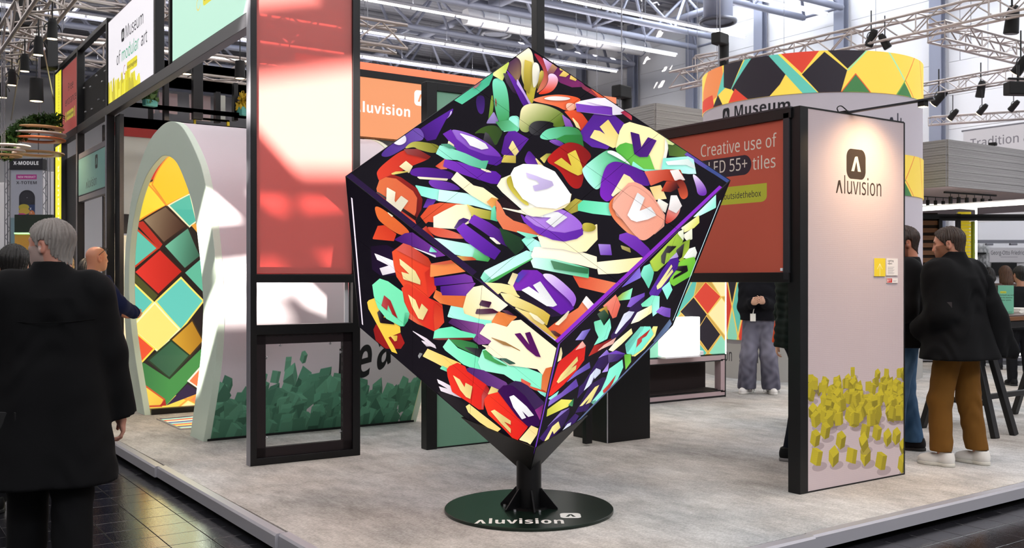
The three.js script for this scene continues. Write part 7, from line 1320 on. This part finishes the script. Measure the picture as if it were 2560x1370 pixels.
    mesh(o.topName || 'jacket', surface(f, ...bounds([sL, sR, eL, eR, wL, wR, v3(hip.x - 0.1 - fl, hem, -fl), v3(hip.x + 0.1 + fl, hem, fl), v3(neckB.x, neckTop, neckB.z)], 0.17 + e + fl), cell), cloth(o.top, o.topRough), t);
  }
  if (o.shirt) { const f = cone(neckB.clone().add(v3(0, -0.05, 0.0)), neckB.clone().add(v3(0, 0.045, lean * 0.2 - 0.012)), 0.085, 0.068), q = cone(neckB, neckB.clone().add(v3(0, 0.2, 0)), 0.062, 0.062); mesh('shirt_collar', surface((x, y, z) => Math.max(f(x, y, z), y - neckB.y - 0.04, neckB.y - 0.03 - y, y > neckB.y + 0.02 ? -q(x, y, z) : -1), ...bounds([neckB], 0.13), 0.007), cloth(o.shirt), t); }
  // shoes
  for (const [f, n] of [[fL, 'L'], [fR, 'R']]) {
    if (o.noShoes) break;
    const up = blend([ball(v3(0, 0.05, -0.045), 0.042, 0.06, 0.05), ball(v3(0, 0.04, 0.09), 0.047, 0.045, 0.085), cone(v3(0, 0.06, -0.03), v3(0, 0.05, 0.08), 0.04, 0.032), cone(v3(0, 0.06, -0.035), v3(0, 0.1, -0.035), 0.042, 0.043)], 0.03), hole = cone(v3(0, 0.1, -0.035), v3(0, 0.16, -0.035), 0.034, 0.036);
    const upper = surface((x, y, z) => Math.max(up(x, y, z), 0.018 - y, y - 0.115 - z * 0.12, -hole(x, y, z)), [-0.08, -0.01, -0.13], [0.08, 0.16, 0.2], 0.007), sole = surface((x, y, z) => Math.max(up(x, Math.max(y, 0.03), z) - 0.004, y - 0.026, 0.001 - y), [-0.085, -0.012, -0.13], [0.085, 0.05, 0.21], 0.007);
    const sh = mesh('shoe', upper, cloth(o.shoes || '#141416', 0.55), t, f[0], 0, f[1]); sh.rotation.y = f[2]; mesh('sole', sole, std(o.soles || 0x1a1a1c, 0.7), sh);
    if (o.laces) for (let i = 0; i < 4; i++) mesh('lace', moved(new THREE.CapsuleGeometry(0.0035, 0.03, 2, 6).rotateZ(Math.PI / 2), 0, 0.092 - i * 0.006, 0.03 + i * 0.018), std(o.laces, 0.8), sh);
  }
  return Object.assign(t, { headM: hm, neckB, wristL: wL, wristR: wR });
}
const yawTo = (dx, da) => Math.atan2(dx, -da);                          // turn that makes local +z look along (dx, da)
const yawPix = (right, away) => yawTo(right * 0.8231 + away * 0.5678, -right * 0.5678 + away * 0.8231);
{
  // man in the black coat, nearest, seen from behind with his head turned to the left
  const p = person('older grey-haired man in a long black coat, seen from behind at the left edge', 0.865, -0.12, 5.37, yawPix(-0.38, 1), 1.84, {
    skin: '#c08a78', hair: '#827c77', hair2: '#4a3c34', hairTone: (x, y, z, n) => Math.min(1, Math.max(0, 0.25 * n + Math.max(0, (0.09 - Math.hypot(x, y - 0.06)) * 6) * (z < -0.03 ? 1 : 0))), hairThick: 0.010, nape: -0.11, beard: '#b09a92', headYaw: 1.0, headPitch: 0.02, top: '#08080a', topName: 'coat', ease: 0.045, hem: 0.5, flare: 0.05, collar: 0.09, wrinkle: 0.006, trousers: '#0a0a0c', legEase: 0.03, cuff: 0.02, cuffY: 0.03, belly: 0.03, shoes: '#0c0c0e',
    handL: [0.31, 0.78, 0.06], handR: [-0.31, 0.8, 0.1], footL: [0.12, 0.1, 0.1], footR: [-0.1, -0.12, -0.1], cell: 0.011, headCell: 0.004, hairCell: 0.0045 });
  mesh('coat_seam', curveTube([v3(-0.2, 1.3, -0.125), v3(-0.1, 1.29, -0.165), v3(0, 1.288, -0.172), v3(0.1, 1.29, -0.165), v3(0.2, 1.3, -0.125)].map((q) => q), 0.0022, 20, 5), cloth('#050506'), p);
  const f = thing('document_folder', 'thin black folder held under the arm of the man in the black coat', 'folder', 0.60, 0.48, 5.30, 0.9); mesh('folder_cover', moved(rbox(0.02, 0.3, 0.22, 0.004), 0, 0.15, 0), M.blackMatt, f); mesh('folder_spine', moved(rbox(0.026, 0.3, 0.012, 0.004), 0, 0.15, 0.11), M.black, f);
}
{
  const p = person('bald man in a navy suit jacket with glasses on his head, beside the arch', 2.1, 0.0, 10.5, yawPix(0.75, 0.75), 1.76, {
    skin: '#b97e64', bald: true, hair: '#5a4a40', top: '#10183a', topName: 'suit_jacket', ease: 0.026, hem: 0.8, flare: 0.02, shirt: '#dfe3ea', trousers: '#121a34', shoes: '#6a3c1e', soles: 0x241810, handR: [-0.13, 1.09, 0.36], handL: [0.16, 1.08, 0.34], curlR: 0.9, curlL: 0.9, poleR: [-1, -0.4, -0.6], headYaw: 0.1, headCell: 0.005, footL: [0.12, 0.05, 0.3], footR: [-0.12, 0.0, -0.2] });
  const eyew = thing('eyeglasses', 'dark glasses pushed up on top of the bald man\'s head', 'glasses', 0, 0, 0); p.updateMatrixWorld(true);
  const m = p.matrixWorld.clone().multiply(p.headM); eyew.applyMatrix4(m);
  for (const s of [-1, 1]) { const r = mesh('lens_rim', new THREE.TorusGeometry(0.024, 0.0035, 6, 20), M.black, eyew, s * 0.032, 0.105, 0.076); r.rotation.x = -0.9; mesh('temple', tubeBetween(v3(s * 0.06, 0.1, 0.07), v3(s * 0.086, 0.035, -0.02), 0.003, 6), M.black, eyew); }
  mesh('bridge', tubeBetween(v3(-0.01, 0.108, 0.08), v3(0.01, 0.108, 0.08), 0.003, 6), M.black, eyew);
}
person('blonde woman with long hair seen from behind, between the two men at the left', 1.72, 0.0, 10.05, yawPix(-0.15, 1), 1.68, { female: true, skin: '#d8a890', hair: '#c8a878', hair2: '#8a6a48', long: 0.26, top: '#1a1a20', ease: 0.02, hem: 0.85, trousers: '#17171c', headCell: 0.006, cell: 0.016 });
person('dark-haired man with a white-edged dark collar, half hidden behind the man in the black coat', 0.93, -0.12, 7.2, yawPix(-0.25, 1), 1.76, { skin: '#c8967c', hair: '#17130f', hair2: '#080606', hairThick: 0.018, top: '#121218', ease: 0.03, hem: 0.8, collar: 0.03, shirt: '#e8e4e6', trousers: '#101014', headYaw: 0.15, headCell: 0.005, cell: 0.014, headX: 0.0 });
{
  const p = person('man in a black face mask at the left edge, facing the camera sideways', 0.98, -0.12, 9.0, yawPix(-0.85, -0.5), 1.74, { skin: '#c89a80', hair: '#2a1e14', hair2: '#120c08', hairThick: 0.02, top: '#20201f', ease: 0.03, hem: 0.84, trousers: '#15151a', headCell: 0.005, cell: 0.015 });
  const mk = headShape({}), q = surface((x, y, z) => Math.max(mk(x, y, z) - 0.006, -(z - 0.02), y + 0.005 - (z - 0.09) * 0.3, -0.115 - y), [-0.1, -0.14, 0], [0.1, 0.04, 0.14], 0.005); q.applyMatrix4(p.headM); mesh('face_mask', q, cloth('#0c0c0e'), p);
}
person('dark-haired visitor mostly hidden left of the blonde woman', 1.56, 0.0, 10.6, yawPix(0.3, 1), 1.72, { skin: '#b88468', hair: '#1c1410', hair2: '#0c0806', top: '#e2dcdc', ease: 0.02, hem: 0.86, trousers: '#1c1c22', headCell: 0.007, cell: 0.018 });
person('dark long-haired visitor squeezed between the bald man and the arch', 2.28, 0.0, 11.85, yawPix(-0.2, 1), 1.66, { female: true, skin: '#b88468', hair: '#171110', hair2: '#080606', long: 0.2, top: '#2a2a30', ease: 0.02, hem: 0.86, trousers: '#cfcac4', shoes: '#d8d4d0', headCell: 0.007, cell: 0.016 });
{
  // man with the mustard trousers: black jacket over the shoulders, looking left
  const p = person('bearded man in mustard trousers and white sneakers, black jacket over his shoulders', 7.04, 0.0, 4.18, yawPix(-0.5, 0.85), 1.82, {
    skin: '#c79078', hair: '#3f2e22', hair2: '#20160f', hairThick: 0.010, beard: '#93664e', headYaw: 0.5, headPitch: 0.14, headX: 0.02, lean: 0.03, top: '#0b0b0d', topName: 'jacket', ease: 0.06, hem: 0.8, flare: 0.05, collar: 0.115, wrinkle: 0.009, trousers: '#6e4a1c', legEase: 0.02, cuff: 0.018, cuffY: 0.11, wrinkle2: 1, shoes: '#d8d4ce', soles: 0xcac6bc, laces: 0xe6e2da,
    handL: [0.16, 1.0, 0.2], handR: [-0.2, 1.0, 0.18], hideL: true, hideR: true, poleL: [0.35, -0.4, -1], poleR: [-0.35, -0.4, -1], footL: [0.13, 0.04, 0.3], footR: [-0.17, -0.05, 0.1], cell: 0.011, headCell: 0.004, hairCell: 0.0045 });
  // the loose empty sleeve and back flap that swing out to the right
  const fl = blend([cone(v3(-0.21, 1.38, -0.08), v3(-0.3, 1.1, -0.12), 0.06, 0.07), cone(v3(-0.3, 1.1, -0.12), v3(-0.42, 0.84, -0.13), 0.07, 0.085), cone(v3(-0.2, 1.2, -0.12), v3(-0.27, 0.83, -0.14), 0.07, 0.075)], 0.07);
  mesh('empty_sleeve', surface((x, y, z) => Math.max(fl(x, y, z) + wrinkle(x, y, z, 0.007), 0.79 + (x + 0.42) * 0.12 - y), [-0.58, 0.7, -0.28], [-0.06, 1.5, 0.08], 0.012), cloth('#0b0b0d'), p);
  const badge = mesh('sleeve_badge', rbox(0.05, 0.055, 0.006, 0.003), cloth('#3a3638'), p, 0.262, 1.2, -0.11); badge.rotation.y = 2.3;
}
person('man in faded blue jeans and a black jacket, half hidden behind the fabric panel', 7.22, 0.0, 4.74, yawPix(-0.8, 0.3), 1.85, { skin: '#b97c62', hair: '#3a2418', hair2: '#1c120c', hairThick: 0.016, beard: '#7a4a38', top: '#0b0b0e', ease: 0.045, hem: 0.84, flare: 0.015, collar: 0.06, trousers: '#24425f', denim: '#5f80a2', legEase: 0.024, cuff: 0.016, cuffY: 0.07, shoes: '#171214', soles: 0x201c1c, handL: [0.2, 1.05, 0.25], handR: [-0.22, 1.05, 0.25], headYaw: 0.3, headPitch: 0.1, footL: [0.12, 0.1, 0.2], footR: [-0.1, -0.06, -0.1], headCell: 0.005 });
{
  const p = person('woman in wide grey jeans with frayed hems and white shoes, wearing a visitor badge', 9.44, 0.0, 8.24, yawPix(-0.25, -1), 1.7, { female: true, skin: '#d0a48c', hair: '#3a2a20', hair2: '#1c140e', long: 0.18, top: '#0e0e14', topName: 'jumper', ease: 0.03, hem: 0.96, trousers: '#3a3a46', denim: '#8a8898', legEase: 0.03, cuff: 0.05, cuffY: 0.06, shoes: '#e4e0dc', soles: 0xdad6d0, handL: [0.06, 1.2, 0.24], handR: [-0.07, 1.19, 0.24], headPitch: 0.2, footL: [0.16, 0.02, 0.3], footR: [-0.15, 0.03, -0.5], headCell: 0.006 });
  mesh('badge_card', rbox(0.07, 0.1, 0.006, 0.003), M.paper, p, -0.07, 1.0, 0.17); mesh('badge_strap', tubeBetween(v3(-0.07, 1.05, 0.17), v3(-0.03, 1.25, 0.15), 0.006, 6), M.paper, p);
  const fr = [cone(v3(0, 0, 0), v3(0, 0, 0), 0.1, 0.1)]; const rows = []; for (let i = 0; i < 60; i++) { const s = i & 1 ? 0.16 : -0.15, q = i * 0.21, r = 0.095; rows.push(tubeBetween(v3(s + r * Math.cos(q), 0.07, 0.02 + r * Math.sin(q)), v3(s + r * 1.08 * Math.cos(q + 0.1), 0.035 - 0.01 * (i % 3), 0.02 + r * 1.08 * Math.sin(q + 0.1)), 0.0016, 4)); }
  const m = mesh('frayed_hem', join(rows), cloth('#2a2a32'), p); m.userData.kind = 'stuff';
}
person('person in a dark green quilted puffer jacket and black trousers, standing behind the red sign', 6.3, 0.0, 5.05, yawPix(1, 0.15), 1.78, { skin: '#c08c74', hair: '#241a14', hair2: '#120c0a', top: '#12231f', topName: 'puffer_jacket', puff: true, ease: 0.045, hem: 0.88, collar: 0.05, wrinkle: 0.002, trousers: '#0e1420', legEase: 0.014, cuff: 0.008, shoes: '#101012', soles: 0x8a8a8c, laces: 0x3a3a3c, footL: [0.1, 0.16, 0.1], footR: [-0.1, -0.14, 0.0], handL: [0.2, 1.05, 0.24], handR: [-0.22, 1.06, 0.24], headCell: 0.006 });
person('person in an orange top with pale sleeves and grey-green trousers, behind the puffer jacket', 7.72, 0.0, 6.12, yawPix(0.2, 0.9), 1.7, { skin: '#c89a80', hair: '#4a3424', hair2: '#2a1c12', top: '#c84a22', topName: 'jumper', ease: 0.025, hem: 0.84, trousers: '#4a5a4a', legEase: 0.015, cuff: 0.006, shoes: '#dcd8d2', soles: 0xcfcbc4, headCell: 0.007, cell: 0.015 });
// distant visitors at the far right
person('young woman in a patterned top with dark hair, far right beyond the bar table', 15.57, -0.0, 8.69, yawPix(0.4, 1), 1.62, { female: true, skin: '#c8967c', hair: '#1a1412', hair2: '#0a0807', long: 0.08, top: '#8a7f84', ease: 0.02, hem: 0.84, trousers: '#b8a8a4', headCell: 0.008, cell: 0.02, eyes: false });
person('brown-haired visitor seen from behind, far right between the patterned top and the sign', 15.17, -0.0, 8.2, yawPix(0.1, 1), 1.64, { female: true, skin: '#c8967c', hair: '#5a3a24', hair2: '#2f1d12', long: 0.16, top: '#5a4a44', ease: 0.02, hem: 0.84, trousers: '#26262c', headCell: 0.008, cell: 0.02, eyes: false });
person('dark-haired person in black seen from behind at the right edge, beyond the table', 13.0, 0.0, 6.82, yawPix(0.1, 1), 1.6, { skin: '#a87860', hair: '#0e0c0c', hair2: '#060505', top: '#16171a', ease: 0.03, hem: 0.84, trousers: '#141418', headCell: 0.008, cell: 0.018, eyes: false });
person('man in a blue shirt with a pale bag, small at the far right edge', 18.96, -0.12, 10.0, yawPix(-0.7, 0.4), 1.74, { skin: '#8a5a44', hair: '#140f0d', hair2: '#070505', top: '#2a3a6a', ease: 0.02, hem: 0.84, trousers: '#20222c', headCell: 0.008, cell: 0.02, eyes: false });

renderer.render(scene, camera);
